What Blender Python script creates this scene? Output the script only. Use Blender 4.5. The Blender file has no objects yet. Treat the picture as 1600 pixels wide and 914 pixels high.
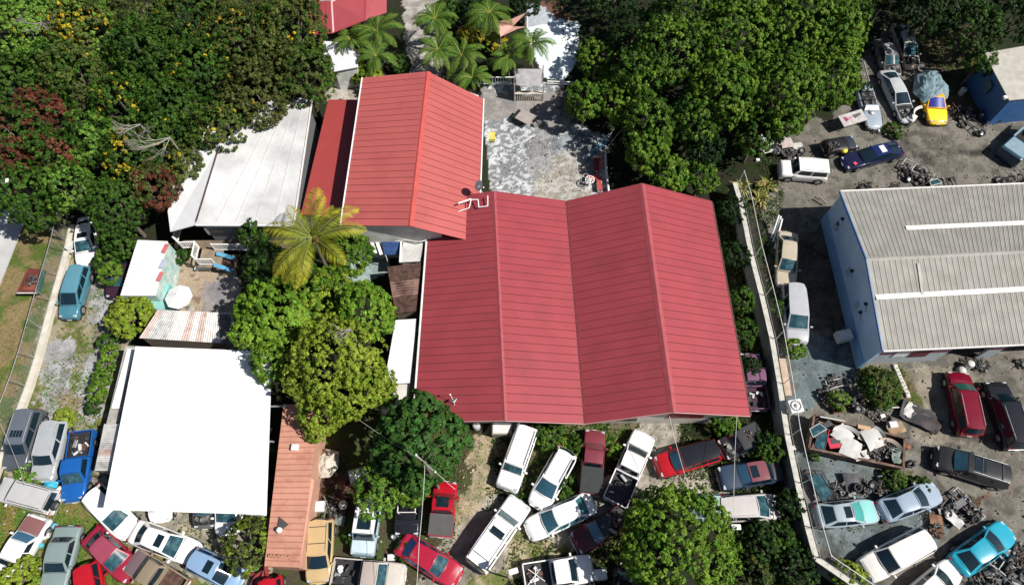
import bpy, math, random
import numpy as np
from mathutils import Vector, Matrix
PI = math.pi
R = math.radians
sc = bpy.context.scene
col = sc.collection
# ---------------------------------------------------------------- camera, sky, sun, exposure
TILT = 26.5; FPX = 1060.0; CAMH = 50.0
cam_d = bpy.data.cameras.new('camera'); cam = bpy.data.objects.new('camera', cam_d); col.objects.link(cam)
cam.location = (0, 0, CAMH); cam.rotation_euler = (R(TILT), 0, 0)
cam_d.sensor_width = 36; cam_d.lens = FPX/1600*36; cam_d.clip_end = 3000; cam_d.clip_start = 0.5
sc.camera = cam
SUN_EL, SUN_AZ = R(50), R(-16)            # azimuth measured from +X, anticlockwise
sd = Vector((math.cos(SUN_EL)*math.cos(SUN_AZ), math.cos(SUN_EL)*math.sin(SUN_AZ), math.sin(SUN_EL)))
sun_d = bpy.data.lights.new('sun', 'SUN'); sun_d.energy = 5.0; sun_d.angle = R(0.55); sun_d.color = (1, .955, .88)
sun = bpy.data.objects.new('sun', sun_d); col.objects.link(sun); sun.rotation_euler = sd.to_track_quat('Z', 'Y').to_euler(); sun.location = (40, -10, 60)
w = bpy.data.worlds.new('World'); sc.world = w; w.use_nodes = True
nt = w.node_tree; bg = nt.nodes['Background']; sky = nt.nodes.new('ShaderNodeTexSky'); sky.sky_type = 'NISHITA'; sky.sun_disc = False
sky.sun_elevation = SUN_EL; sky.sun_rotation = PI/2 - SUN_AZ
nt.links.new(sky.outputs[0], bg.inputs[0]); bg.inputs[1].default_value = 0.05
sc.view_settings.view_transform = 'Standard'; sc.view_settings.look = 'None'; sc.view_settings.gamma = 1; sc.view_settings.use_curve_mapping = False
sc.view_settings.exposure = 0.32
sc.cycles.max_bounces = 5; sc.cycles.transparent_max_bounces = 6
_s, _c = math.sin(R(TILT)), math.cos(R(TILT))
def P(px, py, h=0.0):
    """world point at height h that lies along the sight line of photo pixel (px, py)"""
    a = (px-800)/FPX; b = -(py-457)/FPX
    d = (a, _s+b*_c, -_c+b*_s); t = (h-CAMH)/d[2]
    return Vector((d[0]*t, d[1]*t, h))
# ---------------------------------------------------------------- helpers
def link(o, parent=None):
    col.objects.link(o)
    if parent is not None: o.parent = parent
    return o
def tag(o, label=None, cat=None, group=None, kind=None):
    for k, v in (('label', label), ('category', cat), ('group', group), ('kind', kind)):
        if v: o[k] = v
    return o
def thing(name, label, cat, loc=(0, 0, 0), rz=0, group=None):
    o = bpy.data.objects.new(name, None); o.empty_display_size = .3; link(o)
    o.location = loc; o.rotation_euler = (0, 0, rz)
    return tag(o, label, cat, group)
_mats = {}
def node(nt, t, **kw):
    n = nt.nodes.new(t)
    for k, v in kw.items(): setattr(n, k, v)
    return n
def mat(name, c, rough=.6, metal=0., spec=.5, var=.12, vscale=1.5, dirt=None, dirtamt=.5, dscale=.8, coat=0., bump=0., bscale=30, emit=None):
    """principled material with object-space noise: tone variation plus optional patches of a second colour (dirt, painted reflection)"""
    key = (name, tuple(c), rough, metal, var, vscale, dirt, dirtamt, dscale, coat)
    if key in _mats: return _mats[key]
    m = bpy.data.materials.new(name); m.use_nodes = True; nt = m.node_tree
    b = nt.nodes['Principled BSDF']; L = nt.links.new
    b.inputs['Roughness'].default_value = rough; b.inputs['Metallic'].default_value = metal
    b.inputs['Specular IOR Level'].default_value = spec; b.inputs['Coat Weight'].default_value = coat; b.inputs['Coat Roughness'].default_value = .04
    tc = node(nt, 'ShaderNodeTexCoord'); n1 = node(nt, 'ShaderNodeTexNoise'); n1.inputs['Scale'].default_value = vscale; n1.inputs['Detail'].default_value = 8
    L(tc.outputs['Object'], n1.inputs['Vector'])
    mr = node(nt, 'ShaderNodeMapRange'); L(n1.outputs[0], mr.inputs[0]); mr.inputs[1].default_value = .3; mr.inputs[2].default_value = .7
    mr.inputs[3].default_value = 1-var; mr.inputs[4].default_value = 1+var
    mx = node(nt, 'ShaderNodeVectorMath', operation='SCALE'); mx.inputs[0].default_value = tuple(c)[:3]; L(mr.outputs[0], mx.inputs['Scale'])
    out = mx.outputs[0]
    if dirt:
        n2 = node(nt, 'ShaderNodeTexNoise'); n2.inputs['Scale'].default_value = dscale; n2.inputs['Detail'].default_value = 10; n2.inputs['Roughness'].default_value = .65
        L(tc.outputs['Object'], n2.inputs['Vector'])
        r2 = node(nt, 'ShaderNodeMapRange'); L(n2.outputs[0], r2.inputs[0]); r2.inputs[1].default_value = .62-.25*dirtamt; r2.inputs[2].default_value = .72-.1*dirtamt
        r2.inputs[3].default_value = 0; r2.inputs[4].default_value = min(1, dirtamt*1.3)
        mm = node(nt, 'ShaderNodeMix', data_type='RGBA'); L(r2.outputs[0], mm.inputs[0]); L(out, mm.inputs[6]); mm.inputs[7].default_value = (*dirt, 1)
        out = mm.outputs[2]
    L(out, b.inputs['Base Color'])
    if bump:
        n3 = node(nt, 'ShaderNodeTexNoise'); n3.inputs['Scale'].default_value = bscale; n3.inputs['Detail'].default_value = 4
        L(tc.outputs['Object'], n3.inputs['Vector']); bp = node(nt, 'ShaderNodeBump'); bp.inputs['Strength'].default_value = bump; bp.inputs['Distance'].default_value = .05
        L(n3.outputs[0], bp.inputs['Height']); L(bp.outputs[0], b.inputs['Normal'])
    _mats[key] = m
    return m
class MB:
    """collects faces; build() links them as ONE mesh object"""
    def __init__(s): s.v = []; s.f = []; s.m = []; s.sm = []; s.mats = []
    def mi(s, m):
        if m not in s.mats: s.mats.append(m)
        return s.mats.index(m)
    def face(s, pts, m, smooth=False):
        i = len(s.v); s.v += [tuple(p) for p in pts]; s.f.append(tuple(range(i, i+len(pts)))); s.m.append(s.mi(m)); s.sm.append(smooth)
    def add(s, vs, fs, m, smooth=False, mtx=None):
        i = len(s.v); k = s.mi(m)
        s.v += [tuple(mtx @ Vector(p)) if mtx else tuple(p) for p in vs]
        for f in fs: s.f.append(tuple(i+j for j in f)); s.m.append(k); s.sm.append(smooth)
    def box(s, c, d, m, rz=0, mtx=None, bev=0):
        x, y, z = d[0]/2, d[1]/2, d[2]/2
        M = Matrix.Translation(c) @ Matrix.Rotation(rz, 4, 'Z')
        if mtx: M = mtx @ M
        if bev <= 0:
            vs = [(a*x, b*y, e*z) for a in (-1, 1) for b in (-1, 1) for e in (-1, 1)]
            s.add(vs, [(0, 1, 3, 2), (4, 6, 7, 5), (0, 4, 5, 1), (2, 3, 7, 6), (0, 2, 6, 4), (1, 5, 7, 3)], m, mtx=M)
        else:
            pr = [(x-bev, -y), (x, -y+bev), (x, y-bev), (x-bev, y), (-x+bev, y), (-x, y-bev), (-x, -y+bev), (-x+bev, -y)]
            q = [(px*(1-bev*.8/x), py*(1-bev*.8/y)) for px, py in pr]
            vs = [(a, b, -z) for a, b in pr]+[(a, b, z-bev*.6) for a, b in pr]+[(a, b, z) for a, b in q]
            fs = [tuple(range(7, -1, -1)), tuple(range(16, 24))]
            for k in (0, 8):
                for i in range(8): j = (i+1) % 8; fs.append((k+i, k+j, k+8+j, k+8+i))
            s.add(vs, fs, m, mtx=M)
    def prism(s, pts, z0, z1, m, mt=None):
        """vertical prism over a plan outline (ccw)"""
        n = len(pts); z0s = z0 if hasattr(z0, '__len__') else [z0]*n; z1s = z1 if hasattr(z1, '__len__') else [z1]*n
        a = sum(pts[i][0]*pts[(i+1) % n][1]-pts[(i+1) % n][0]*pts[i][1] for i in range(n))
        if a < 0: pts = pts[::-1]; z0s = z0s[::-1]; z1s = z1s[::-1]
        vs = [(p[0], p[1], z0s[i]) for i, p in enumerate(pts)]+[(p[0], p[1], z1s[i]) for i, p in enumerate(pts)]
        s.add(vs, [(i, (i+1) % n, n+(i+1) % n, n+i) for i in range(n)]+[tuple(range(n-1, -1, -1))], m)
        s.add(vs, [tuple(range(n, 2*n))], mt or m)
    def tube(s, a, b, r, m, n=6, r2=None, cap=True, smooth=True):
        a = Vector(a); b = Vector(b); d = b-a
        if d.length < 1e-6: return
        q = d.to_track_quat('Z', 'Y').to_matrix(); r2 = r if r2 is None else r2
        vs = [a+q @ Vector((math.cos(2*PI*i/n)*r, math.sin(2*PI*i/n)*r, 0)) for i in range(n)]+[b+q @ Vector((math.cos(2*PI*i/n)*r2, math.sin(2*PI*i/n)*r2, 0)) for i in range(n)]
        fs = [(i, (i+1) % n, n+(i+1) % n, n+i) for i in range(n)]
        s.add(vs, fs, m, smooth)
        if cap: s.add(vs, [tuple(range(n-1, -1, -1)), tuple(range(n, 2*n))], m)
    def path(s, pts, r, m, n=5):
        for a, b in zip(pts[:-1], pts[1:]): s.tube(a, b, r, m, n)
    def lathe(s, prof, m, n=16, mtx=None, smooth=True):
        vs = []; fs = []
        for r, z in prof: vs += [(r*math.cos(2*PI*i/n), r*math.sin(2*PI*i/n), z) for i in range(n)]
        for k in range(len(prof)-1):
            for i in range(n): j = (i+1) % n; fs.append((k*n+i, k*n+j, (k+1)*n+j, (k+1)*n+i))
        s.add(vs, fs, m, smooth, mtx)
    def slab(s, pts, t, m, mt=None):
        """thick sheet under a planar polygon given by 3-D points"""
        pts = [Vector(p) for p in pts]; n = len(pts)
        nz = sum(pts[i][0]*pts[(i+1) % n][1]-pts[(i+1) % n][0]*pts[i][1] for i in range(n))
        if nz < 0: pts = pts[::-1]
        vs = pts+[p-Vector((0, 0, t)) for p in pts]
        s.add(vs, [tuple(range(n))], mt or m)
        s.add(vs, [tuple(range(2*n-1, n-1, -1))]+[(i, n+i, n+(i+1) % n, (i+1) % n) for i in range(n)], m)
    def build(s, name, parent=None, local=False):
        me = bpy.data.meshes.new(name); vs = s.v
        if parent is not None and not local:
            q = parent; off = Vector((0, 0, 0))
            while q is not None: off += q.location; q = q.parent
            vs = [(a-off.x, b-off.y, c-off.z) for a, b, c in vs]
        me.from_pydata(vs, [], s.f)
        for m in s.mats: me.materials.append(m)
        me.polygons.foreach_set('material_index', s.m); me.polygons.foreach_set('use_smooth', s.sm)
        me.update()
        return link(bpy.data.objects.new(name, me), parent)
def single(mb, name, label, cat, group=None, kind=None, rebase=True):
    """a thing that is one mesh, its origin moved to its base"""
    o = mb.build(name)
    if rebase and mb.v:
        a = np.array(mb.v); c = Vector((a[:, 0].mean(), a[:, 1].mean(), a[:, 2].min()))
        o.data.transform(Matrix.Translation(-c)); o.location = c
    return tag(o, label, cat, group, kind)
def lerp(a, b, t): return Vector(a)*(1-t)+Vector(b)*t
# ---------------------------------------------------------------- value noise (numpy)
def vnoise(x, y, seed=0):
    xi = np.floor(x).astype(np.int64); yi = np.floor(y).astype(np.int64); fx = x-xi; fy = y-yi
    fx = fx*fx*(3-2*fx); fy = fy*fy*(3-2*fy)
    def h(a, b):
        n = (a*374761393+b*668265263+seed*982451653) & 0xffffffff
        n = ((n ^ (n >> 13))*1274126177) & 0xffffffff
        return ((n ^ (n >> 16)) & 0xffff)/65535.
    return (h(xi, yi)*(1-fx)+h(xi+1, yi)*fx)*(1-fy)+(h(xi, yi+1)*(1-fx)+h(xi+1, yi+1)*fx)*fy
def fbm(x, y, seed=0, oct=4):
    r = 0; a = .5; t = 0
    for k in range(oct): r = r+a*vnoise(x*2**k, y*2**k, seed+k*17); t += a; a *= .55
    return r/t
def inpoly(x, y, poly):
    c = np.zeros(x.shape, bool); n = len(poly); j = n-1
    for i in range(n):
        xi, yi = poly[i]; xj, yj = poly[j]
        m = ((yi > y) != (yj > y)); 
        c ^= m & (x < (xj-xi)*(y-yi)/(yj-yi+1e-12)+xi); j = i
    return c
# ---------------------------------------------------------------- materials
M = {}
M['red_roof'] = mat('red_roof_paint', (.318, .054, .066), .36, 0, .5, .08, .5, (.24, .05, .055), .45, .35, bump=.03, bscale=3)
M['pink_roof'] = mat('faded_red_roof_paint', (.42, .10, .094), .42, 0, .5, .06, .4, (.32, .07, .06), .4, .3)
M['seam'] = mat('roof_seam_dark', (.12, .018, .024), .8)  # dark red of the sheet seams, flat strips beside the ribs
M['ridge'] = mat('red_ridge_cap', (.33, .07, .08), .4)
M['white'] = mat('white_paint', (.78, .78, .77), .5, var=.05)
M['tarp'] = mat('white_roof_membrane', (.86, .86, .86), .6, var=.02, vscale=.3, dirt=(.66, .69, .72), dirtamt=.25, dscale=.16)
M['gutter'] = mat('gutter_white', (.7, .68, .66), .5)
M['concrete'] = mat('concrete', (.34, .33, .3), .9, var=.25, vscale=1.2, dirt=(.12, .12, .09), dirtamt=.5, dscale=1.4)
m_gr = mat('grimy_cast_metal', (.2, .2, .19), .6, .3, var=.5, vscale=6)
M['block'] = mat('block_wall', (.58, .59, .56), .9, var=.2, vscale=1, dirt=(.2, .2, .17), dirtamt=.4)
M['pale'] = mat('pale_concrete', (.55, .53, .48), .85, var=.18, vscale=1.2, dirt=(.25, .24, .18), dirtamt=.35)
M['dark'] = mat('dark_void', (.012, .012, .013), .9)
M['black'] = mat('black_rubber', (.018, .018, .02), .75, var=.3, vscale=4)
M['steel'] = mat('galvanised_steel', (.42, .43, .44), .45, .6, var=.15)
M['alu'] = mat('bare_aluminium', (.55, .56, .57), .4, .7, var=.2, vscale=3)
M['rust'] = mat('rust', (.085, .045, .035), .9, var=.5, vscale=3, dirt=(.15, .08, .05), dirtamt=.5, dscale=3)
M['wood'] = mat('weathered_wood', (.2, .16, .12), .85, var=.35, vscale=2, dirt=(.09, .08, .07), dirtamt=.5, dscale=2)
M['bark'] = mat('bark', (.12, .10, .08), .9, var=.35, vscale=3)
M['deadwood'] = mat('dead_branch', (.27, .25, .22), .85, var=.2)
M['glass'] = mat('car_glass', (.008, .02, .03), .06, 0, .9, .2, 1)
M['glassb'] = mat('glass_painted_sky', (.022, .07, .09), .08, 0, .9, .5, 2.2, (.13, .22, .25), .4, 1.8)  # pale patches put sky reflections into the glass colour
M['lens'] = mat('lamp_lens', (.55, .57, .6), .15, .2)
M['redlens'] = mat('tail_lens', (.35, .01, .012), .2)
M['rim'] = mat('wheel_rim', (.45, .46, .48), .35, .7, var=.1)
M['trim'] = mat('black_plastic_trim', (.025, .025, .028), .55)
M['engine'] = mat('engine_grime', (.07, .07, .07), .6, .3, var=.7, vscale=5, dirt=(.35, .34, .33), dirtamt=.35, dscale=5)
def paint(c, rough=.24, dirty=.15, patch=None):
    return mat('car_paint', c, rough, 0, .38, .06, 1.2, patch or tuple(v*.75+.03 for v in c), dirty, .9, coat=.5 if rough < .4 else 0)
# ---------------------------------------------------------------- ground (one sheet; the tint of each kind of surface in a vertex attribute)
def axis(lo, hi, step, far, k=1.35):
    a = list(np.arange(lo, hi+1e-6, step)); s = step
    while a[-1] < far: s *= k; a.append(a[-1]+s)
    s = step
    while a[0] > -far: s *= k; a.insert(0, a[0]-s)
    return np.array(a)
gx = axis(-58, 58, .15, 900); gy = axis(-3, 64, .15, 900)
X, Y = np.meshgrid(gx, gy); nxg, nyg = len(gx), len(gy)
def pw(poly): return [tuple(P(a, b, 0)[:2]) for a, b in poly]
n_big = fbm(X*.35, Y*.35, 1); n_mid = fbm(X*1.3, Y*1.3, 2); n_fine = fbm(X*4.1, Y*4.1, 3)
wx = X+(fbm(X*.9, Y*.9, 5)-.5)*2.0+(fbm(X*3, Y*3, 6)-.5)*.8; wy = Y+(fbm(X*.9, Y*.9, 7)-.5)*2.0+(fbm(X*3, Y*3, 8)-.5)*.8
COL = np.zeros(X.shape+(3,))
def mixc(a, b, t): return np.array(a)[None, None]*(1-t[..., None])+np.array(b)[None, None]*t[..., None]
def sstep(v, a, b): t = np.clip((v-a)/(b-a), 0, 1); return t*t*(3-2*t)
COL[:] = mixc((.022, .02, .013), (.016, .024, .008), sstep(n_mid, .35, .6))
ZG = {}
def zone(name, poly, c1, c2, lo=.4, hi=.6, src=None, warp=1., amt=1.):
    xx = X+(wx-X)*warp; yy = Y+(wy-Y)*warp
    m = inpoly(xx, yy, pw(poly)); ZG[name] = m
    c = mixc(c1, c2, sstep(n_mid if src is None else src, lo, hi))
    COL[m] = COL[m]*(1-amt)+c[m]*amt
GRS, BRN = (.075, .11, .022), (.20, .15, .075)
zone('verge', [(-120, 900), (-120, 250), (60, 300), (112, 360), (0, 700), (-40, 860)], GRS, BRN, .42, .58, fbm(X*.6+5, Y*.9, 12), .3)
zone('left_lot', [(108, 370), (215, 420), (190, 640), (160, 740), (5, 760), (20, 640)], (.105, .12, .035), (.26, .23, .16), .42, .56, None, .3)
zone('track_a', [(75, 540), (112, 515), (128, 560), (90, 640), (95, 690), (50, 690)], (.33, .33, .34), (.24, .24, .24))
zone('track_b', [(140, 440), (178, 450), (180, 560), (150, 660), (110, 680), (125, 590), (150, 520)], (.33, .33, .34), (.22, .215, .2))
zone('low_left', [(-80, 750), (330, 780), (420, 830), (430, 960), (-80, 960)], (.085, .13, .022), (.17, .14, .05), .45, .62, None, .4)
zone('tyre_gap', [(105, 770), (160, 775), (215, 850), (300, 905), (430, 914), (430, 800), (230, 790), (190, 740), (120, 745)], (.30, .27, .21), (.2, .19, .16))
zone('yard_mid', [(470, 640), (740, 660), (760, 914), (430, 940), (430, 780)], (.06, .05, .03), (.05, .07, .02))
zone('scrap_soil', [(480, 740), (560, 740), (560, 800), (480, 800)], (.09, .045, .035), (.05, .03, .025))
zone('drive_a', [(735, 690), (765, 668), (815, 672), (770, 730), (768, 790), (700, 850), (690, 800), (735, 760)], (.34, .28, .19), (.21, .19, .12), .45, .65)
zone('drive_b', [(690, 850), (770, 770), (840, 800), (900, 760), (990, 740), (1000, 660), (1060, 655), (1062, 700), (1030, 745), (1120, 730), (1135, 770), (1010, 790), (940, 820), (900, 850), (800, 880), (790, 914), (640, 930)], (.36, .325, .27), (.25, .23, .185), .4, .65, None, .55)
zone('verge_c', [(790, 830), (900, 845), (800, 905), (760, 930), (700, 935), (790, 885)], (.36, .3, .2), (.12, .14, .04), .42, .6)
zone('bank', [(760, 660), (1000, 655), (985, 690), (900, 760), (800, 700)], (.06, .09, .02), (.12, .1, .06), .45, .6)
zone('drive_c', [(985, 690), (1005, 655), (1062, 655), (1055, 690), (1030, 740), (960, 775)], (.36, .33, .28), (.26, .24, .2), .45, .65, None, .3)
zone('right_dirt', [(1190, 330), (1240, 240), (1190, 170), (1300, 190), (1330, 100), (1400, 30), (1470, 60), (1540, 190), (1700, 120), (1800, 960), (1390, 960), (1275, 870), (1235, 640), (1215, 500)], (.172, .160, .138), (.118, .110, .094), .4, .62, None, .6)
zone('dark_soil', [(1420, 30), (1530, 60), (1540, 190), (1480, 170), (1440, 110)], (.07, .06, .035), (.05, .05, .02))
zone('blue_gravel', [(1238, 535), (1320, 525), (1345, 590), (1290, 600), (1270, 650), (1245, 640)], (.145, .18, .19), (.105, .13, .14))
zone('blue_gravel_b', [(1245, 700), (1300, 700), (1400, 745), (1470, 790), (1480, 830), (1350, 914), (1275, 840)], (.145, .175, .18), (.10, .12, .12), .4, .65)
zone('concrete_apron', [(1400, 572), (1540, 570), (1520, 610), (1480, 690), (1540, 700), (1420, 690), (1440, 640)], (.27, .235, .19), (.20, .18, .145), .4, .65, None, .4)
zone('oily', [(1225, 380), (1300, 340), (1330, 500), (1300, 535), (1250, 480)], (.09, .075, .06), (.14, .10, .07))
zone('oil_spot', [(1490, 775), (1540, 770), (1535, 800), (1500, 800)], (.08, .05, .03), (.14, .08, .05))
zone('weed_a', [(1365, 745), (1440, 745), (1400, 770), (1370, 765)], (.05, .07, .02), (.12, .12, .06))
zone('weed_b', [(1335, 575), (1410, 570), (1440, 640), (1350, 640)], (.07, .09, .02), (.15, .13, .07))
# flaking painted patio north of the gabled roofs
flk = fbm(X*3.2, Y*5.0, 21, 4)+(n_mid-.5)*.30+(n_big-.5)*.2; flk2 = fbm(X*1.0, Y*1.0, 23)
zone('patio', [(752, 150), (770, 128), (880, 130), (900, 190), (940, 215), (955, 320), (770, 330)], (.19, .20, .21), (.50, .52, .54), .50, .55, flk, .1)
zone('patio_blue', [(862, 205), (945, 210), (935, 300), (862, 240)], (.12, .135, .15), (.26, .285, .30), .45, .6, flk2, 1., .85)
zone('patio_aisle', [(832, 190), (862, 190), (872, 315), (832, 315)], (.24, .235, .23), (.2, .19, .19), .45, .6, flk2, 1.2, .75)
zone('patio_tan', [(868, 240), (905, 235), (920, 320), (840, 320), (845, 285)], (.27, .245, .2), (.40, .38, .35), .45, .6, flk, 1.2, .85)
zone('patio_sand', [(755, 135), (800, 150), (880, 140), (885, 185), (900, 205), (850, 205), (790, 185), (755, 190)], (.27, .25, .24), (.21, .20, .195), .45, .6, None, .5)
zone('patio_char', [(870, 135), (905, 150), (905, 195), (870, 180)], (.08, .07, .07), (.16, .14, .13))
# stone patio on the left, court behind the stair, path and slab at the top
st = (vnoise(X*2.1, Y*2.3, 31) > .72).astype(float)
zone('stone', [(240, 410), (300, 395), (370, 400), (372, 492), (235, 492)], (.34, .27, .2), (.2, .14, .1), .4, .6, st, .15)
zone('stone_b', [(320, 440), (372, 430), (375, 495), (315, 495)], (.2, .19, .2), (.28, .25, .24), .45, .6, None, .6)
zone('court', [(545, 380), (610, 395), (605, 425), (560, 450), (540, 430)], (.28, .36, .36), (.2, .25, .25), .45, .6, None, .2)
zone('top_path', [(628, -60), (690, -60), (692, 60), (690, 120), (640, 120), (632, 60)], (.26, .24, .22), (.38, .36, .33), .45, .6, None, .5)
zone('slab_a', [(820, 10), (870, 15), (905, 38), (905, 90), (880, 128), (850, 122), (822, 60)], (.62, .70, .75), (.70, .76, .80), .3, .7, n_big, .2)
zone('slab_b', [(820, 5), (860, 12), (860, 38), (825, 42)], (.33, .36, .40), (.38, .41, .45), .4, .6, n_big, .2)
zone('slab_c', [(515, 60), (560, 75), (562, 115), (520, 130)], (.4, .4, .38), (.5, .5, .5))
zone('court_d', [(515, 125), (560, 120), (556, 156), (505, 158)], (.4, .37, .33), (.25, .22, .2))
zone('brown_bank', [(850, 0), (880, 5), (905, 35), (870, 30)], (.12, .06, .04), (.2, .1, .06))
def track(pl, gauge=1.5, w_=.28, k=.72):
    q = [P(a, b, 0) for a, b in pl]; xx = X+(wx-X)*.15; yy = Y+(wy-Y)*.15
    d = np.full(X.shape, 1e9)
    for a, b in zip(q[:-1], q[1:]):
        ab = (b.x-a.x, b.y-a.y); t = np.clip(((xx-a.x)*ab[0]+(yy-a.y)*ab[1])/(ab[0]**2+ab[1]**2), 0, 1); d = np.minimum(d, np.hypot(xx-a.x-t*ab[0], yy-a.y-t*ab[1]))
    m = np.exp(-((d-gauge/2)/w_)**2)*sstep(n_mid, .3, .6); COL[:] = COL*(1-(1-k)*m[..., None])
for pl in ([(1235, 420), (1265, 330), (1330, 270), (1420, 235), (1600, 220)], [(1440, 580), (1440, 680), (1500, 780), (1600, 830)], [(1600, 600), (1450, 700), (1380, 780), (1300, 900)], [(660, 930), (760, 860), (900, 775), (1010, 730), (1035, 660)], [(1300, 250), (1400, 215), (1530, 230)], [(700, 880), (860, 850), (1000, 780), (1120, 750)]): track(pl)
track([(750, 680), (755, 760), (690, 850)], 1.5, .3, .8); track([(150, 460), (125, 560), (80, 680)], 1.4, .3, .8)
stn = sstep(fbm(X*.55+9, Y*.55, 61, 5), .60, .70)*(ZG['right_dirt'] | ZG['concrete_apron'] | ZG['drive_b']); COL *= (1-.45*stn)[..., None]
tone = (.84+.32*n_big)*(.86+.28*n_fine)
sl = ZG['slab_a'] | ZG['slab_b']; tone[sl] = 1
COL = np.clip(COL*tone[..., None], 0, 1)
Z = (n_big-.5)*.10+(n_fine-.5)*.03
Z = np.where(ZG['patio'] | ZG['stone'], Z*.15+.01, Z)
vv = np.stack([X, Y, Z], -1).reshape(-1, 3).astype(np.float32)
idx = (np.arange(nyg-1)[:, None]*nxg+np.arange(nxg-1)[None]).reshape(-1)
quads = np.stack([idx, idx+1, idx+nxg+1, idx+nxg], 1).astype(np.int32)
def np_mesh(name, v, q, colr=None, smooth=False):
    me = bpy.data.meshes.new(name); k = q.shape[1]
    me.vertices.add(len(v)); me.vertices.foreach_set('co', v.astype(np.float32).ravel())
    me.loops.add(q.size); me.loops.foreach_set('vertex_index', q.astype(np.int32).ravel())
    me.polygons.add(len(q)); me.polygons.foreach_set('loop_start', np.arange(0, q.size, k, dtype=np.int32)); me.polygons.foreach_set('loop_total', np.full(len(q), k, np.int32))
    if smooth: me.polygons.foreach_set('use_smooth', np.ones(len(q), bool))
    if colr is not None:
        a = me.attributes.new('tint', 'FLOAT_COLOR', 'POINT'); a.data.foreach_set('color', np.concatenate([colr, np.ones((len(colr), 1))], 1).astype(np.float32).ravel())
    me.update(calc_edges=True)
    return me
gm = bpy.data.materials.new('ground_surface'); gm.use_nodes = True; nt = gm.node_tree; b = nt.nodes['Principled BSDF']; b.inputs['Roughness'].default_value = .95; b.inputs['Specular IOR Level'].default_value = .2
at = node(nt, 'ShaderNodeAttribute', attribute_name='tint'); tc = node(nt, 'ShaderNodeTexCoord')
n1 = node(nt, 'ShaderNodeTexNoise'); n1.inputs['Scale'].default_value = 6; n1.inputs['Detail'].default_value = 6; n1.inputs['Roughness'].default_value = .75
v1 = node(nt, 'ShaderNodeTexVoronoi'); v1.inputs['Scale'].default_value = 9
for n in (n1, v1): nt.links.new(tc.outputs['Object'], n.inputs['Vector'])
mr = node(nt, 'ShaderNodeMapRange'); nt.links.new(n1.outputs[0], mr.inputs[0]); mr.inputs[1].default_value = .3; mr.inputs[2].default_value = .7; mr.inputs[3].default_value = .74; mr.inputs[4].default_value = 1.26
m2 = node(nt, 'ShaderNodeMapRange'); nt.links.new(v1.outputs['Color'], m2.inputs[0]); m2.inputs[3].default_value = .82; m2.inputs[4].default_value = 1.18
mu = node(nt, 'ShaderNodeMath', operation='MULTIPLY'); nt.links.new(mr.outputs[0], mu.inputs[0]); nt.links.new(m2.outputs[0], mu.inputs[1])
vs = node(nt, 'ShaderNodeVectorMath', operation='SCALE'); nt.links.new(at.outputs['Color'], vs.inputs[0]); nt.links.new(mu.outputs[0], vs.inputs['Scale']); nt.links.new(vs.outputs[0], b.inputs['Base Color'])
bp = node(nt, 'ShaderNodeBump'); bp.inputs['Strength'].default_value = .5; bp.inputs['Distance'].default_value = .04; nt.links.new(n1.outputs[0], bp.inputs['Height']); nt.links.new(bp.outputs[0], b.inputs['Normal'])
me = np_mesh('ground', vv, quads, COL.reshape(-1, 3), True); me.materials.append(gm)
ground = link(bpy.data.objects.new('ground', me)); tag(ground, kind='structure')
# pale concrete road at the left edge
mb = MB(); a = P(-260, 1000, .1); 
rd = [P(-420, 800, .12), P(-150, 250, .12), P(-20, 200, .12), P(38, 345, .12), P(0, 442, .12), P(-150, 800, .12)]
mb.slab(rd, .2, mat('road_concrete', (.46, .46, .46), .85, var=.12, vscale=.6, dirt=(.3, .3, .28), dirtamt=.4, dscale=.5)); tag(mb.build('road'), kind='structure')

# ---------------------------------------------------------------- roofs and houses
def slope(mb, e0, e1, r0, r1, m, ms, sp=.62, t=.06, rib=.04, rw=.06, seam=True):
    """roof slope: eave e0-e1, ridge r0-r1, ribs running from eave to ridge"""
    e0, e1, r0, r1 = map(Vector, (e0, e1, r0, r1))
    n = max(1, int((e1-e0).length/sp))
    for i in range(n): mb.slab([e0.lerp(e1, i/n), e0.lerp(e1, (i+1)/n), r0.lerp(r1, (i+1)/n), r0.lerp(r1, i/n)], t, m)
    for i in range(1, n):
        u = i/n; a = e0.lerp(e1, u); b = r0.lerp(r1, u); ax = (e1-e0).normalized()*rw/2
        nn = ax.cross(b-a).normalized(); nn = nn if nn.z > 0 else -nn
        q = [a-ax, a+ax, b+ax, b-ax]; top = [p+nn*rib for p in (a-ax*.5, a+ax*.5, b+ax*.5, b-ax*.5)]
        q = [p+nn*.001 for p in q]
        vs = q+top; mb.add(vs, [(4, 5, 6, 7), (0, 1, 5, 4), (1, 2, 6, 5), (2, 3, 7, 6), (3, 0, 4, 7)], m)
        for kk in (1, 2):
            if u+kk/(3*n) >= 1: break
            a2 = e0.lerp(e1, u+kk/(3*n)); b2 = r0.lerp(r1, u+kk/(3*n)); tp = [p+nn*rib*.45 for p in (a2-ax*.4, a2+ax*.4, b2+ax*.4, b2-ax*.4)]; mb.add([p+nn*.001 for p in (a2-ax*1.3, a2+ax*1.3, b2+ax*1.3, b2-ax*1.3)]+tp, [(4, 5, 6, 7), (0, 1, 5, 4), (2, 3, 7, 6)], m)
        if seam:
            s0 = ax*1.02; mb.add([a-s0*2.3+nn*.003, a-s0+nn*.003, b-s0+nn*.003, b-s0*2.3+nn*.003], [(0, 1, 2, 3)], ms)
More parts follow.
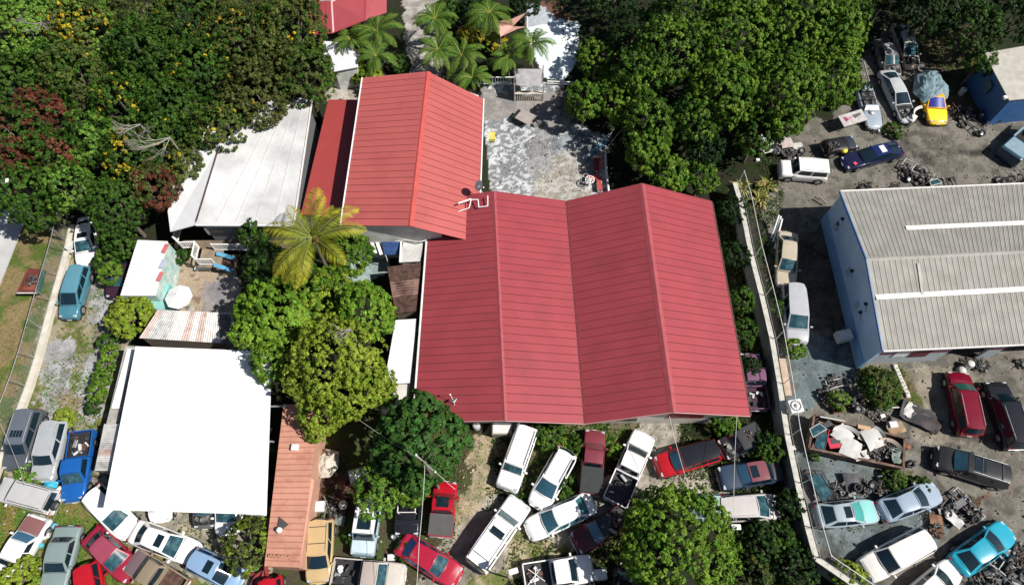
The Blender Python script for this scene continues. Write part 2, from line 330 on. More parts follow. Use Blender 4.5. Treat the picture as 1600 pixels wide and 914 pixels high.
def ridge(mb, a, b, m, w=.28, h=.05, axis_=None):
    a, b = Vector(a), Vector(b); d = (b-a).normalized(); s = d.cross(Vector((0, 0, 1))).normalized()*w
    z = Vector((0, 0, h)); z2 = Vector((0, 0, -.1))
    mb.add([a-s+z2, a+z, a+s+z2, b-s+z2, b+z, b+s+z2], [(0, 1, 4, 3), (1, 2, 5, 4), (0, 2, 1), (3, 4, 5)], m)
def edge(mb, a, b, m, w=.09, h=.12, dz=0):
    a, b = Vector(a), Vector(b); d = b-a; q = d.to_track_quat('X', 'Z').to_matrix().to_4x4(); c = (a+b)/2+Vector((0, 0, dz))
    mb.box((0, 0, 0), (d.length, w, h), m, mtx=Matrix.Translation(c) @ q)
# A: wide twin-gabled red roof
e0 = P(649, 632, 3.0); e0n = P(690.5, 322, 3.0); e0n = Vector((e0.x+.15, 31.9, 3.0))
r1s = P(789, 656, 4.7); r1n = P(772, 300, 4.7); vs_ = P(914, 661, 3.3); vn = P(885, 315.5, 3.3); r2s = P(1052, 643, 5.6); r2n = P(1003, 288, 5.6); e3s = P(1172, 649, 3.0); e3n = P(1112, 316, 3.0)
e0.y = 13.25
T = thing('twin_gable_house', 'long building under a wide red metal roof with two ridges and a valley', 'building', (4.8, 22, 0))
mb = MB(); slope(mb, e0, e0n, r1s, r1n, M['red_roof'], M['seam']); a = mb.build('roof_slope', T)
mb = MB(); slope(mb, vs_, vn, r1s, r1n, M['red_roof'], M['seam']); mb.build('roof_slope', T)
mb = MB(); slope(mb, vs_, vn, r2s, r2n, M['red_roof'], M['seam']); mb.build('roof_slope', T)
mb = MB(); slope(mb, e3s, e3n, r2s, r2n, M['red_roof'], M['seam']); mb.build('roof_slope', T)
for a, b_ in ((r1s, r1n), (r2s, r2n)):
    mb = MB(); ridge(mb, a, b_, M['ridge']); mb.build('ridge_cap', T)
mb = MB(); edge(mb, vs_+Vector((0, 0, .03)), vn+Vector((0, 0, .03)), M['seam'], .12, .03); mb.build('valley_flashing', T)
mb = MB(); edge(mb, e0+Vector((-.09, 0, -.03)), e0n+Vector((-.09, 0, -.03)), M['gutter'], .14, .12)
for i in range(9): q = lerp(e0, e0n, (i+.5)/9); mb.box((q.x-.13, q.y, 2.93), (.1, .05, .16), M['trim'])
mb.build('gutter', T)
mb = MB(); edge(mb, e3s+Vector((.07, 0, -.05)), e3n+Vector((.07, 0, -.05)), M['rust'], .1, .1)
for i in range(34): q = lerp(e3s, e3n, (i+.5)/34); mb.box((q.x+.12, q.y, 2.9), (.1, .06, .1), M['trim'])
mb.build('eave_board', T)
for a, b_ in ((e0, r1s), (r1s, vs_), (vs_, r2s), (r2s, e3s)):
    mb = MB(); edge(mb, a+Vector((0, -.05, -.08)), b_+Vector((0, -.05, -.08)), mat('barge_pink', (.5, .25, .24), .6), .05, .14); mb.build('barge_board', T)
for a, b_ in ((e0n, r1n), (r1n, vn), (vn, r2n), (r2n, e3n)):
    mb = MB(); edge(mb, a+Vector((0, .04, -.03)), b_+Vector((0, .04, -.03)), M['ridge'], .06, .14); mb.build('barge_board', T)
mb = MB(); y0 = 13.95; y1 = 31.2
pl = [(e0.x+.5, y0), (r1s.x, y0), (vs_.x, y0), (r2s.x, y0), (e3s.x-.5, y0)]; zt = [2.95, 4.5, 3.1, 5.4, 2.95]
def gable_wall(mb, pts, zt, th, m):
    for (a, za), (b2, zb) in zip(list(zip(pts, zt))[:-1], list(zip(pts, zt))[1:]):
        mb.prism([a, b2, (b2[0], b2[1]+th), (a[0], a[1]+th)], 0, [za, zb, zb, za], m)
gable_wall(mb, pl, zt, .2, M['pale']); gable_wall(mb, [(e0n.x+.5, y1-.3), (r1n.x, y1-.3), (vn.x, y1-.3), (r2n.x, y1-.3), (e3n.x-.5, y1-.3)], [2.7, 4.2, 2.8, 5.1, 2.7], .2, M['block'])
mb.prism([(e0.x+.5, y0+.2), (e0.x+.7, y0+.2), (e0.x+.7, y1-.2), (e0.x+.5, y1-.2)], 0, 2.8, M['block']); mb.prism([(e3s.x-.7, y0+.2), (e3s.x-.5, y0+.2), (e3s.x-.5, y1-.2), (e3s.x-.7, y1-.2)], 0, 2.8, M['block'])
mb.build('wall', T)
mb = MB(); rp = mat('red_wall_panel', (.35, .03, .04), .7, dirt=(.6, .55, .5), dirtamt=.4); mb.box((12.6, y0-.02, 2.6), (2.6, .04, 2.2), rp); mb.build('wall_panel', T)
for x in (-2.0, 8.6):
    mb = MB(); mb.box((x, y0-.02, 1.4), (1.4, .05, 1.2), M['gutter']); f = mb.build('window', T); mb = MB(); mb.box((x, y0-.05, 1.4), (1.2, .03, 1.0), M['glass']); mb.build('pane', f)
# B: upper gabled roof, paler
T = thing('gabled_house', 'house with a faded coral red metal gable roof and white fascia', 'house', (-8, 35, 0))
brs = P(640, 353, 5.9); brn = P(668, 112, 5.9); bls = P(533, 352, 5.2); bln = P(567, 122, 5.2); bes = P(685, 360, 5.0)
ben = P(755, 155, 3.5); d = (bes-brs); bes = brs+d*((ben.x+.0-brs.x)/d.x)
bes.z = 3.5; bes.x = ben.x-.1; bes.y = 27.6
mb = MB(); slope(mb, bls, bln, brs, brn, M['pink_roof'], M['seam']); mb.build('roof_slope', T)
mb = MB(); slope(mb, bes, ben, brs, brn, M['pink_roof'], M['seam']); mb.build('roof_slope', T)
mb = MB(); ridge(mb, brs, brn, mat('coral_ridge_cap', (.45, .075, .065), .45), .3); mb.build('ridge_cap', T)
mb = MB(); edge(mb, bls+Vector((-.06, 0, -.02)), bln+Vector((-.06, 0, -.02)), M['white'], .1, .16); mb.build('fascia', T)
mb = MB(); edge(mb, bes+Vector((.06, 3.6, -.02)), ben+Vector((.06, 0, -.02)), M['white'], .1, .14); mb.build('fascia', T)
mb = MB(); yb = brs.y+.5
def quadwall(mb, a, b_, z0, za, zb, th, m):
    mb.prism([(a[0], a[1]), (b_[0], b_[1]), (b_[0], b_[1]+th), (a[0], a[1]+th)], z0, [za, zb, zb, za], m)
quadwall(mb, (bls.x+.5, yb), (brs.x, yb), 0, 5.05, 5.75, .2, M['block']); quadwall(mb, (brs.x, yb), (-5.6, yb), 0, 5.75, 4.7, .2, M['block'])
quadwall(mb, (bln.x+.5, brn.y-.7), (brn.x, brn.y-.7), 0, 5.05, 5.75, .2, M['block']); quadwall(mb, (brn.x, brn.y-.7), (ben.x-.4, brn.y-.7), 0, 5.75, 3.5, .2, M['block'])
mb.prism([(bls.x+.5, yb+.2), (bls.x+.7, yb+.2), (bln.x+.7, brn.y-.7), (bln.x+.5, brn.y-.7)], 0, 5.0, M['block'])
mb.prism([(ben.x-.6, 32.2), (ben.x-.4, 32.2), (ben.x-.4, brn.y-.7), (ben.x-.6, brn.y-.7)], 0, 3.3, M['block']); mb.build('wall', T)
mb = MB(); q = P(765, 213, 2.6); mb.box((q.x+.2, q.y, 2.5), (.55, .8, .35), mat('yellow_hood', (.65, .55, .12), .6)); mb.box((q.x+.2, q.y, 2.2), (.4, .6, .25), M['dark']); mb.build('wall_lamp_hood', T)
# C: plain red lean-to
def lean(name, label, cat, px, hs, m, t=.08, wallm=None, inset=.25, wall=True, z0=0):
    pts = [P(a, b_, h) for (a, b_), h in zip(px, hs)]; c = sum(pts, Vector())/len(pts)
    T = thing(name, label, cat, (c.x, c.y, 0)); mb = MB(); mb.slab(pts, t, m); r = mb.build('roof', T)
    if wall:
        mb = MB(); q = [p+(c-p)*(inset/max((c-p).length, .1)) for p in pts]
        n = len(q)
        for i in range(n):
            a, b_ = q[i], q[(i+1) % n]; d = (b_-a); d.z = 0; s = Vector((-d.y, d.x, 0)).normalized()*.06
            mb.prism([(a+s)[:2], (b_+s)[:2], (b_-s)[:2], (a-s)[:2]], z0, [a.z-t-.02, b_.z-t-.02, b_.z-t-.02, a.z-t-.02], wallm or M['block'])
        mb.build('wall', T)
    return T, pts
lean('lean_to', 'plain dark red sheet roof of the low lean-to beside the gable house', 'lean-to', [(513, 156), (570, 156), (548, 340), (470, 335)], [3.1, 3.3, 3.3, 3.0], mat('flat_red_roof', (.32, .05, .048), .5, var=.05))
# D: white flat roof with side slope
dm = mat('chalky_white_roof', (.66, .66, .65), .6, var=.06, vscale=.4, dirt=(.38, .38, .39), dirtamt=.85, dscale=.16)
T, pts = lean('white_roof_house', 'house with a large chalky white sheet roof beside the flowering trees', 'house', [(432, 148), (486, 156), (457, 352), (306, 350), (345, 225)], [4.3, 4.2, 4.1, 4.3, 4.4], dm, .12, mat('grey_clapboard', (.12, .12, .13), .8), .5)
mb = MB(); mb.slab([P(306, 350, 4.3), P(345, 225, 4.4), P(330, 190, 4.2), P(275, 270, 3.8), P(262, 330, 3.6), P(266, 362, 3.6), P(303, 352, 4.2)][::-1], .08, mat('white_roof_wing', (.7, .71, .73), .6, var=.05)); mb.build('roof_wing', T)
mb = MB(); edge(mb, P(306, 352, 4.33), P(457, 353, 4.14), M['white'], .12, .14); edge(mb, P(488, 156, 4.22), P(459, 352, 4.13), M['gutter'], .1, .14); mb.build('fascia', T)
mb = MB(); edge(mb, P(307, 345, 4.5), P(343, 228, 4.6), M['rust'], .06, .06); mb.build('ridge_pipe', T)
mb = MB(); rr = random.Random(4)
for u in (.2, .4, .6, .8): edge(mb, lerp(P(486, 156, 4.215), P(432, 148, 4.315), u)*1, lerp(P(457, 352, 4.115), P(306, 350, 4.315), u)*1, mat('white_seam', (.5, .5, .5), .6), .05, .03)
mb.build('roof_seams', T)
q0 = P(318, 356, 2.6); q1 = P(440, 356, 2.6)
wy_ = P(340, 366, 2.4).y
mb = MB(); mb.box((P(340, 362, 2.2).x, P(340, 351, 4.2).y+.42, 2.5), (1.6, .05, 1.0), M['white']); pb = mb.build('picture_board', T)
mb = MB(); cx = P(340, 362, 2.2).x; cy = P(340, 351, 4.2).y+.38
for k in range(10): mb.box((cx-.5+k*.11, cy-.001*k, 2.4+rr.uniform(-.2, .25)), (rr.uniform(.1, .3), .01, rr.uniform(.08, .25)), mat('picture_colour%d' % (k % 3), [(.5, .3, .08), (.1, .12, .15), (.4, .1, .07)][k % 3], .6))
mb.build('picture', pb)
# E: deck, rails, stair
DK = 1.1
T = thing('timber_deck', 'raised timber deck in front of the white roofed house', 'deck', tuple(P(350, 380, 0)))
mb = MB(); a = P(286, 376, DK); b_ = P(455, 376, DK); yN = P(340, 351, 4.2).y+.4
xs0 = P(284, 382, DK).x; xs1 = P(455, 382, DK).x; yS = P(350, 388, DK).y; dk = mat('deck_boards', (.26, .2, .14), .85, var=.3, vscale=1.2, dirt=(.12, .09, .07), dirtamt=.5, dscale=1.5)
n = 14
for i in range(n):
    y = yS+(yN-yS)*(i+.5)/n; mb.box(((xs0+xs1)/2, y, DK-.03+(i % 2)*.004), (xs1-xs0, (yN-yS)/n-.02, .05), dk)
x0 = P(312, 405, DK).x; x1 = P(345, 405, DK).x; y0_ = P(330, 418, DK).y
for i in range(16): x = x0+(x1+.1-x0)*(i+.5)/16; mb.box((x, (yS+y0_)/2-.02, DK-.03), ((x1+.1-x0)/16-.015, yS-y0_, .05), dk)
mb.build('deck_boards', T)
mb = MB()
for i in range(5):
    for j in range(2): mb = MB(); mb.box((xs0+.3+(xs1-xs0-.6)*i/4, yS+.2+(yN-yS-.4)*j, DK/2-.03), (.12, .12, DK-.06), M['wood']); mb.build('post', T)
def railing(label, pts, h, name='railing', m=None, gap=.16, group='white deck railings'):
    m = m or M['white']; pts = [Vector(p) for p in pts]; c = sum(pts, Vector())/len(pts)
    T = thing(name, label, 'railing', tuple(c), group=group)
    mb = MB(); bl = MB()
    for i, p in enumerate(pts): mb.box((p.x, p.y, p.z+h/2+.04), (.1, .1, h+.08), m)
    pm = mb.build('post', T); mb = MB()
    for a, b_ in zip(pts[:-1], pts[1:]):
        for z in (h, .12): edge(mb, a+Vector((0, 0, z)), b_+Vector((0, 0, z)), m, .1, .06)
        n = max(2, int((b_-a).length/gap))
        for k in range(1, n): q = a.lerp(b_, k/n); bl.box((q.x, q.y, q.z+h/2), (.045, .045, h-.06), m)
    mb.build('rail', T); bl.build('balusters', T)
railing('white railing with a step in it along the west side of the deck', [P(284, 358, DK), P(278, 380, DK), P(287, 388, DK), P(311, 387, DK)], .95)
railing('short white railing running down to the deck landing', [P(311, 389, DK), P(307, 408, DK), P(313, 414, DK), P(337, 414, DK)], .95)
railing('white railing with close balusters above the blue stair', [P(337, 391, DK), P(380, 391, DK), P(400, 394, DK)], .95)
T = thing('stair', 'stair between two sloping blue boards leading off the timber deck', 'stair', tuple(P(360, 408, 0)))
bl = mat('blue_paint', (.06, .25, .42), .5, var=.1)
for (a, b_) in (((338, 396), (366, 404)), ((334, 414), (364, 423))):
    mb = MB(); p0 = P(*a, DK+.15); p1 = P(*b_, .35); p0 = P(a[0], a[1], DK+.3); p1 = P(b_[0], b_[1], .75); edge(mb, p0, p1, bl, .34, .12); mb.build('stringer', T)
for i in range(5):
    q = lerp(P(339, 405, DK-.1), P(366, 414, .2), (i+.3)/5); mb = MB(); mb.box(tuple(q), (.3, 1.0, .05), mat('step_brown', (.11, .05, .045), .8)); mb.build('step', T)
mb = MB()
mb.box((0, 0, .42), (1.3, .4, .06), M['white']); [mb.box((x, 0, .2), (.08, .36, .4), M['white']) for x in (-.55, .55)]
o = mb.build('bench'); o.location = P(320, 422, 0); tag(o, 'white bench against the foot of the deck railing', 'bench')
# F: white shed with cyan side
T, pts = lean('patio_shed', 'long shed with a white corrugated roof and turquoise side wall', 'shed', [(215, 375), (262, 377), (243, 462), (188, 462)], [2.9, 2.7, 2.7, 2.9], mat('white_corrugated', (.68, .66, .66), .6, var=.12, vscale=1, dirt=(.35, .22, .22), dirtamt=.25, dscale=1.3), .06, mat('turquoise_wall', (.30, .50, .48), .6, dirt=(.6, .6, .58), dirtamt=.8, dscale=1.6), .1)
mb = MB()
for i in range(18):
    a = lerp(pts[1], pts[2], (i+.5)/18)+Vector((0, 0, .02)); b_ = lerp(pts[0], pts[3], (i+.5)/18)+Vector((0, 0, .02)); edge(mb, a, b_, mat('white_corr_rib', (.66, .64, .64), .6), .08, .04)
mb.build('roof_ribs', T)
mb = MB()
for k, (a, c3) in enumerate((((258, 388), (.5, .12, .13)), ((254, 412), (.4, .45, .55)), ((250, 432), (.5, .14, .14)))): q = P(*a, 2.85); mb.box(tuple(q), (.3, .8, .06), mat('painted_board%d' % k, c3, .6), -.2)
mb.build('painted_boards', T)
T, pts = lean('turquoise_booth', 'small turquoise wooden booth next to the white parasol', 'booth', [(243, 436), (264, 444), (255, 484), (234, 482)], [1.7, 1.6, 1.6, 1.7], mat('turquoise_top', (.22, .46, .44), .6, dirt=(.12, .35, .34), dirtamt=.4), .05, mat('turquoise_side', (.15, .45, .44), .6), .03)
# parasol
T = thing('parasol', 'open white octagonal parasol shading the stone patio', 'parasol', tuple(P(290, 484, 0)))
q = P(278, 463, 2.3); base = P(290, 480, 0); q = Vector((q.x, q.y, 2.3)); T.location = (q.x, q.y, 0)
mb = MB(); n = 8; rr_ = 1.05; top = (0, 0, 2.65)
for i in range(n):
    a0, a1 = 2*PI*(i+.2)/n, 2*PI*(i+1.2)/n; p0 = (rr_*math.cos(a0), rr_*math.sin(a0), 2.2); p1 = (rr_*math.cos(a1), rr_*math.sin(a1), 2.2); am = (a0+a1)/2; pm = (rr_*.93*math.cos(am), rr_*.93*math.sin(am), 2.2)
    mb.face([p0, pm, p1, top], M['tarp'])
    mb.face([p0, p1, (p1[0], p1[1], 2.08), (p0[0], p0[1], 2.08)], M['tarp'])
mb.build('canopy', T, True); mb = MB(); mb.tube((0, 0, 0), (0, 0, 2.7), .03, M['steel'], 8); mb.build('pole', T, True)
mb = MB(); mb.lathe([(0, .1), (.3, .1), (.35, 0)], M['concrete'], 14); mb.build('base', T, True)
# lounge chair (tilted white panel) on patio
T = thing('deck_chair', 'white framed folding chair leaning beside the parasol', 'chair', tuple(P(267, 440, 0)), -.5)
mb = MB(); mb.box((0, 0, .45), (.75, 1.1, .06), M['gutter'], bev=.02); mb.build('seat', T, True); mb = MB(); mb.box((0, .1, .5), (.5, .6, .03), mat('grey_sling', (.3, .31, .3), .7)); mb.build('sling', T, True)
for x in (-.33, .33):
    for y in (-.45, .45): mb = MB(); mb.tube((x, y, 0), (x, y, .44), .025, M['white']); mb.build('leg', T, True)
mb = MB(); mb.lathe([(0, .72), (.42, .72), (.43, .68), (.1, .66), (.05, .1), (.3, .02), (.3, 0)], M['white'], 18); o = mb.build('patio_table'); o.location = P(264, 420, 0); tag(o, 'round white table beside the turquoise shed wall', 'table')
# G: rusty corrugated shed roof
def corrugated(name, label, cat, eave, rdg, hs, mats, n, wave=.05, wallm=None, walls=True):
    """sheet roof whose flutes run eave to ridge; mats cycle by sheet"""
    e0, e1 = P(*eave[0], hs[0]), P(*eave[1], hs[1]); r0, r1 = P(*rdg[0], hs[2]), P(*rdg[1], hs[3]); c = (e0+e1+r0+r1)/4
    T = thing(name, label, cat, (c.x, c.y, 0)); mb = MB(); rg = random.Random(n)
    cur = mats[0]
    for i in range(n):
        if i % 3 == 0: cur = rg.choice(mats)
        for j, (u0, u1, z0, z1) in enumerate(((i/n, (i+.5)/n, 0, wave), ((i+.5)/n, (i+1)/n, wave, 0))):
            q = [e0.lerp(e1, u0)+Vector((0, 0, z0)), e0.lerp(e1, u1)+Vector((0, 0, z1)), r0.lerp(r1, u1)+Vector((0, 0, z1)), r0.lerp(r1, u0)+Vector((0, 0, z0))]
            mb.face(q, cur)
    mb.slab([e0-Vector((0, 0, .01)), e1-Vector((0, 0, .01)), r1-Vector((0, 0, .01)), r0-Vector((0, 0, .01))], .04, mats[0])
    mb.build('roof', T)
    if walls:
        mb = MB(); q = [e0, e1, r1, r0]
        for i in range(4):
            a = q[i]+(c-q[i])*.06; b_ = q[(i+1) % 4]+(c-q[(i+1) % 4])*.06; d = b_-a; s = Vector((-d.y, d.x, 0)).normalized()*.05
            mb.prism([(a+s)[:2], (b_+s)[:2], (b_-s)[:2], (a-s)[:2]], 0, [a.z-.08, b_.z-.08, b_.z-.08, a.z-.08], wallm or M['wood'])
        mb.build('wall', T)
    return T
CW = [mat('sheet_white', (.6, .58, .56), .65, var=.2, vscale=3, dirt=(.3, .2, .15), dirtamt=.35, dscale=1.5), mat('sheet_pink', (.5, .4, .36), .7, var=.2, vscale=3, dirt=(.25, .12, .08), dirtamt=.5, dscale=2), mat('sheet_grey', (.42, .42, .41), .65, var=.25, vscale=3, dirt=(.16, .12, .1), dirtamt=.4, dscale=2)]
corrugated('corrugated_shed', 'shed roofed with rust stained pale corrugated sheets above the white canopy', 'shed', ((217, 528), (378, 538)), ((246, 484), (372, 490)), (2.9, 2.9, 3.2, 3.2), CW, 44)
corrugated('corrugated_shed', 'dark streaked corrugated sheets at the east end of the pale shed', 'shed', ((345, 538), (396, 542)), ((340, 491), (388, 492)), (2.95, 2.95, 3.25, 3.25), [mat('sheet_dark', (.12, .11, .11), .7, var=.5, vscale=2), CW[2]], 14, walls=False)
# H: big white canopy roof
T, pts = lean('white_canopy', 'huge plain white flat canopy roof over the lower left lot', 'canopy', [(212, 541), (425, 549), (416, 805), (391, 803), (161, 796)], [3.7, 3.7, 3.6, 3.6, 3.6], M['tarp'], .07, wall=False)
mb = MB()
for a in ((225, 560), (410, 565), (398, 790), (180, 780), (200, 670), (405, 680), (290, 790)): q = P(*a, 3.6); mb = MB(); mb.tube((q.x, q.y, 0), (q.x, q.y, 3.55), .06, M['steel']); mb.build('post', T)
mb = MB()
for a, b_ in (((166, 788), (400, 798)), ((190, 670), (428, 690)), ((214, 552), (440, 556)), ((400, 803), (412, 806)), ((405, 636), (448, 634)), ((385, 803), (415, 805))): edge(mb, P(*a, 3.48), P(*b_, 3.48), M['steel'], .1, .1)
mb.build('beams', T)
corrugated('lean_to', 'narrow strip of pale corrugated sheet along the west edge of the white canopy', 'lean-to', ((163, 662), (148, 735)), ((195, 662), (185, 735)), (2.3, 2.3, 2.7, 2.7), CW, 22)
T, pts = lean('block_store', 'long low grey concrete store squeezed against the white canopy', 'store', [(196, 540), (214, 541), (184, 662), (166, 662)], [2.2, 2.2, 2.2, 2.2], M['concrete'], .1, M['block'], .05)
mb = MB(); edge(mb, P(205, 545, 2.35), P(180, 638, 2.35), M['white'], .55, .08); mb.build('white_sheet', T)
# J: salmon roof
sm = mat('salmon_roof', (.54, .265, .19), .7, var=.12, vscale=.8, dirt=(.3, .1, .06), dirtamt=.35, dscale=1.1)
T = thing('salmon_roof_shed', 'long narrow shed under a salmon pink metal roof with rusty streaks', 'shed', tuple(P(450, 780, 0)))
e0, e1, r0, r1 = P(413, 884, 2.8), P(443, 632, 2.8), P(468, 886, 3.1), P(492, 700, 3.1); r1m = P(493, 702, 3.1)
def along(a, b_, y): t = (y-a.y)/(b_.y-a.y); return a.lerp(b_, t)
r1 = along(r0, r1, e1.y)
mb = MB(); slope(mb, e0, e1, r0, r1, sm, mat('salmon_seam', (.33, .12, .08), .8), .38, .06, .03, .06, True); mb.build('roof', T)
mb = MB(); p0 = P(468, 888, 2.9); p1 = P(491, 750, 2.9); ii = Vector((0, 0, 0)); a1 = along(r0, r1, p1.y)
mb.slab([r0-Vector((0, 0, .02)), p0, p1+Vector((.0, 0, 0)), P(478, 738, 3.05)], .05, sm); mb.build('roof_flap', T)
mb = MB(); dd = Vector((.15, 0, 0)); mb.prism([(e0+dd)[:2], (r0-dd)[:2], (r1-dd)[:2], (e1+dd)[:2]], 0, [2.68, 2.95, 2.95, 2.68], mat('salmon_wall', (.45, .25, .18), .8)); mb.build('wall', T)
mb = MB(); q = P(461, 699, 3.0); mb.box((q.x, q.y, 3.06), (.5, .45, .22), M['gutter'], bev=.05); mb.box((q.x, q.y, 3.18), (.25, .25, .06), M['white']); mb.build('roof_vent', T)
mb = MB(); q = P(441, 822, 2.9); mb.add([(q.x-.3, q.y-.5, 2.97), (q.x+.45, q.y+.1, 3.02), (q.x-.25, q.y+.6, 3.0)], [(0, 1, 2)], mat('hole_dark', (.06, .06, .06), .9)); mb.lathe([(0, .25), (.17, .25), (.18, 0)], M['white'], 12, Matrix.Translation((q.x-.1, q.y-.25, 3.0))); mb.build('roof_patch', T)
mb = MB(); rg = random.Random(8)
for i in range(18): q = lerp(P(421, 868, 2.9), P(464, 872, 3.13), i/18); mb.box((q.x, q.y+rg.uniform(-.05, .05), q.z+.04), (.14, .16, .06), mat('tile_chip', (.4, .2, .13), .9))
mb.build('broken_ridge_tiles', T)
# K: strip of small roofs west of the twin gable
corrugated('rusty_lean_to', 'rusty brown corrugated lean-to roof tight against the long red roof', 'lean-to', ((605, 417), (618, 490)), ((658, 410), (650, 486)), (2.3, 2.3, 2.7, 2.7), [M['rust'], mat('sheet_brown', (.24, .14, .12), .8, var=.4, vscale=3)], 18, .04)
lean('white_lean_to', 'narrow pale blue white flat roof between the tree and the long red roof', 'lean-to', [(618, 500), (651, 498), (640, 598), (600, 600)], [2.6, 2.6, 2.6, 2.6], mat('pale_blue_roof', (.66, .70, .74), .5, var=.05), .1)
lean('concrete_roof_slab', 'grey concrete roof slab below the narrow white roof', 'roof', [(604, 600), (640, 600), (634, 640), (585, 640)], [2.2, 2.2, 2.2, 2.2], M['pale'], .12)
lean('white_box_roof', 'small pale flat roof under the wall of the gable house', 'roof', [(630, 378), (662, 380), (656, 408), (624, 410)], [2.7, 2.7, 2.7, 2.7], mat('dusty_white_roof', (.52, .52, .5), .8, var=.2, dirt=(.28, .27, .25), dirtamt=.5), .1)
T = thing('blue_awning', 'dark blue awning with white spots below the gable house wall', 'awning', tuple(P(610, 390, 0)))
bm_ = mat('spotted_blue_cloth', (.012, .05, .16), .6, var=.4, vscale=4, dirt=(.35, .45, .6), dirtamt=.12, dscale=5)
mb = MB(); mb.slab([P(596, 377, 2.7), P(626, 378, 2.7), P(623, 398, 2.3), P(601, 398, 2.3)], .04, bm_); mb.build('canopy', T); mb = MB()
for a in ((597, 377), (625, 378), (602, 398), (622, 398)): q = P(*a, 2.3); mb.tube((q.x, q.y, 0), (q.x, q.y, 2.6 if a[1] < 380 else 2.2), .04, M['white'])
edge(mb, P(576, 374, 2.75), P(627, 377, 2.75), M['white'], .12, .12); edge(mb, P(627, 377, 2.75), P(625, 410, 2.75), M['white'], .12, .12); mb.build('frame', T)
mb = MB()
for i, a in enumerate(((583, 384), (592, 386))): edge(mb, P(a[0]-3, a[1]-8, 2.6), P(a[0]+4, a[1]+12, 2.2), M['gutter'], .25, .05)
single(mb, 'pale_slats', 'two pale slats of a torn shelter beside the blue awning', 'slats', kind=None)
# L: warehouse
T = thing('warehouse', 'blue walled warehouse with weathered grey corrugated gable roof', 'warehouse', (40, 25, 0))
wsw, wse = P(1380, 548, 4), P(1600, 538, 4); wse = wsw+(wse-wsw)*2.6; wnw, wne = P(1313, 300, 4), P(1600, 288, 4); wne = wnw+(wne-wnw)*2.2
wrw = P(1354, 405, 5.6); wre = P(1600, 393, 5.6); wre = wrw+(wre-wrw)*2.3
wr = mat('weathered_roof_sheet', (.34, .33, .30), .8, var=.14, vscale=.9, dirt=(.29, .26, .22), dirtamt=.4, dscale=.6); wr2 = mat('roof_sheet_seam', (.25, .24, .22), .9)
mb = MB(); slope(mb, wsw, wse, wrw, wre, wr, wr2, .42, .07, .03, .07); mb.build('roof_slope', T)
mb = MB(); slope(mb, wnw, wne, wrw, wre, wr, wr2, .42, .07, .03, .07); mb.build('roof_slope', T)
mb = MB(); ridge(mb, wrw, wre, wr, .3, .05); mb.build('ridge_cap', T)
mb = MB(); wb = mat('warehouse_blue', (.46, .68, .88), .6, var=.08, vscale=.6, dirt=(.33, .52, .74), dirtamt=.3); wd = mat('warehouse_lower_blue', (.25, .45, .68), .6, var=.1)
xw = (wsw.x+wnw.x)/2-.02; ys, yn, yr = wsw.y+.05, wnw.y-.2, wrw.y
mb.prism([(xw, ys), (xw+.2, ys), (xw+.2, yr), (xw, yr)], 1.3, [3.92, 3.92, 5.5, 5.5], wb); mb.prism([(xw, yr), (xw+.2, yr), (xw+.2, yn), (xw, yn)], 1.3, [5.5, 5.5, 3.92, 3.92], wb)
mb.prism([(xw-.08, ys), (xw+.2, ys), (xw+.2, yn), (xw-.08, yn)], 0, 1.3, wd); mb.build('wall', T)
mb = MB(); edge(mb, wsw+Vector((-.06, 0, 0)), wrw+Vector((-.06, 0, 0)), mat('deep_blue_trim', (.03, .12, .32), .5), .08, .16); edge(mb, wnw+Vector((-.06, 0, 0)), wrw+Vector((-.06, 0, 0)), mat('deep_blue_trim', (.03, .12, .32), .5), .08, .16); mb.build('barge_board', T)
wg = mat('south_wall_grey', (.42, .47, .50), .7, var=.1, dirt=(.3, .33, .33), dirtamt=.3); pk = mat('pink_stripe', (.5, .08, .16), .6)
def sy(x, dy=0): t = (x-wsw.x)/(wse.x-wsw.x); return wsw.y+.45+(wse.y-wsw.y)*t+dy
mb = MB(); xa, xb = xw+.2, P(1487, 560, 2).x
def swall(x0, x1, z0, z1, m, dy=0, th=.18): mb.prism([(x0, sy(x0, dy)), (x1, sy(x1, dy)), (x1, sy(x1, dy)+th), (x0, sy(x0, dy)+th)], z0, z1, m)
swall(xa, xb, 0, 3.9, wg); xp0, xp1 = P(1538, 565, 1).x, P(1560, 565, 1).x; swall(xp0, xp1, 0, 3.9, wg); swall(xb, xp0, 3.3, 3.9, wg); swall(xp1, 60, 3.3, 3.9, wg); swall(xp1+5, xp1+6, 0, 3.3, wg); mb.build('front_wall', T)
mb = MB(); swall(xa, xb-.05, 1.9, 2.2, pk, -.02, .02); swall(xp0, xp1, 1.9, 2.2, pk, -.02, .02); mb.build('wall_stripe', T)
mb = MB(); x_ = P(1400, 558, 2).x; swall(x_, x_+1.0, 1.4, 3.0, M['white'], -.05, .03); mb.build('poster', T)
mb = MB(); x_ = P(1432, 555, 2).x; swall(x_-.2, x_+1.1, 1.2, 3.0, mat('maroon_board', (.12, .012, .03), .6), -.05, .03); mb.build('sign_board', T)
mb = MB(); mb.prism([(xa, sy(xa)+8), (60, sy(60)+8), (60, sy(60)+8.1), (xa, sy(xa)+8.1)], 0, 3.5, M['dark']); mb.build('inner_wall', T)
mb = MB(); edge(mb, wsw+Vector((0, -.05, 0)), wse+Vector((0, -.05, 0)), M['gutter'], .1, .12); mb.build('gutter', T); mb = MB(); edge(mb, wnw+Vector((0, .05, .02)), wne+Vector((0, .05, .02)), M['gutter'], .12, .12); mb.build('gutter', T)
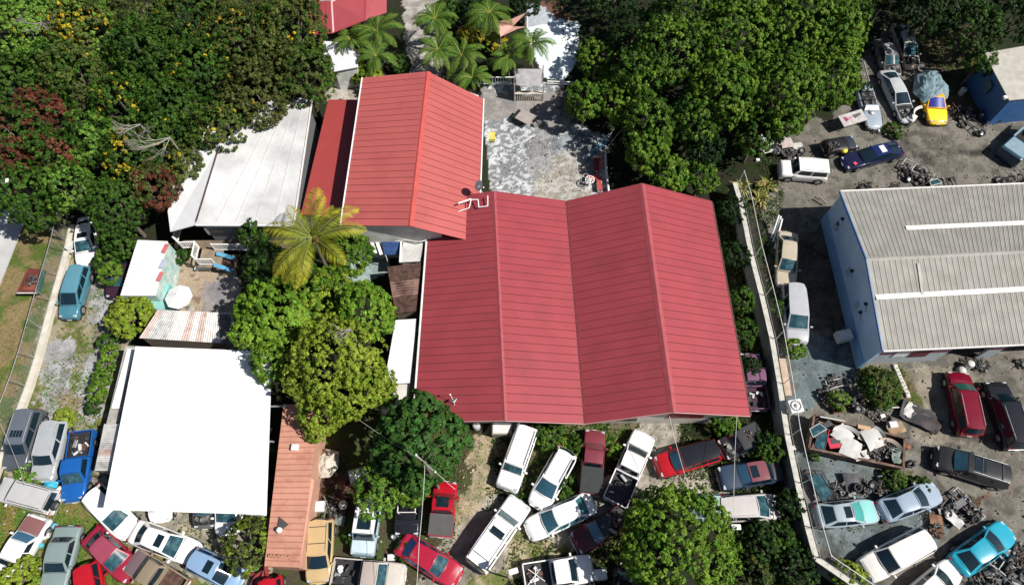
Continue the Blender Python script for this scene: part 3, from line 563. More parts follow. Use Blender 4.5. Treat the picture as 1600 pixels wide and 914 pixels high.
def onslope(px, py):
    # height of the roof plane seen at that pixel, by stepping
    for h in np.arange(5.8, 3.8, -.01):
        q = P(px, py, h); t = (q.x-wrw.x)/(wre.x-wrw.x); yy = wrw.y+(wre.y-wrw.y)*t; ye = wsw.y+(wse.y-wsw.y)*((q.x-wsw.x)/(wse.x-wsw.x)); yn_ = wnw.y+(wne.y-wnw.y)*((q.x-wnw.x)/(wne.x-wnw.x))
        z = 5.6-1.6*((yy-q.y)/(yy-ye) if q.y < yy else (q.y-yy)/(yn_-yy))
        if z >= h: return Vector((q.x, q.y, z+.06))
    return P(px, py, 4)
ws = mat('white_skylight_strip', (.72, .71, .68), .5, var=.08)
for a, b_, wd_ in (((1415, 357), (1640, 347), .38), ((1368, 465), (1640, 450), .42), ((1434, 412), (1441, 462), .2)):
    mb = MB(); edge(mb, onslope(*a), onslope(*b_), ws if wd_ > .25 else mat('faint_strip', (.42, .40, .36), .8), wd_, .035); mb.build('skylight', T)
for a, s in (((1326, 425), (.5, .7)), ((1340, 476), (.4, .6)), ((1330, 352), (.5, .9))):
    # fittings on the west wall
    hh = 2.3; q = P(*a, hh); mb = MB(); mb.box((xw-.05, q.y, hh), (.1, s[0], s[1]), mat('pale_blue_box', (.35, .45, .55), .6)); mb.build('wall_panel', T)
for a, hh in (((1341, 423), 2.9), ((1342, 488), 2.6), ((1316, 350), 2.6), ((1333, 342), 3.4), ((1357, 475), 3.6)):
    q = P(*a, hh); mb = MB(); mb.tube((xw-.18, q.y, hh), (xw+.02, q.y, hh), .13, M['black'], 10); mb.tube((xw-.06, q.y, hh), (xw-.06, q.y-.5, hh-.4), .03, M['steel']); mb.build('vent_pipe', T)
# M: small blue building far right
T, pts = lean('blue_shed', 'small dark blue shed with a pale cracked flat roof at the right edge', 'shed', [(1538, 83), (1700, 55), (1700, 145), (1577, 157)], [3.5, 3.5, 3.4, 3.4], mat('cream_roof', (.42, .40, .36), .8, var=.15, dirt=(.2, .17, .14), dirtamt=.3, dscale=.8), .1, mat('navy_wall', (.04, .13, .33), .6), .25)
mb = MB(); edge(mb, P(1568, 153, 3.3), P(1700, 146, 3.3), M['white'], .3, .2); mb.build('gutter', T)
mb = MB(); a = lerp(pts[0], pts[3], .45); mb.box((a.x+.1, a.y, 2.1), (.1, 1.5, 1.1), mat('blue_glass', (.1, .17, .2), .2), -.15)
mb.build('window', T)
# N: top left house & shed
T = thing('hip_roof_house', 'house with a deep red hipped metal roof at the top edge', 'house', tuple(P(550, 0, 0)))
p = P; top = [P(515, -40, 5.2), P(575, -60, 5.2)]
c0, c1, c2, c3 = P(480, 50, 3.6), P(545, 62, 3.6), P(605, 15, 3.6), P(480, -60, 3.6); ap = P(517, 2, 5.0); ap2 = P(575, -70, 5.0)
mb = MB(); slope(mb, P(482, 55, 3.5), P(520, 52, 3.5), P(480, 3, 5.0), P(517, 2, 5.0), M['red_roof'], M['seam'], .45); mb.build('roof_slope', T)
mb = MB(); mb.slab([P(520, 52, 3.5), P(571, 32, 3.9), P(574, -30, 5), P(517, 2, 5.0)], .05, M['red_roof']); mb.build('roof_slope', T)
mb = MB(); mb.slab([P(571, 32, 3.9), P(604, 20, 3.4), P(604, -40, 4.6), P(574, -30, 5)], .05, M['red_roof']); mb.build('roof_slope', T)
mb = MB(); mb.prism([P(490, 40, 0)[:2], P(590, 20, 0)[:2], P(590, -40, 0)[:2], P(490, -40, 0)[:2]], 0, 3.3, M['block']); mb.build('wall', T)
lean('garden_shed', 'small shed with a smooth white roof between tree and palms', 'shed', [(500, 64), (552, 68), (560, 105), (522, 112), (500, 100)], [2.8, 2.8, 2.6, 2.6, 2.7], mat('silver_white_roof', (.62, .64, .68), .45, var=.05), .08)
railing('white slatted fence panel below the small white garden shed', [P(530, 122, 0), P(553, 122, 0)], 1.2, gap=.22, m=M['white'], group='white garden railings')
railing('long white slatted garden fence left of the bar kiosk', [P(742, 132, .1), P(770, 133, .1), P(803, 133, .1)], 1.0, gap=.25, group='white garden railings')
railing('low white rail behind the patio right of the kiosk', [P(856, 132, .1), P(880, 133, .1), P(905, 134, .1)], .4, gap=.5, group='white garden railings')
# O: kiosk
q = P(825, 140, 0); T = thing('bar_kiosk', 'wooden bar kiosk with a curved grey roof and slatted front', 'kiosk', tuple(P(825, 146, 0)))
mb = MB(); a0, a1 = P(804, 108, 2.6), P(847, 108, 2.6); b0, b1 = P(807, 133, 2.2), P(846, 133, 2.2); n = 12; gr = mat('grey_felt_roof', (.34, .33, .34), .8, var=.2, vscale=2)
for i in range(n):
    u0, u1 = i/n, (i+1)/n; k = lambda u: -.14*abs(math.sin(2*PI*u))
    mb.slab([a0.lerp(a1, u0), a0.lerp(a1, u1), b0.lerp(b1, u1)+Vector((0, k(u1), 0)), b0.lerp(b1, u0)+Vector((0, k(u0), 0))], .05, gr)
mb.build('roof', T)
f0, f1 = P(804, 158, 0), P(848, 158, 0); mb = MB(); wdm = mat('bleached_wood', (.48, .43, .37), .8, var=.2)
for i in range(15): c = f0.lerp(f1, (i+.5)/15); mb.box((c.x, c.y, .5), (.09, .05, .9), wdm)
mb.build('front_slats', T)
mb = MB(); c = (f0+f1)/2; mb.box((c.x, c.y+.1, 1.0), ((f1-f0).length, .4, .06), wdm); mb.build('counter', T)
for c in (f0, f1):
    for dy, z in ((0, 1.1), (2.2, 1.2)): mb = MB(); mb.box((c.x, c.y+dy, z), (.1, .1, 2*z), wdm); mb.build('post', T)
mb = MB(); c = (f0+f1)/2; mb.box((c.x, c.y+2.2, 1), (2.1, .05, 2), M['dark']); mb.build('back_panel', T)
# P: pink shade sail
T = thing('shade_sail', 'pale pink shade sail stretched between palms and white slab', 'shade sail', tuple(P(800, 45, 0)))
pkm = mat('pink_cloth', (.6, .33, .28), .7, var=.05); S = [P(776, 34, 3), P(800, 30, 3.3), P(823, 20, 3.8), P(824, 42, 3.2), P(808, 46, 2.9), P(782, 58, 2.8)]; ctr = P(801, 42, 2.7)
mb = MB()
for i in range(6):
    if i == 2: continue
    a, b_ = S[i], S[(i+1) % 6]; mb.face([a, b_, ctr], pkm)
mb.build('cloth', T); 
for s in (S[0], S[2], S[5]): mb = MB(); mb.tube((s.x, s.y, 0), tuple(s), .04, M['steel']); mb.build('post', T)
# ---------------------------------------------------------------- vehicles
KD = {
 'sedan': dict(W=1.76, H=1.42, st=[(0, .62, .76), (.012, .80, .85), (.05, .97, .93), (.2, 1.0, .985), (.5, .97, 1), (.72, .93, 1), (.86, .84, .97), (.95, .73, .88), (.985, .64, .78), (1, .54, .68)], cab=(.13, .76, .27, .58, .72)),
 'old': dict(W=1.80, H=1.38, st=[(0, .7, .9), (.008, .86, .95), (.03, .93, .98), (.2, .95, 1), (.5, .93, 1), (.72, .92, 1), (.9, .88, .99), (.975, .82, .96), (.992, .74, .93), (1, .6, .88)], cab=(.17, .70, .27, .56, .74)),
 'coupe': dict(W=1.74, H=1.30, st=[(0, .6, .72), (.015, .82, .84), (.06, .93, .93), (.2, .94, .99), (.5, .88, 1), (.7, .86, 1), (.86, .76, .96), (.95, .65, .86), (.985, .57, .74), (1, .5, .62)], cab=(.08, .72, .27, .53, .68)),
 'hatch': dict(W=1.70, H=1.50, st=[(0, .6, .80), (.01, .88, .90), (.04, .98, .96), (.2, 1.0, 1), (.5, .98, 1), (.74, .96, 1), (.87, .86, .96), (.95, .74, .87), (.985, .64, .77), (1, .54, .66)], cab=(.03, .80, .10, .58, .74)),
 'suv': dict(W=1.78, H=1.62, st=[(0, .65, .74), (.008, .95, .84), (.03, 1.08, .92), (.09, 1.11, .98), (.2, 1.12, 1), (.5, 1.1, 1), (.73, 1.08, 1), (.87, 1.02, .98), (.955, .93, .92), (.987, .8, .85), (1, .62, .76)], cab=(.015, .765, .065, .62, .78)),
 'box': dict(W=1.74, H=1.68, st=[(0, .65, .93), (.006, 1.0, .97), (.02, 1.10, .99), (.2, 1.12, 1), (.5, 1.1, 1), (.72, 1.08, 1), (.9, 1.05, .99), (.97, .99, .97), (.99, .88, .93), (1, .65, .88)], cab=(.008, .745, .03, .655, .84)),
 'van': dict(W=1.80, H=1.62, st=[(0, .65, .76), (.008, .95, .86), (.03, 1.05, .97), (.2, 1.08, 1), (.5, 1.06, 1), (.76, 1.04, 1), (.88, .96, .97), (.955, .86, .92), (.987, .76, .84), (1, .6, .74)], cab=(.015, .79, .06, .585, .79)),
 'pickup': dict(W=1.76, H=1.62, st=[(.40, .62, .98), (.402, 1.0, .98), (.41, 1.03, .99), (.5, 1.03, 1), (.73, 1.02, 1), (.88, .98, .98), (.96, .90, .94), (.988, .78, .87), (1, .6, .8)], cab=(.41, .755, .44, .64, .8), bed=.40),
 'cabrio': dict(W=1.72, H=1.22, st=[(0, .5, .6), (.015, .7, .76), (.07, .84, .90), (.2, .88, .98), (.5, .82, 1), (.7, .82, 1), (.86, .74, .95), (.95, .6, .84), (.985, .52, .72), (1, .45, .58)], cab=None),
}
def car(name, kind, f, r, c, label, **o):
    D = KD[kind]; rg = random.Random(hash_(label)); hz = o.get('hz', .7)
    F, B = P(*f, hz), P(*r, hz); d = F-B; L = d.length; W = o.get('W', D['W']); H = o.get('H', D['H']); ks = o.get('ks', 1)
    T = thing(name, label, o.get('cat', 'car'), ((F.x+B.x)/2, (F.y+B.y)/2, o.get('z', 0)), math.atan2(d.y, d.x), o.get('group'))
    pt = paint(c, o.get('rough', .24), o.get('dirty', .12), o.get('patch')); hw = W/2
    st = [(t*L-L/2, z, w*hw) for t, z, w in D['st']]
    def top(x):
        for (x0, z0, w0), (x1, z1, w1) in zip(st[:-1], st[1:]):
            if x <= x1 or x1 == st[-1][0]: u = min(max((x-x0)/(x1-x0), 0), 1); return z0+(z1-z0)*u, w0+(w1-w0)*u
    # body
    mb = MB(); ring = lambda x, z, w: [(x, -w*.9, .2), (x, -w*.97, .42), (x, -w, .62*z+.1), (x, -w*.975, z-.13), (x, -w*.88, z-.04), (x, -w*.5, z-.005), (x, 0, z+.01), (x, w*.5, z-.005), (x, w*.88, z-.04), (x, w*.975, z-.13), (x, w, .62*z+.1), (x, w*.97, .42), (x, w*.9, .2)]
    xs = []
    for (a, b_) in zip(st[:-1], st[1:]):
        k = max(1, int((b_[0]-a[0])/.35))
        for i in range(k): u = i/k; xs.append(tuple(a[j]*(1-u)+b_[j]*u for j in range(3)))
    xs.append(st[-1]); V = []; Fc = []
    for x in xs: V += ring(*x)
    for i in range(len(xs)-1):
        for j in range(12): Fc.append((i*13+j, i*13+j+1, (i+1)*13+j+1, (i+1)*13+j))
    n = len(xs); mb.add(V, Fc, pt, True)
    mb.add(ring(*xs[0]), [tuple(range(13))], pt); mb.add(ring(*xs[-1]), [tuple(range(12, -1, -1))], pt)
    mb.box((st[0][0]*.5+st[-1][0]*.5, 0, .2), (st[-1][0]-st[0][0]-.1, W*.9, .1), M['trim'])
    if D['cab']:
        b0, b1, r0, r1, wr = D['cab']; X_ = lambda t: t*L-L/2
        zb0, w0 = top(X_(b0)); zb1, w1 = top(X_(b1)); zb = .96*min(zb0, zb1); wb = hw*.93; wt = hw*wr
        Bc = [(X_(b0), -wb*.97, zb0-.06), (X_(b0), wb*.97, zb0-.06), (X_(b1), wb*.95, zb1-.04), (X_(b1), -wb*.95, zb1-.04)]
        tr0 = .97 if kind in ('box', 'pickup', 'old') else .88
        Tc = [(X_(r0), -wt*tr0, H-.03), (X_(r0), wt*tr0, H-.03), (X_(r1), wt, H-.02), (X_(r1), -wt, H-.02)]
        sides = {'rear': (Bc[0], Bc[1], Tc[1], Tc[0]), 'left': (Bc[1], Bc[2], Tc[2], Tc[1]), 'front': (Bc[2], Bc[3], Tc[3], Tc[2]), 'right': (Bc[3], Bc[0], Tc[0], Tc[3])}
        def patch(mb, q, u0, u1, v0, v1, off, bul, m, nu=8, nv=3):
            q = [Vector(p) for p in q]; nn = (q[1]-q[0]).cross(q[3]-q[0]).normalized()
            ce = sum(q, Vector())/4
            if nn.dot(ce-Vector((ce.x*.0+(X_(b0)+X_(b1))/2, 0, .9))) < 0: nn = -nn
            V = []
            for j in range(nv+1):
                for i in range(nu+1):
                    u = u0+(u1-u0)*i/nu; v = v0+(v1-v0)*j/nv; a = q[0].lerp(q[1], u).lerp(q[3].lerp(q[2], u), v)
                    V.append(a+nn*(off+bul*math.sin(PI*u)*(1-.4*v)))
            F_ = [(j*(nu+1)+i, j*(nu+1)+i+1, (j+1)*(nu+1)+i+1, (j+1)*(nu+1)+i) for j in range(nv) for i in range(nu)]
            mb.add(V, F_, m, True)
        bl = {'rear': .05 if kind in ('box', 'old', 'pickup') else .13, 'front': .17 if kind not in ('box', 'old', 'pickup') else .07, 'left': .03, 'right': .03}
        for s, q in sides.items(): patch(mb, q, 0, 1, 0, 1, 0, bl[s], pt)
    body = mb.build('body', T, True)
    def part(name, fn, par=None, lab=None):
        m_ = MB(); fn(m_); q = m_.build(name, par or T, True)
        if lab: q['label'] = lab
        return q
    gl = o.get('glass', M['glass']); wsg = o.get('ws', M['glassb'])
    if D['cab'] and not o.get('noglass'):
        rc = o.get('roof'); rp = paint(rc, .22) if rc else pt
        def roof(m):
            nx, ny = 6, 6; V = []
            for i in range(nx+1):
                for j in range(ny+1):
                    u = i/nx; v = j/ny*2-1; x = Tc[0][0]+(Tc[2][0]-Tc[0][0])*u; w_ = wt*(tr0+(1-tr0)*u+.03*math.sin(PI*u)); x += (-.10*(1-u)**3+.13*u**3)*(1-(v/w_*w_)**2)*(0 if kind in ('box', 'old', 'pickup') else 1)
                    ex = .035*(1-(2*u-1)**4); V.append((x, v*w_, H-.03+ex+.035*(1-abs(v)**3)))
            m.add(V, [(i*(ny+1)+j, (i+1)*(ny+1)+j, (i+1)*(ny+1)+j+1, i*(ny+1)+j+1) for i in range(nx) for j in range(ny)], rp, True)
        part('roof', roof)
        part('windscreen', lambda m: patch(m, sides['front'], .06, .94, .07, .93, .012, bl['front'], wsg))
        if kind != 'pickup' or True: part('rear_window', lambda m: patch(m, sides['rear'], .09, .91, .18 if kind in ('suv', 'box', 'van') else .1, .9, .012, bl['rear'], gl))
        cuts = [(.07, .5), (.54, .93)] if kind != 'pickup' else [(.1, .9)]
        if kind in ('suv', 'van', 'box') and L > 4.5: cuts = [(.05, .31), (.35, .62), (.66, .94)]
        for s in ('left', 'right'):
            for a, b_ in cuts:
                if s == 'left': aa, bb = a, b_
                else: aa, bb = 1-b_, 1-a
                part('side_window', lambda m: patch(m, sides[s], aa, bb, .14, .88, .012, bl[s], gl, 4, 2))
        if o.get('sunroof'):
            sx = Tc[0][0]+(Tc[2][0]-Tc[0][0])*.72; part('sunroof', lambda m: m.box((sx, 0, H+.045), (o.get('srl', .5), wt*1.25, .012), M['glass'], bev=.005))
        if o.get('rails'):
            for s in (-1, 1): part('roof_rail', lambda m: m.path([(Tc[0][0]+.15, s*wt*.86, H), (Tc[0][0]+.25, s*wt*.86, H+.08), (Tc[2][0]-.3, s*wt*.86, H+.08), (Tc[2][0]-.15, s*wt*.86, H)], .022, o.get('railm', M['alu'])))
        if o.get('bars'):
            for k in range(o['bars']): xx = Tc[0][0]+(Tc[2][0]-Tc[0][0])*(.18+.5*k/max(1, o['bars']-1)); part('roof_bar', lambda m: m.box((xx, 0, H+.07), (.04, wt*1.7, .03), M['trim']))
        if o.get('ribs'):
            part('roof_ribs', lambda m: [m.box(((Tc[0][0]+Tc[2][0])/2, wt*(-.6+1.2*k/4), H+.045), ((Tc[2][0]-Tc[0][0])*.75, .035, .014), rp) for k in range(5)])
        for s in (-1, 1):
            part('wing_mirror', lambda m: m.box((X_(b1)-.25, s*(hw+.09), zb1+.06), (.14, .2, .13), o.get('mirror', pt), bev=.03))
    # bonnet and boot panels
    def panel(t0, t1, wf, m, off=.012, n=6):
        def g(mb):
            V = []
            for i in range(n+1):
                x = (t0+(t1-t0)*i/n)*L-L/2; z, w_ = top(x)
                for j in range(7):
                    v = (j/3-1); yv = v*w_*wf; zz = z+.01-.015*min(1, abs(v*wf)/.5)-(.035*max(0, abs(v*wf)-.5)/.38); V.append((x, yv, zz+off))
            mb.add(V, [(i*7+j, (i+1)*7+j, (i+1)*7+j+1, i*7+j+1) for i in range(n) for j in range(6)], m, True)
        return g
    hood0 = (D['cab'][1]+.015) if D['cab'] else .70
    if o.get('engine'):
        part('engine_bay', panel(hood0, .955, .84, M['dark'], .006))
        def eng(m):
            x0 = hood0*L-L/2; x1 = .95*L-L/2
            for k in range(14):
                s = rg.uniform(.12, .38); x = rg.uniform(x0+.15, x1-.15); m.box((x, rg.uniform(-.6, .6)*hw, top(x)[0]-.02), (s, rg.uniform(.1, .3), rg.uniform(.05, .16)), [M['engine'], m_gr, M['trim']][k % 3], rg.uniform(0, 3))
            m.tube(((x0+x1)/2, 0, top(0)[0]), ((x0+x1)/2, 0, top(0)[0]+.12), .17, m_gr, 12)
        part('engine', eng)
    else:
        part('bonnet', panel(hood0, .955, .86, paint(o['bonnet'], .5, .4) if o.get('bonnet') else pt), lab=o.get('bonnetlab'))
    if kind in ('sedan', 'old', 'coupe', 'cabrio'):
        part('boot_lid', panel(.03, (D['cab'][0] if D['cab'] else .2)-.005, .86, paint(o['boot'], .5, .3) if o.get('boot') else pt))
    if D['cab'] and kind != 'pickup' or kind == 'pickup':
        # dark gap at the foot of the windscreen
        part('cowl', panel(hood0-.022, hood0-.002, .85, M['trim'], .01, 1))
    for s in (-1, 1):
        x = .965*L-L/2; z, w_ = top(x)
        part('headlight', lambda m: m.box((x-.02, s*w_*.74, z-.06), (.2, w_*.36, .12), M['lens'], -s*.3, bev=.03))
        x = (.012*L-L/2) if not D.get('bed') else -L/2+.03; zt = (top(x)[0] if not D.get('bed') else .9); w_ = top(x)[1] if not D.get('bed') else hw*.98
        part('tail_light', lambda m: m.box((x, s*w_*.86, zt-.1), (.1, w_*.22, .2), M['redlens'], bev=.02))
    bmr = paint(o['bumper'], .5) if o.get('bumper') else (pt if kind not in ('box', 'old', 'pickup') else M['steel'])
    part('bumper', lambda m: m.box((L/2-.02, 0, .42), (.16, st[-1][2]*1.9, .2), bmr, bev=.05))
    part('bumper', lambda m: m.box((-L/2+.02, 0, .45), (.16, (st[0][2] if not D.get('bed') else hw*.95)*1.9, .2), bmr, bev=.05))
    part('number_plate', lambda m: m.box((-L/2-.07, 0, .55), (.02, .34, .14), M['white']))
    part('number_plate', lambda m: m.box((L/2+.07, 0, .42), (.02, .34, .12), M['white']))
    # wheels
    wr_ = .31 if kind in ('sedan', 'old', 'coupe', 'hatch', 'cabrio') else .36
    if not o.get('nowheels'):
        for t in (.18, .82):
            for s in (-1, 1):
                x = t*L-L/2
                m_ = MB(); mt = Matrix.Translation((x, s*(hw-.09), wr_)) @ Matrix.Rotation(PI/2, 4, 'X')
                m_.lathe([(wr_*.6, -.1), (wr_*.94, -.1), (wr_, -.06), (wr_, .06), (wr_*.94, .1), (wr_*.6, .1)], M['black'], 18, mt)
                m_.lathe([(0, s*-.098), (wr_+.06, s*-.098)], M['dark'], 18, mt)
                wo = m_.build('wheel', T, True); m_ = MB(); m_.lathe([(0, s*-.12), (wr_*.55, s*-.125), (wr_*.64, s*-.105)], M['rim'], 14, mt); m_.build('rim', wo, True)
    if D.get('bed'):
        x0, x1 = -L/2+.02, .395*L-L/2; zb = .58; zt = .98
        def bed(m):
            lin = o.get('liner', M['trim'])
            for s in (-1, 1): m.box(((x0+x1)/2, s*(hw*.985-.04), (zt+.25)/2), (x1-x0, .08, zt-.25), pt); m.box(((x0+x1)/2, s*(hw*.985-.095), (zt+zb)/2-.01), (x1-x0-.04, .025, zt-zb), lin)
            m.box(((x0+x1)/2, 0, zb-.15), (x1-x0-.02, W-.2, .3), lin); m.box((x1-.03, 0, (zt+zb)/2), (.05, W-.2, zt-zb), pt)
        part('load_bed', bed)
        if not o.get('notail'): part('tailgate', lambda m: m.box((x0-.0, 0, .75), (.07, W*.93, .46), pt))
        if o.get('cover'): part('bed_cover', lambda m: m.box(((x0+x1)/2, 0, zt+.02+o.get('cvh', 0)/2), (x1-x0-.02, W-.08, .05+o.get('cvh', 0)), o['cover'], bev=.02))
        if o.get('load'):
            for k in range(o['load']):
                tx, ty = rg.uniform(x0+.3, x1-.3), rg.uniform(-.5, .5)*hw*1.2
                part('scrap_load', lambda m: m.box((tx, ty, zb+rg.uniform(.15, .3)), (rg.uniform(.2, .6), rg.uniform(.08, .4), rg.uniform(.05, .25)), rg.choice([M['alu'], M['engine'], M['gutter'], M['trim'], M['rust']]), rg.uniform(0, 3), bev=.01))
    if o.get('spare'):
        m_ = MB(); mt = Matrix.Translation((-L/2-.16, .15, .95)) @ Matrix.Rotation(PI/2, 4, 'Y')
        m_.lathe([(.15, -.1), (.34, -.1), (.37, -.05), (.37, .05), (.34, .1), (.15, .1)], M['black'], 18, mt); sw = m_.build('spare_wheel', T, True); m_ = MB(); m_.lathe([(0, -.12), (.2, -.12)], M['rim'], 14, mt); m_.build('rim', sw, True)
    if kind == 'cabrio':
        part('cockpit', panel(.24, .66, .78, M['dark'], .012))
        for s in (-1, 1):
            for xq in (.02, -.16): part('seat', lambda m: (m.box((xq*L-.1, s*hw*.42, .86), (.45, .42, .12), M['engine'], bev=.04), m.box((xq*L-.35, s*hw*.42, 1.0), (.12, .42, .3), M['engine'], bev=.04)))
        part('windscreen_frame', lambda m: m.path([(.17*L, -hw*.85, .84), (.10*L, -hw*.72, 1.15), (.10*L, hw*.72, 1.15), (.17*L, hw*.85, .84)], .04, pt, 6))
        part('windscreen', lambda m: m.face([(.17*L, -hw*.82, .86), (.10*L, -hw*.7, 1.13), (.10*L, hw*.7, 1.13), (.17*L, hw*.82, .86)], wsg))
    T['L'] = L; T['H'] = H
    return T
def hash_(s): 
    h = 7
    for ch in s: h = (h*31+ord(ch)) & 0xffffff
    return h
def add_part(T, name, fn, label=None):
    m = MB(); fn(m); q = m.build(name, T, True)
    if label: q['label'] = label
    return q
WH, WH2, SIL, GRY, DGY, BLK = (.82, .82, .81), (.66, .67, .68), (.38, .40, .42), (.22, .24, .25), (.07, .075, .085), (.014, .015, .02)
RED, MAR, TAN, TEAL = (.36, .02, .035), (.13, .008, .018), (.42, .32, .2), (.05, .17, .22)
pale = M['glassb']; dk = M['glass']
G1 = 'cars parked in the lower left lot'; G2 = 'cars parked below the long red roof'; G3 = 'cars in the right hand yard'
# lower left lot
t = car('parked_car', 'sedan', (133, 414), (138, 338), WH, 'battered white sedan half under the trees with one door hanging open', group=G1, dirty=.35, patch=(.3, .28, .25), sunroof=1)
add_part(t, 'open_door', lambda m: m.box((.3, -1.25, .7), (.9, .08, .6), paint(WH2), -.9, bev=.02))
car('parked_minivan', 'van', (106, 497), (129, 418), (.06, .19, .25), 'teal blue minivan facing down the gravel lane by the left fence', cat='minivan', group=G1, W=1.66, H=1.55, ws=dk, glass=dk, roof=(.10, .25, .33), bumper=(.03, .05, .06))
car('wrecked_car', 'sedan', (178, 464), (196, 404), (.035, .010, .024), 'dark plum coloured car hidden between bushes and the white shed', group=G1, rough=.6)
car('parked_suv', 'suv', (22, 734), (52, 640), (.075, .085, .10), 'dark grey station suv with ribbed roof, leftmost of the three parked side by side', cat='suv', group=G1, rails=1, ribs=1, sunroof=1, ws=dk, roof=(.11, .13, .16), W=1.9)
car('parked_suv', 'suv', (66, 750), (91, 658), (.36, .38, .4), 'silver estate car between the dark grey suv and the blue pickup', cat='estate car', group=G1, ws=dk, H=1.6, rails=1)
t = car('pickup_truck', 'pickup', (114, 783), (130, 674), (.012, .10, .36), 'bright blue pickup truck with tyres and scrap piled in its bed', cat='pickup', group=G1, load=16, glass=dk, ws=pale)
car('parked_suv', 'box', (0, 762), (88, 786), (.46, .46, .46), 'pale silver jeep style suv with a spare wheel on its tail, lying across the grass', cat='suv', group=G1, spare=1, ws=dk, rails=1, railm=M['trim'], H=1.72)
t = car('muscle_car', 'old', (62, 806), (6, 902), WH, 'white two door muscle car with a faded maroon bonnet on the grass', group=G1, bonnet=(.22, .10, .10), bonnetlab='faded maroon bonnet', ws=mat('blue_screen', (.05, .13, .22), .1), W=1.85)
car('old_sedan', 'old', (80, 926), (108, 822), (.20, .26, .26), 'long grey green boxy old sedan cut by the bottom edge of the photo', group=G1, rough=.45, ws=dk, W=1.85, dirty=.3)
car('parked_car', 'sedan', (207, 898), (140, 832), (.28, .015, .04), 'dusty maroon sedan pointing down right beside the grey green old sedan', group=G1, rough=.4, roof=(.3, .06, .10), dirty=.2)
T = car('wrecked_pickup', 'pickup', (203, 872), (284, 924), (.26, .22, .16), 'rusting old pickup with purple grey bonnet and empty rusty bed', cat='pickup', group=G1, rough=.8, patch=(.3, .08, .05), dirty=.5, bonnet=(.16, .11, .12), roof=(.25, .2, .14), liner=M['rust'], ws=mat('broken_green_panel', (.2, .28, .24), .7, dirt=(.45, .1, .07), dirtamt=.5, dscale=2))
car('parked_car', 'hatch', (148, 958), (136, 880), (.42, .01, .02), 'bright red car with a white frame lying on it at the bottom edge', group=G1, ws=dk)
car('parked_suv', 'hatch', (205, 832), (142, 768), WH, 'white hatchback with its tail tucked under the white canopy', group=G1, dirty=.2, patch=(.5, .47, .42), H=1.52, W=1.8)
car('parked_car', 'sedan', (307, 866), (207, 828), WH, 'white sedan with a sunroof parked in front of the white canopy', group=G1, sunroof=1, dirty=.16, patch=(.5, .47, .42))
car('parked_car', 'hatch', (376, 908), (298, 870), (.22, .34, .52), 'pale blue hatchback with its nose pushed into a thorny bush', group=G1, sunroof=1, ws=dk, glass=mat('navy_glass', (.015, .04, .12), .1))
car('parked_car', 'hatch', (249, 814), (256, 740), WH, 'white car under the canopy with only its rounded nose showing', group=G1)
car('parked_van', 'van', (354, 834), (366, 750), WH, 'white van under the canopy, its nose beside the bush', cat='van', group=G1)
car('wrecked_car', 'sedan', (318, 824), (328, 745), (.1, .1, .1), 'stripped dark car under the canopy with its engine bay open', group=G1, engine=1, rough=.8)
car('parked_car', 'hatch', (425, 960), (422, 902), (.42, .01, .02), 'red car just visible at the bottom below the salmon roof', group=G1)
# middle yard
car('parked_minivan', 'van', (497, 910), (503, 811), (.50, .36, .19), 'beige gold people carrier beside the salmon roof', cat='minivan', group=G2, rails=1, railm=paint((.5, .4, .25)), bars=2, ws=dk, W=1.8)
t = car('parked_suv', 'box', (566, 868), (580, 776), (.30, .40, .45), 'pale blue jeep with white roof and dark square sunroof beneath the light green tree', cat='jeep', group=G2, roof=(.75, .76, .76), ws=dk, sunroof=1, srl=.9, bonnet=(.5, .62, .68), bumper=(.08, .14, .18), H=1.7)
t = car('pickup_truck', 'pickup', (632, 902), (520, 893), (.50, .46, .42), 'dusty cream pickup with crumpled scrap in its black bed', cat='pickup', group=G2, load=9, rough=.6, dirty=.3, roof=(.42, .36, .33), patch=(.3, .25, .22), W=1.85)
car('parked_car', 'sedan', (717, 903), (624, 846), (.36, .015, .04), 'glossy crimson sedan next to the dirt drive', group=G2, glass=mat('navy_glass', (.015, .04, .12), .1), dirty=.2, patch=(.5, .47, .42), W=1.78)
t = car('off_roader', 'box', (636, 836), (640, 772), BLK, 'small black open off roader with white roof bars under the tree', cat='jeep', group=G2, noglass=1, H=1.3)
add_part(t, 'roof_bars', lambda m: [m.path([(-1.3, -.6, 1.1), (-1.25, -.6, 1.75), (-1.25, .6, 1.75), (-1.3, .6, 1.1)], .04, M['gutter']), m.path([(0, -.6, 1.1), (0, -.6, 1.75), (0, .6, 1.75), (0, .6, 1.1)], .04, M['gutter']), m.tube((-1.25, -.6, 1.75), (0, -.6, 1.75), .04, M['gutter']), m.tube((-1.25, .6, 1.75), (0, .6, 1.75), .04, M['gutter'])])
car('pickup_truck', 'pickup', (697, 752), (688, 838), (.40, .008, .02), 'red pickup with a flat dark grey bed cover below the big dark tree', cat='pickup', group=G2, cover=mat('grey_tonneau', (.085, .08, .08), .8), sunroof=1, srl=.7, H=1.55, cvh=.05, noglass=0, ws=mat('red_front', (.3, .02, .03), .3), ks=1)
car('parked_suv', 'box', (814, 782), (742, 886), WH, 'big long white suv with roof rack bars and open door on the drive', cat='suv', group=G2, rails=1, bars=2, sunroof=1, W=1.88, H=1.76, dirty=.16, patch=(.5, .47, .42))
car('parked_minivan', 'box', (791, 764), (825, 668), WH, 'white boxy people carrier nearest the front wall of the red roofed building', cat='minivan', group=G2, rails=1, railm=M['trim'], W=1.76, H=1.6, dirty=.2, patch=(.5, .47, .42))
car('parked_car', 'hatch', (838, 792), (888, 703), WH, 'white rounded hatchback between the maroon pickup and white sedan', group=G2, rails=1, railm=M['trim'], ws=mat('deep_screen', (.03, .09, .13), .08, 0, .8), dirty=.16, patch=(.5, .47, .42), H=1.55, W=1.8)
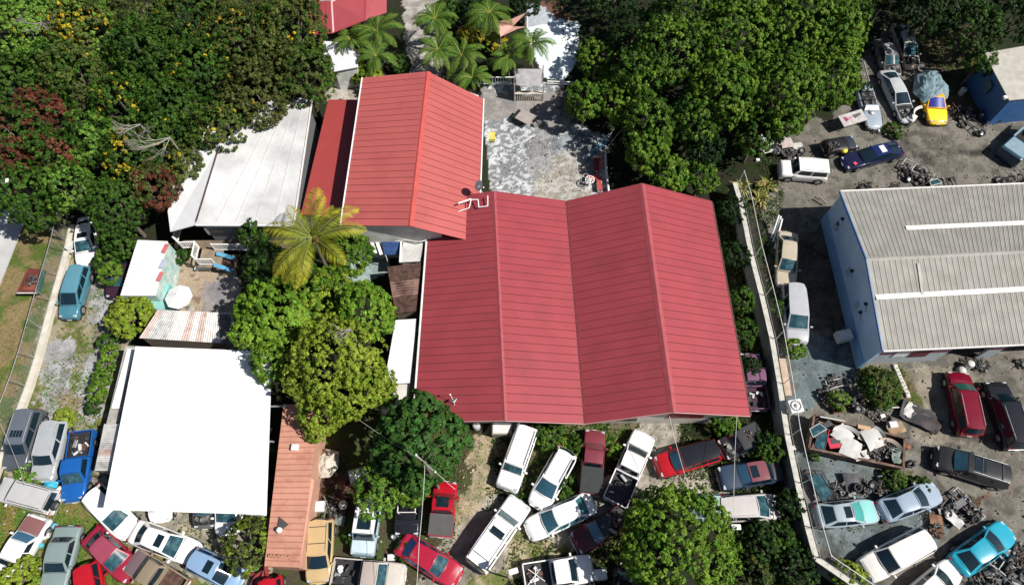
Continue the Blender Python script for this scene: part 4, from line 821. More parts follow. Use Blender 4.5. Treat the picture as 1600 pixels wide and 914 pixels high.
car('pickup_truck', 'pickup', (930, 672), (922, 772), (.18, .03, .045), 'faded maroon pickup with a black soft bed cover facing the building', cat='pickup', group=G2, cover=mat('black_canvas', (.03, .033, .035), .8), H=1.55, cvh=.25, rough=.5, ws=mat('maroon_front', (.2, .06, .07), .4), W=1.65)
car('pickup_truck', 'pickup', (1008, 676), (960, 786), WH, 'white pickup with a black bed and dropped tailgate near the drive', cat='pickup', group=G2, ws=dk, load=3, W=1.85, dirty=.16, patch=(.5, .47, .42))
car('parked_car', 'sedan', (824, 830), (928, 783), WH, 'white four door sedan with blue green windows on the drive', group=G2, ws=mat('deep_screen', (.03, .09, .13), .08, 0, .8), glass=mat('teal_rear', (.03, .13, .15), .1), dirty=.16, patch=(.5, .47, .42), W=1.8)
car('pickup_truck', 'pickup', (897, 850), (1003, 792), (.09, .01, .015), 'dark wine red pickup with a black bed beneath the round green tree', cat='pickup', group=G2, cover=None, ws=mat('blue_screen', (.05, .13, .22), .1), roof=BLK)
T = car('pickup_truck', 'pickup', (926, 886), (819, 903), WH, 'white pickup with a bent ladder and scrap in its bed at the bottom edge', cat='pickup', group=G2, load=5, ws=dk, W=1.85)
add_part(T, 'scrap_ladder', lambda m: (m.path([(-2.2, -.5, 1.0), (-1.2, .4, 1.05)], .03, M['white']), m.path([(-2.0, .5, 1.0), (-1.0, -.4, 1.05)], .03, M['white']), m.path([(-1.7, -.5, 1.02), (-1.5, .5, 1.07)], .03, M['white'])))
car('parked_suv', 'suv', (1026, 730), (1121, 702), (.42, .012, .02), 'red suv with a glossy black roof beside the concrete apron', cat='suv', group=G2, roof=BLK, ws=mat('deep_screen', (.03, .09, .13), .08, 0, .8), dirty=.03)
car('wrecked_car', 'old', (1124, 748), (1221, 732), (.03, .05, .09), 'dark navy car with a maroon primer roof among weeds', group=G2, roof=(.2, .07, .08), boot=(.05, .04, .05), sunroof=1, ws=mat('blue_screen', (.05, .13, .22), .1), rough=.4)
car('parked_minivan', 'van', (1218, 791), (1118, 796), (.5, .47, .46), 'silver beige people carrier in the weeds next to the boundary wall', cat='minivan', group=G2, rails=1, W=1.86)
car('wrecked_truck', 'pickup', (1128, 704), (1188, 676), (.03, .03, .035), 'black stripped pickup with an old tyre on its bed near the red roof corner', cat='pickup', group=G2, rough=.7, engine=1, cover=mat('black_canvas', (.03, .033, .035), .8))
car('wrecked_truck', 'pickup', (1170, 552), (1184, 640), (.16, .07, .13), 'faded purple pickup squeezed beside the right eave of the red roof', cat='pickup', group=G2, rough=.7, load=7, liner=mat('purple_liner', (.05, .02, .035), .8), ws=dk, patch=(.3, .2, .26), dirty=.4)
car('parked_car', 'hatch', (1078, 792), (1128, 790), (.3, .42, .42), 'pale green car almost hidden behind the round green tree', group=G2)
car('parked_suv', 'suv', (985, 884), (966, 958), BLK, 'black suv mostly hidden below the round green tree at the bottom', cat='suv', group=G2, rails=1)
# right yard
car('parked_car', 'sedan', (1228, 447), (1231, 362), (.46, .40, .31), 'tan sedan parked against the right boundary fence', group=G3, dirty=.1, glass=dk, W=1.8)
car('parked_minivan', 'van', (1246, 536), (1239, 446), (.42, .43, .46), 'silver minivan nose to tail below the tan sedan', cat='minivan', group=G3, W=1.9, glass=dk)
car('parked_suv', 'box', (1218, 264), (1291, 270), WH, 'white four wheel drive with black windows at the top of the yard', cat='suv', group=G3, ws=dk, rails=1, railm=paint(WH), H=1.66, W=1.76, dirty=.16, patch=(.5, .47, .42))
T = car('race_car', 'coupe', (1319, 254), (1408, 231), (.012, .014, .05), 'dark blue race car with a white number four painted on its tail', group=G3, ws=dk, roof=(.01, .02, .10), dirty=.02, W=1.78)
def digit(m):
    x0 = -T['L']*.40; z = .985
    for a, b_ in (((x0-.22, 0), (x0+.22, 0)), ((x0+.22, 0), (x0-.05, .32)), ((x0-.05, .32), (x0-.05, -.12))): m.box(((a[0]+b_[0])/2, (a[1]+b_[1])/2, z), (math.dist(a, b_)+.06, .08, .012), M['white'], math.atan2(b_[1]-a[1], b_[0]-a[0]))
add_part(T, 'race_number', digit); add_part(T, 'roof_decal', lambda m: m.box((-T['L']*.12, 0, T['H']+.05), (.5, .75, .012), M['gutter'], bev=.004))
add_part(T, 'red_decal', lambda m: m.box((T['L']*.36, .45, .82), (.3, .3, .012), mat('coral_decal', (.6, .06, .1), .5), .3))
T = car('sports_convertible', 'cabrio', (1369, 198), (1347, 128), (.30, .36, .42), 'stripped silver blue convertible with its cockpit open', cat='sports car', group=G3, rough=.35, ws=M['gutter'])
add_part(T, 'bonnet_scoop', lambda m: m.lathe([(0, .93), (.26, .92), (.3, .84)], M['steel'], 16, Matrix.Translation((1.15, -.1, 0)))); add_part(T, 'bonnet_cover', lambda m: m.box((.7, .0, .9), (.6, .7, .06), M['gutter'], .2, bev=.04))
car('wrecked_pickup', 'coupe', (1422, 188), (1384, 110), (.42, .45, .46), 'white stripped coupe with an open engine bay between the convertible and the yellow buggy', group=G3, engine=1, rough=.6, dirty=.3, patch=(.15, .15, .15), ws=dk, W=1.8)
T = car('yellow_buggy', 'coupe', (1468, 191), (1449, 122), (.78, .40, .01), 'yellow nosed sports car with orange sides half under a blue grey tarpaulin', cat='sports car', group=G3, dirty=.02, bonnet=(.85, .62, .01), bonnetlab='bright yellow bonnet', bumper=(.80, .50, .01), W=2.05, ws=mat('blue_screen_frame', (.02, .03, .25), .3))
car('wrecked_car', 'hatch', (1427, 104), (1404, 42), (.38, .34, .28), 'crushed pale wreck with a rusty orange tail, topmost in the yard', group=G3, rough=.8, engine=1, dirty=.5, patch=(.3, .08, .02), roof=(.5, .55, .52))
car('wrecked_car', 'sedan', (1398, 118), (1376, 62), (.10, .09, .09), 'black wreck with a torn white roof beside the crushed pale wreck', group=G3, rough=.8, engine=1, dirty=.5, patch=(.5, .48, .45), roof=(.3, .29, .28))
T = car('farm_jeep', 'box', (1334, 224), (1288, 232), BLK, 'black flat bonneted jeep shell with a loose wheel beside it', cat='jeep', group=G3, noglass=1, H=1.1, W=1.5, bonnet=(.02, .03, .05), rough=.5)
car('parked_suv', 'suv', (1495, 581), (1516, 680), (.16, .004, .018), 'deep maroon suv with silver roof rails outside the warehouse bays', cat='suv', group=G3, rails=1, ws=mat('green_screen', (.03, .10, .08), .1), dirty=0, rough=.22, W=1.88)
car('parked_suv', 'suv', (1553, 596), (1590, 702), BLK, 'glossy black suv with silver roof rails right of the maroon one', cat='suv', group=G3, rails=1, ws=dk, dirty=0, rough=.2, W=1.88, H=1.7)
car('parked_suv', 'suv', (1460, 712), (1573, 748), (.022, .022, .023), 'black suv with a large sunroof crossing the yard in the open', cat='suv', group=G3, sunroof=1, srl=.8, rails=1, ws=mat('deep_screen', (.03, .09, .13), .08, 0, .8), dirty=.1, W=1.9, bars=2)
car('parked_car', 'coupe', (1468, 766), (1376, 800), (.30, .37, .46), 'pale blue two door coupe facing up right between oily wrecks', group=G3, ws=dk, sunroof=0, dirty=.1, W=1.78)
car('parked_car', 'coupe', (1372, 797), (1275, 806), (.33, .40, .44), 'silver coupe with a mint green bonnet touching the boundary fence', group=G3, bonnet=(.2, .5, .48), bonnetlab='mint green bonnet', sunroof=1, ws=mat('mint_screen', (.06, .3, .28), .15), W=1.78)
car('parked_suv', 'suv', (1350, 893), (1450, 840), (.70, .67, .65), 'white suv with red tail lamps at the bottom of the right yard', cat='suv', group=G3, ws=dk, dirty=.03, W=1.88)
t = car('pickup_truck', 'coupe', (1580, 826), (1494, 886), (.02, .32, .45), 'turquoise two door convertible coupe beside a pile of black scrap', cat='coupe', group=G3, dirty=.0, rough=.25, W=1.85, ws=dk, sunroof=0)
t.name = 'turquoise_coupe'
car('parked_car', 'sedan', (1494, 886), (1418, 948), (.72, .72, .71), 'white car with a dark windscreen cut by the bottom edge next to the turquoise coupe', group=G3, ws=dk)
T = thing('open_truck', 'grey blue open truck body with a red seat inside at the right edge', 'truck', tuple(P(1590, 232, 0)), math.atan2(P(1620, 190, 0).y-P(1540, 262, 0).y, P(1620, 190, 0).x-P(1540, 262, 0).x)); gb = mat('grey_blue_panel', (.20, .30, .36), .5, var=.1)
add_part(T, 'hull', lambda m: (m.box((-.2, 0, .75), (4.6, 2.1, 1.1), mat('navy_hull', (.03, .08, .13), .4), bev=.12), m.box((-1.5, 0, 1.32), (1.6, 1.9, .08), gb, bev=.03)))
add_part(T, 'gunwale', lambda m: [m.box((.9, s*.95, 1.35), (3.2, .16, .16), gb) for s in (-1, 1)]); add_part(T, 'cockpit', lambda m: m.box((.8, 0, 1.31), (2.6, 1.6, .06), M['dark']))
add_part(T, 'seat', lambda m: m.box((.7, .1, 1.42), (1.1, 1.1, .2), mat('bright_red_seat', (.4, .01, .012), .5), .2, bev=.06))
for s in (-1, 1): add_part(T, 'wheel', lambda m: m.tube((.4, s*.9, .3), (.4, s*1.08, .3), .3, M['black'], 16))
# ---------------------------------------------------------------- boundary walls and fences
def wallrun(name, label, pts, h, th, m, cat='wall', cap=None):
    c = sum(pts, Vector())/len(pts); T = thing(name, label, cat, (c.x, c.y, 0)); mb = MB(); cp = MB()
    for i, (a, b_) in enumerate(zip(pts[:-1], pts[1:])):
        d = (b_-a); d.z = 0; s = Vector((-d.y, d.x, 0)).normalized()*th/2; e = d.normalized()*.03
        q = [(a+s-e)[:2], (b_+s+e)[:2], (b_-s+e)[:2], (a-s-e)[:2]]; mb.prism(q, -.3, h-(i % 2)*.004, m)
    mb.build('masonry', T)
    if cap:
        for i, (a, b_) in enumerate(zip(pts[:-1], pts[1:])): 
            L = (b_-a).length; n = max(1, int(L/1.6)); d = (b_-a).normalized()
            for k in range(n):
                p0 = a.lerp(b_, k/n)+d*.01; p1 = a.lerp(b_, (k+1)/n)-d*.01; edge(cp, Vector((p0.x, p0.y, h+.03)), Vector((p1.x, p1.y, h+.03)), cap, th+.06, .06)
        cp.build('coping', T)
    return T
def chainlink(label, pts, z0, z1, sp=.16, gap=3.0, pm=None):
    pm = pm or M['steel']; c = sum(pts, Vector())/len(pts); T = thing('chain_link_fence', label, 'fence', (c.x, c.y, z0))
    mesh = MB(); rail = MB(); wm = mat('fence_wire', (.5, .52, .53), .5, .4)
    for a, b_ in zip(pts[:-1], pts[1:]):
        a = Vector((a.x, a.y, z0)); b_ = Vector((b_.x, b_.y, z0)); L = (b_-a).length; d = (b_-a)/L; H = z1-z0; up = Vector((0, 0, H))
        rail.tube(a+up, b_+up, .03, pm, 6); rail.tube(a+Vector((0, 0, .08)), b_+Vector((0, 0, .08)), .012, pm, 4)
        n = int(L/sp)
        for k in range(n+1):
            for s in (-1, 1):
                u0 = k*sp; u1 = u0+s*H; za, zb = 0, 1
                if u1 < 0: zb = (u0)/(H); u1 = 0
                if u1 > L: zb = (L-u0)/H; u1 = L
                p0 = a+d*u0; p1 = a+d*u1+up*zb; w_ = Vector((0, 0, .006)); mesh.face([p0-w_, p1-w_, p1+w_, p0+w_], wm)
    mesh.build('wire_mesh', T); rail.build('rail', T)
    n = 0
    for a, b_ in zip(pts[:-1], pts[1:]):
        L = (b_-a).length; k = max(1, round(L/gap))
        for i in range(k): q = a.lerp(b_, i/k); mb = MB(); mb.tube((q.x, q.y, z0-.1), (q.x, q.y, z1+.05), .035, pm, 8); mb.build('post', T)
    return T
LW = [P(a, b_, .35) for a, b_ in ((112, 352), (104, 392), (82, 470), (58, 560), (44, 604), (12, 690), (-8, 740), (-60, 880))]
wallrun('boundary_wall', 'low pale concrete wall along the left lane', LW, .4, .5, mat('pale_wall', (.56, .52, .45), .9, var=.15, dirt=(.36, .33, .26), dirtamt=.4))
lf = [p+Vector((-.15, 0, 0)) for p in LW]
T = chainlink('chain link fence with steel posts on the low left wall', lf, .4, 2.3)
RW = [P(a, b_, 1.9) for a, b_ in ((1148, 286), (1158, 320), (1174, 400), (1190, 462), (1206, 530), (1218, 600), (1230, 680), (1246, 755), (1262, 825), (1275, 872), (1352, 925), (1420, 980))]
wallrun('boundary_wall', 'tall weathered grey block wall between the red roofed house and the yard', RW, 1.9, .32, mat('grey_block', (.2, .21, .2), .95, var=.25, dirt=(.10, .11, .10), dirtamt=.5), cap=mat('coping', (.58, .56, .5), .9, var=.3, vscale=3, dirt=(.25, .25, .22), dirtamt=.4, dscale=3))
chainlink('chain link fence with a white top rail above the grey block wall', [p+Vector((.3, 0, 0)) for p in RW], 1.9, 3.6, pm=mat('white_rail', (.62, .63, .63), .5), gap=4.5)
mb = MB(); q0, q1 = P(1222, 560, 2.0), P(1232, 618, 2.0); edge(mb, q0, q1, mat('bleached_board', (.5, .38, .28), .8, var=.2), .5, .06); single(mb, 'plank', 'bleached plank lying along the top of the right wall', 'plank')
T = thing('fan_unit', 'square white unit with a round fan grille mounted by the right wall', 'ventilation fan', tuple(P(1241, 636, 2.2)), .15)
add_part(T, 'housing', lambda m: m.box((0, 0, .1), (.95, .95, .5), M['white'], bev=.04))
add_part(T, 'fan_ring', lambda m: m.lathe([(.3, .352), (.3, .39), (.4, .39), (.4, .352)], mat('fan_grey', (.25, .25, .25), .6), 20)); add_part(T, 'hub', lambda m: m.lathe([(0, .4), (.15, .4), (.16, .352)], M['steel'], 14)); add_part(T, 'bracket', lambda m: m.box((0, 0, -.2), (.1, .6, .12), M['steel']))
# stones kerb by the garden bed of the warehouse
pts = [P(a, b_, 0) for a, b_ in ((1398, 574), (1403, 590), (1409, 604), (1417, 618))]; rg = random.Random(3)
for i in range(9):
    q = lerp(pts[0], pts[-1], i/8.); mb = MB(); mb.box((q.x, q.y, .1), (.32, .42, .22), M['pale'], rg.uniform(-.3, .6), bev=.05); single(mb, 'kerb_stone', 'pale stone in the row edging the garden bed by the warehouse', 'stone', 'kerb stones of the garden bed')
# ---------------------------------------------------------------- poles, lamps, dishes, wires
def pole(name, label, base, h, r=.1, cat='pole', m=None):
    T = thing(name, label, cat, tuple(base)); add_part(T, 'mast', lambda mm: mm.tube((0, 0, 0), (0, 0, h), r, m or M['wood'], 10, r*.7)); return T
def under(px, py, h): q = P(px, py, h); return Vector((q.x, q.y, 0))
T = pole('utility_pole', 'timber utility pole with a short crossarm rising through the dark tree', under(664, 722, 9), 9, .13)
add_part(T, 'crossarm', lambda m: m.box((0, 0, 8.6), (1.5, .1, .12), M['deadwood'], -.7)); add_part(T, 'insulators', lambda m: [m.lathe([(0, .18), (.06, .15), (.06, 0)], M['white'], 8, Matrix.Translation((x*.76, -x*.64, 8.65))) for x in (-.8, 0, .8)])
U = P(664, 722, 8.7)
def wire(label, a, b_, sag, r=.018, m=None):
    mb = MB(); n = 14; pts = []
    for i in range(n+1):
        u = i/n; p = Vector(a).lerp(Vector(b_), u); p.z -= sag*4*u*(1-u); pts.append(p)
    mb.path(pts, r, m or mat('cable', (.55, .55, .52), .6), 4); return single(mb, 'cable', label, 'cable')
wire('cable from the timber pole down to the red pickup below it', U, P(711, 764, 3.2), .2, .022)
wire('pale cable running straight down from the timber pole past the small off roader', U, P(655, 845, 6.6), .3, .02); wire('lower pale cable running on over the crimson sedan to the bottom edge', P(655, 845, 6.6), P(645, 1000, 5.5), .2, .018)
wire('thin cable looping off the left side of the timber pole', U, P(560, 655, 6), .5, .012)
wire('cable from the right ridge of the red roof towards the drive', P(1046, 650, 5.6), P(1082, 778, 4.6), .3)
wire('cable hanging across the navy wreck from the roof corner', P(1152, 640, 3.4), P(1146, 812, 4.3), .2)
wire('dark cable crossing the centre of the lower left lawn', P(-10, 640, 3), P(40, 760, 3), .2, .01)
def lampp(label, base_px, head_px, h, arm):
    hd = P(*head_px, h); T = pole('street_lamp', label, (hd.x-arm[0], hd.y-arm[1], 0), h, .07, 'street lamp', M['steel'])
    add_part(T, 'arm', lambda m: m.tube((0, 0, h-.05), (arm[0], arm[1], h), .04, M['steel'])); add_part(T, 'lamp_head', lambda m: m.box((arm[0], arm[1], h), (.6, .34, .14), M['white'], math.atan2(arm[1], arm[0]), bev=.04)); return T
lampp('grey street lamp over the pale road at the left edge', None, (8, 283), 7, (.7, .25))
lampp('white floodlight on an arm beside the silver beige people carrier', None, (1150, 823), 4.4, (.8, 0))
lampp('square white floodlight on a post above the bottom drive', None, (802, 892), 4.2, (.35, .1))
def dish(label, px, h, rz, rad=.42, m=None, up=.9, tilt=.9, mesh=False):
    q = P(*px, h); T = thing('satellite_dish', label, 'satellite dish', (q.x, q.y, h-.9), rz)
    mm = m or M['steel']; mt = Matrix.Translation((0, 0, .9)) @ Matrix.Rotation(tilt, 4, 'Y')
    add_part(T, 'reflector', lambda k: k.lathe([(0, -.1), (rad*.5, -.07), (rad, .02), (rad+.02, .0), (rad*.5, -.1), (0, -.13)], mm, 20, mt))
    add_part(T, 'feed_arm', lambda k: (k.tube(mt @ Vector((rad, 0, 0)), mt @ Vector((rad*.3, 0, .45)), .02, M['white']), k.box(tuple(mt @ Vector((rad*.25, 0, .47))), (.09, .09, .1), M['white'])))
    add_part(T, 'stand', lambda k: (k.tube((0, 0, -.05), (0, 0, .85), .03, M['white']), k.tube((.35, .2, -.3), (0, 0, .5), .02, M['white']), k.tube((-.3, .25, -.1), (0, 0, .5), .02, M['white'])))
    return T
dish('dark grey satellite dish on white struts where the two red roofs meet', (748, 290), 5.4, -.6, .42, mat('dish_grey', (.08, .08, .1), .5), tilt=1.15)
dish('small white dish on the lower left corner of the red roof', (709, 625), 4.4, 2.2, .22, M['white'])
mb = MB(); mb.path([P(660, 347, 3.7), P(712, 332, 4.2), P(733, 325, 4.4), P(736, 312, 4.7), P(747, 312, 4.75), P(748, 324, 4.6), P(762, 322, 4.75), P(762, 306, 4.9)], .045, M['white'], 6); mb.path([P(716, 318, 4.9), P(736, 311, 4.85)], .07, M['white'], 6); single(mb, 'conduit_pipe', 'white conduit zigzagging up the left slope of the red roof', 'pipe')
mb = MB(); mb.path([P(628, 374, 3), P(655, 378, 3.2), P(664, 376, 3.3), P(672, 364, 3.6)], .05, M['gutter'], 6); single(mb, 'drain_pipe', 'pale drain pipes against the block wall of the gable house', 'pipe')
# fan ring and furniture on the flaking patio
T = thing('cable_drum', 'round white spoked ring standing on the flaking patio', 'cable drum', tuple(P(920, 290, 0)))
add_part(T, 'rim_ring', lambda m: m.lathe([(.36, .9), (.42, .92), (.42, .84), (.36, .84), (.36, .9)], M['white'], 20)); add_part(T, 'spokes', lambda m: [m.box((0, 0, .88), (.76, .05, .04), M['white'], k*PI/4) for k in range(4)]); add_part(T, 'hub', lambda m: m.lathe([(0, .93), (.1, .93), (.1, 0)], M['white'], 10))
rdm = mat('bench_red', (.38, .06, .05), .6, var=.1); rdd = mat('bench_dark_red', (.18, .015, .015), .6)
T = thing('corner_bench', 'coral red corner bench at the edge of the flaking patio', 'bench', tuple(P(930, 285, 0)))
a = P(917, 277, .5); b_ = P(935, 277, .5); c = P(938, 297, .5); add_part(T, 'seat', lambda m: (edge(m, (a-T.location), (b_-T.location), rdm, .45, .08), edge(m, (b_-T.location)+Vector((-.02, .1, .003)), (c-T.location), rdm, .4, .08)))
add_part(T, 'legs', lambda m: [m.box((q.x-T.location.x, q.y-T.location.y, .23), (.08, .08, .46), rdd) for q in (a, b_, c)])
T = thing('red_bench', 'dark red bench with a high back beside the blue steps', 'bench', tuple(P(931, 262, 0)))
add_part(T, 'seat', lambda m: m.box((0, 0, .45), (.45, 1.4, .08), rdd)); add_part(T, 'backrest', lambda m: m.box((.42, .1, .9), (.07, 1.3, .7), rdm)); add_part(T, 'legs', lambda m: [m.box((x, y, .2), (.07, .07, .4), rdd) for x in (-.18, .18) for y in (-.6, .6)]); add_part(T, 'end_panel', lambda m: m.box((0, .75, .5), (.5, .06, .4), M['gutter']))
T = thing('blue_ladder', 'blue folding ladder leaning at the patio corner', 'ladder', tuple(P(938, 236, 0)), .6); lb = mat('ladder_blue', (.03, .12, .22), .5)
add_part(T, 'rails', lambda m: [m.tube((-.9, s*.25, .1), (.9, s*.22, 1.5), .035, lb) for s in (-1, 1)]); add_part(T, 'steps', lambda m: [m.box((-.9+1.8*k/7, 0, .12+1.4*k/7), (.12, .5, .04), lb) for k in range(8)])
add_part(T, 'poles', lambda m: (m.tube((.2, .1, .3), (1.5, .3, 1.7), .05, M['deadwood']), m.tube((.3, -.3, .3), (1.9, -.2, 1.7), .035, M['deadwood'])))
wallrun('patio_kerb_wall', 'low broken whitewashed wall on the east side of the flaking patio', [P(946, 238, .3), P(947, 262, .3), P(951, 300, .3)], .5, .14, M['gutter'])
T = thing('tilted_panel', 'tilted pale square sheet on a dark crate on the patio', 'sheet panel', tuple(P(818, 190, 0)), -.6)
add_part(T, 'sheet', lambda m: m.box((.2, 0, .75), (1.5, 1.3, .05), mat('fibre_sheet', (.33, .29, .27), .8, var=.15))); add_part(T, 'crate', lambda m: m.box((-.4, -.1, .35), (1.0, 1.1, .68), M['dark']))
for i, (px, py, s, c) in enumerate(((838, 187, .5, (.16, .16, .17)), (843, 194, .45, (.1, .1, .11)), (836, 197, .35, (.2, .2, .2)))):
    q = P(px, py, 0); mb = MB(); mb.box((q.x, q.y, s/2), (s*1.3, s, s), mat('patio_box', c, .8, var=.3), .3*i, bev=.04); single(mb, 'patio_box', ['larger grey box right of the tilted sheet on the patio', 'black box behind the tilted sheet on the patio', 'small grey box, lowest beside the tilted sheet'][i], 'box')
# ---------------------------------------------------------------- junk
def tyre(m, mt, r=.32, w=.2): m.lathe([(r*.58, -w/2), (r*.94, -w/2), (r, -w*.3), (r, w*.3), (r*.94, w/2), (r*.58, w/2), (r*.58, -w/2)], M['black'], 16, mt)
def wheel_obj(px, py, label, h=0, rim=None, tilt=0, r=.32, group=None, rz=0):
    q = P(px, py, h); T = thing('wheel_scrap', label, 'wheel', tuple(q), rz, group); mt = Matrix.Translation((0, 0, .12+r*math.sin(tilt))) @ Matrix.Rotation(tilt, 4, 'X')
    add_part(T, 'tyre', lambda m: tyre(m, mt, r)); 
    if rim is not False: add_part(T, 'rim', lambda m: m.lathe([(0, .04), (.06, .06), (r*.5, .03), (r*.6, .085)], rim or M['rim'], 14, mt))
    return T
def scrap(kind, px, py, label, c=(.3, .3, .3), h=0, rz=0, s=1, tilt=(0, 0), group=None, rough=.6, nm=None):
    q = P(px, py, h); rg = random.Random(hash_(label+str(px))); m = paint(c, rough, .4, (.15, .08, .05)) if kind != 'engine' else M['engine']; mb = MB()
    mt = Matrix.Translation(q) @ Matrix.Rotation(rz, 4, 'Z') @ Matrix.Rotation(tilt[0], 4, 'X') @ Matrix.Rotation(tilt[1], 4, 'Y')
    def grid(fx, nx=7, ny=4, th=.04):
        V = [fx(i/nx, j/ny) for i in range(nx+1) for j in range(ny+1)]; F_ = [(i*(ny+1)+j, (i+1)*(ny+1)+j, (i+1)*(ny+1)+j+1, i*(ny+1)+j+1) for i in range(nx) for j in range(ny)]
        mb.add([Vector(v)*s for v in V], F_, m, True, mt); mb.add([Vector((v[0], v[1], v[2]-th))*s for v in V], [f[::-1] for f in F_], m, True, mt)
    if kind == 'bonnet': grid(lambda u, v: ((u-.5)*1.2, (v-.5)*1.4*(1-.15*u), .12+.12*math.sin(PI*v)+.05*math.sin(PI*u)+rg.uniform(-.03, .03)))
    elif kind == 'bumper': grid(lambda u, v: ((u-.5)*1.7, -.35*(2*u-1)**2+.2*(v-.5), .1+.22*v), 10, 3)
    elif kind == 'sheet': grid(lambda u, v: ((u-.5)*1.3, (v-.5)*.8, .15+rg.uniform(-.12, .12)), 5, 4)
    elif kind == 'door':
        mb.box((0, 0, .1), (1.05*s, .6*s, .1), m, mtx=mt, bev=.03); mb.path([mt @ Vector(p)*1 for p in ((-.5*s, .3*s, .12), (-.25*s, .75*s, .12), (.4*s, .75*s, .12), (.5*s, .3*s, .12))], .04, m); mb.box((0, .1*s, .16), (.7*s, .3*s, .03), M['trim'], mtx=mt)
    elif kind == 'engine':
        for k in range(30):
            big = k < 6; ex = rg.uniform(.14, .34) if big else rg.uniform(.05, .18); mm = M['engine'] if big else [M['trim'], M['engine'], M['black'], m_gr, M['rust'], M['trim'], M['engine'], m_gr][k % 8]
            q_ = mt @ Matrix.Translation((rg.uniform(-.45, .45)*s, rg.uniform(-.4, .4)*s, rg.uniform(.06, .4)*s)) @ Matrix.Rotation(rg.uniform(-.6, .6), 4, 'X') @ Matrix.Rotation(rg.uniform(-.6, .6), 4, 'Y'); mb.box((0, 0, 0), (ex*s, ex*s*rg.uniform(.5, 1), ex*s*rg.uniform(.3, .8)), mm, rg.uniform(0, 3), mtx=q_, bev=ex*s*.15)
        pass
        for k in range(9): mb.tube(mt @ Vector((rg.uniform(-.5, .5)*s, rg.uniform(-.4, .4)*s, .2*s)), mt @ Vector((rg.uniform(-.7, .7)*s, rg.uniform(-.6, .6)*s, .35*s)), rg.uniform(.012, .035)*s, [m_gr, M['trim'], M['rust']][k % 3], 5)
    elif kind == 'frame':
        a, b_ = 1.1*s, .42*s
        for y in (-b_, b_): mb.path([mt @ Vector(p) for p in ((-a, y, .15), (-a*.3, y*.9, .3), (a*.4, y*.9, .3), (a, y*1.1, .15))], .05, m)
        for x in (-a, -a*.3, a*.4, a): mb.tube(mt @ Vector((x, -b_, .2)), mt @ Vector((x, b_, .22)), .045, m)
        for k in range(5): mb.box((rg.uniform(-a, a), rg.uniform(-b_, b_), .3), (.3*s, .15*s, .12*s), [M['engine'], m_gr][k % 2], rg.uniform(0, 3), mtx=mt)
    elif kind == 'pipe': mb.tube(mt @ Vector((-.9*s, 0, .1)), mt @ Vector((.9*s, 0, .12)), .06, m, 8)
    elif kind == 'seat': mb.box((0, 0, .2), (.55*s, .55*s, .2), m, mtx=mt, bev=.06); mb.box((-.3*s, 0, .5), (.15, .5*s, .6*s), m, mtx=mt @ Matrix.Rotation(-.3, 4, 'Y'), bev=.05)
    elif kind == 'drum': mb.lathe([(0, .02), (.3*s, .02), (.32*s, .1), (.3*s, .45*s), (.32*s, .8*s), (.28*s, .86*s), (0, .84*s)], m, 16, mt)
    elif kind == 'tank': mb.lathe([(0, 0), (.42*s, .02), (.45*s, .3*s), (.3*s, .5*s), (.1*s, .56*s), (0, .57*s)], m, 18, mt)
    elif kind == 'crate': mb.box((0, 0, .25*s), (.8*s, .6*s, .5*s), m, mtx=mt, bev=.03); mb.box((0, 0, .5*s+.02), (.7*s, .5*s, .03), M['gutter'], mtx=mt)
    elif kind == 'glassframe': mb.path([mt @ Vector(p) for p in ((-.7*s, -.3*s, .1), (-.5*s, .35*s, .1), (.5*s, .35*s, .1), (.7*s, -.3*s, .1), (-.7*s, -.3*s, .1))], .04, m); mb.face([mt @ Vector(p) for p in ((-.66*s, -.27*s, .1), (.66*s, -.27*s, .1), (.47*s, .32*s, .1), (-.47*s, .32*s, .1))], M['glassb'])
    elif kind == 'bag': mb.lathe([(0, 0), (.34*s, .02), (.42*s, .2), (.25*s, .42), (.06*s, .5), (.1*s, .56)], m, 9, mt)
    nm = nm or {'bonnet': 'bonnet_scrap', 'bumper': 'bumper_scrap', 'sheet': 'crumpled_sheet', 'door': 'door_scrap', 'engine': 'engine_block', 'frame': 'axle_frame', 'pipe': 'pipe', 'seat': 'seat_scrap', 'drum': 'drum', 'tank': 'plastic_tank', 'crate': 'crate', 'glassframe': 'frame_scrap', 'bag': 'rubbish_bag'}[kind]
    o = mb.build(nm); a = np.array(mb.v); cc = Vector((a[:, 0].mean(), a[:, 1].mean(), a[:, 2].min())); o.data.transform(Matrix.Translation(-cc)); o.location = cc
    return tag(o, label, nm.replace('_', ' '), group)
W_, S_, K_, RU, AL = (.52, .52, .5), (.4, .41, .42), (.03, .03, .035), (.2, .07, .03), (.5, .5, .5)
# scrap skip (open trailer) in the right yard
T = thing('scrap_trailer', 'long open rusty scrap trailer heaped with car panels in the right yard', 'trailer', tuple(P(1338, 695, 0)))
cs = [P(1264, 700, 1.25), P(1411, 731, 1.25), P(1413, 684, 1.25), P(1272, 648, 1.25)]; rr = mat('rusty_trailer', (.13, .08, .06), .9, var=.4, vscale=2, dirt=(.3, .22, .17), dirtamt=.4, dscale=2)
for i in range(4):
    a, b_ = cs[i]-T.location, cs[(i+1) % 4]-T.location
    def side(m, a=a, b_=b_): d = (b_-a).normalized(); edge(m, Vector((a.x, a.y, .85))+d*.04, Vector((b_.x, b_.y, .85))-d*.04, rr, .08, .8)
    add_part(T, 'side_board', side)
    add_part(T, 'rim_rail', lambda m, a=a, b_=b_: edge(m, Vector((a.x, a.y, 1.29)), Vector((b_.x, b_.y, 1.29)), rr, .16, .08))
add_part(T, 'bed', lambda m: m.prism([(q-T.location)[:2] for q in cs], .4, .5, rr))
for x in (-1, 0, 1.0): add_part(T, 'wheel', lambda m: [m.tube((x+1.5, s*.95, .32), (x+1.5, s*1.15, .32), .32, M['black'], 14) for s in (-1,)])
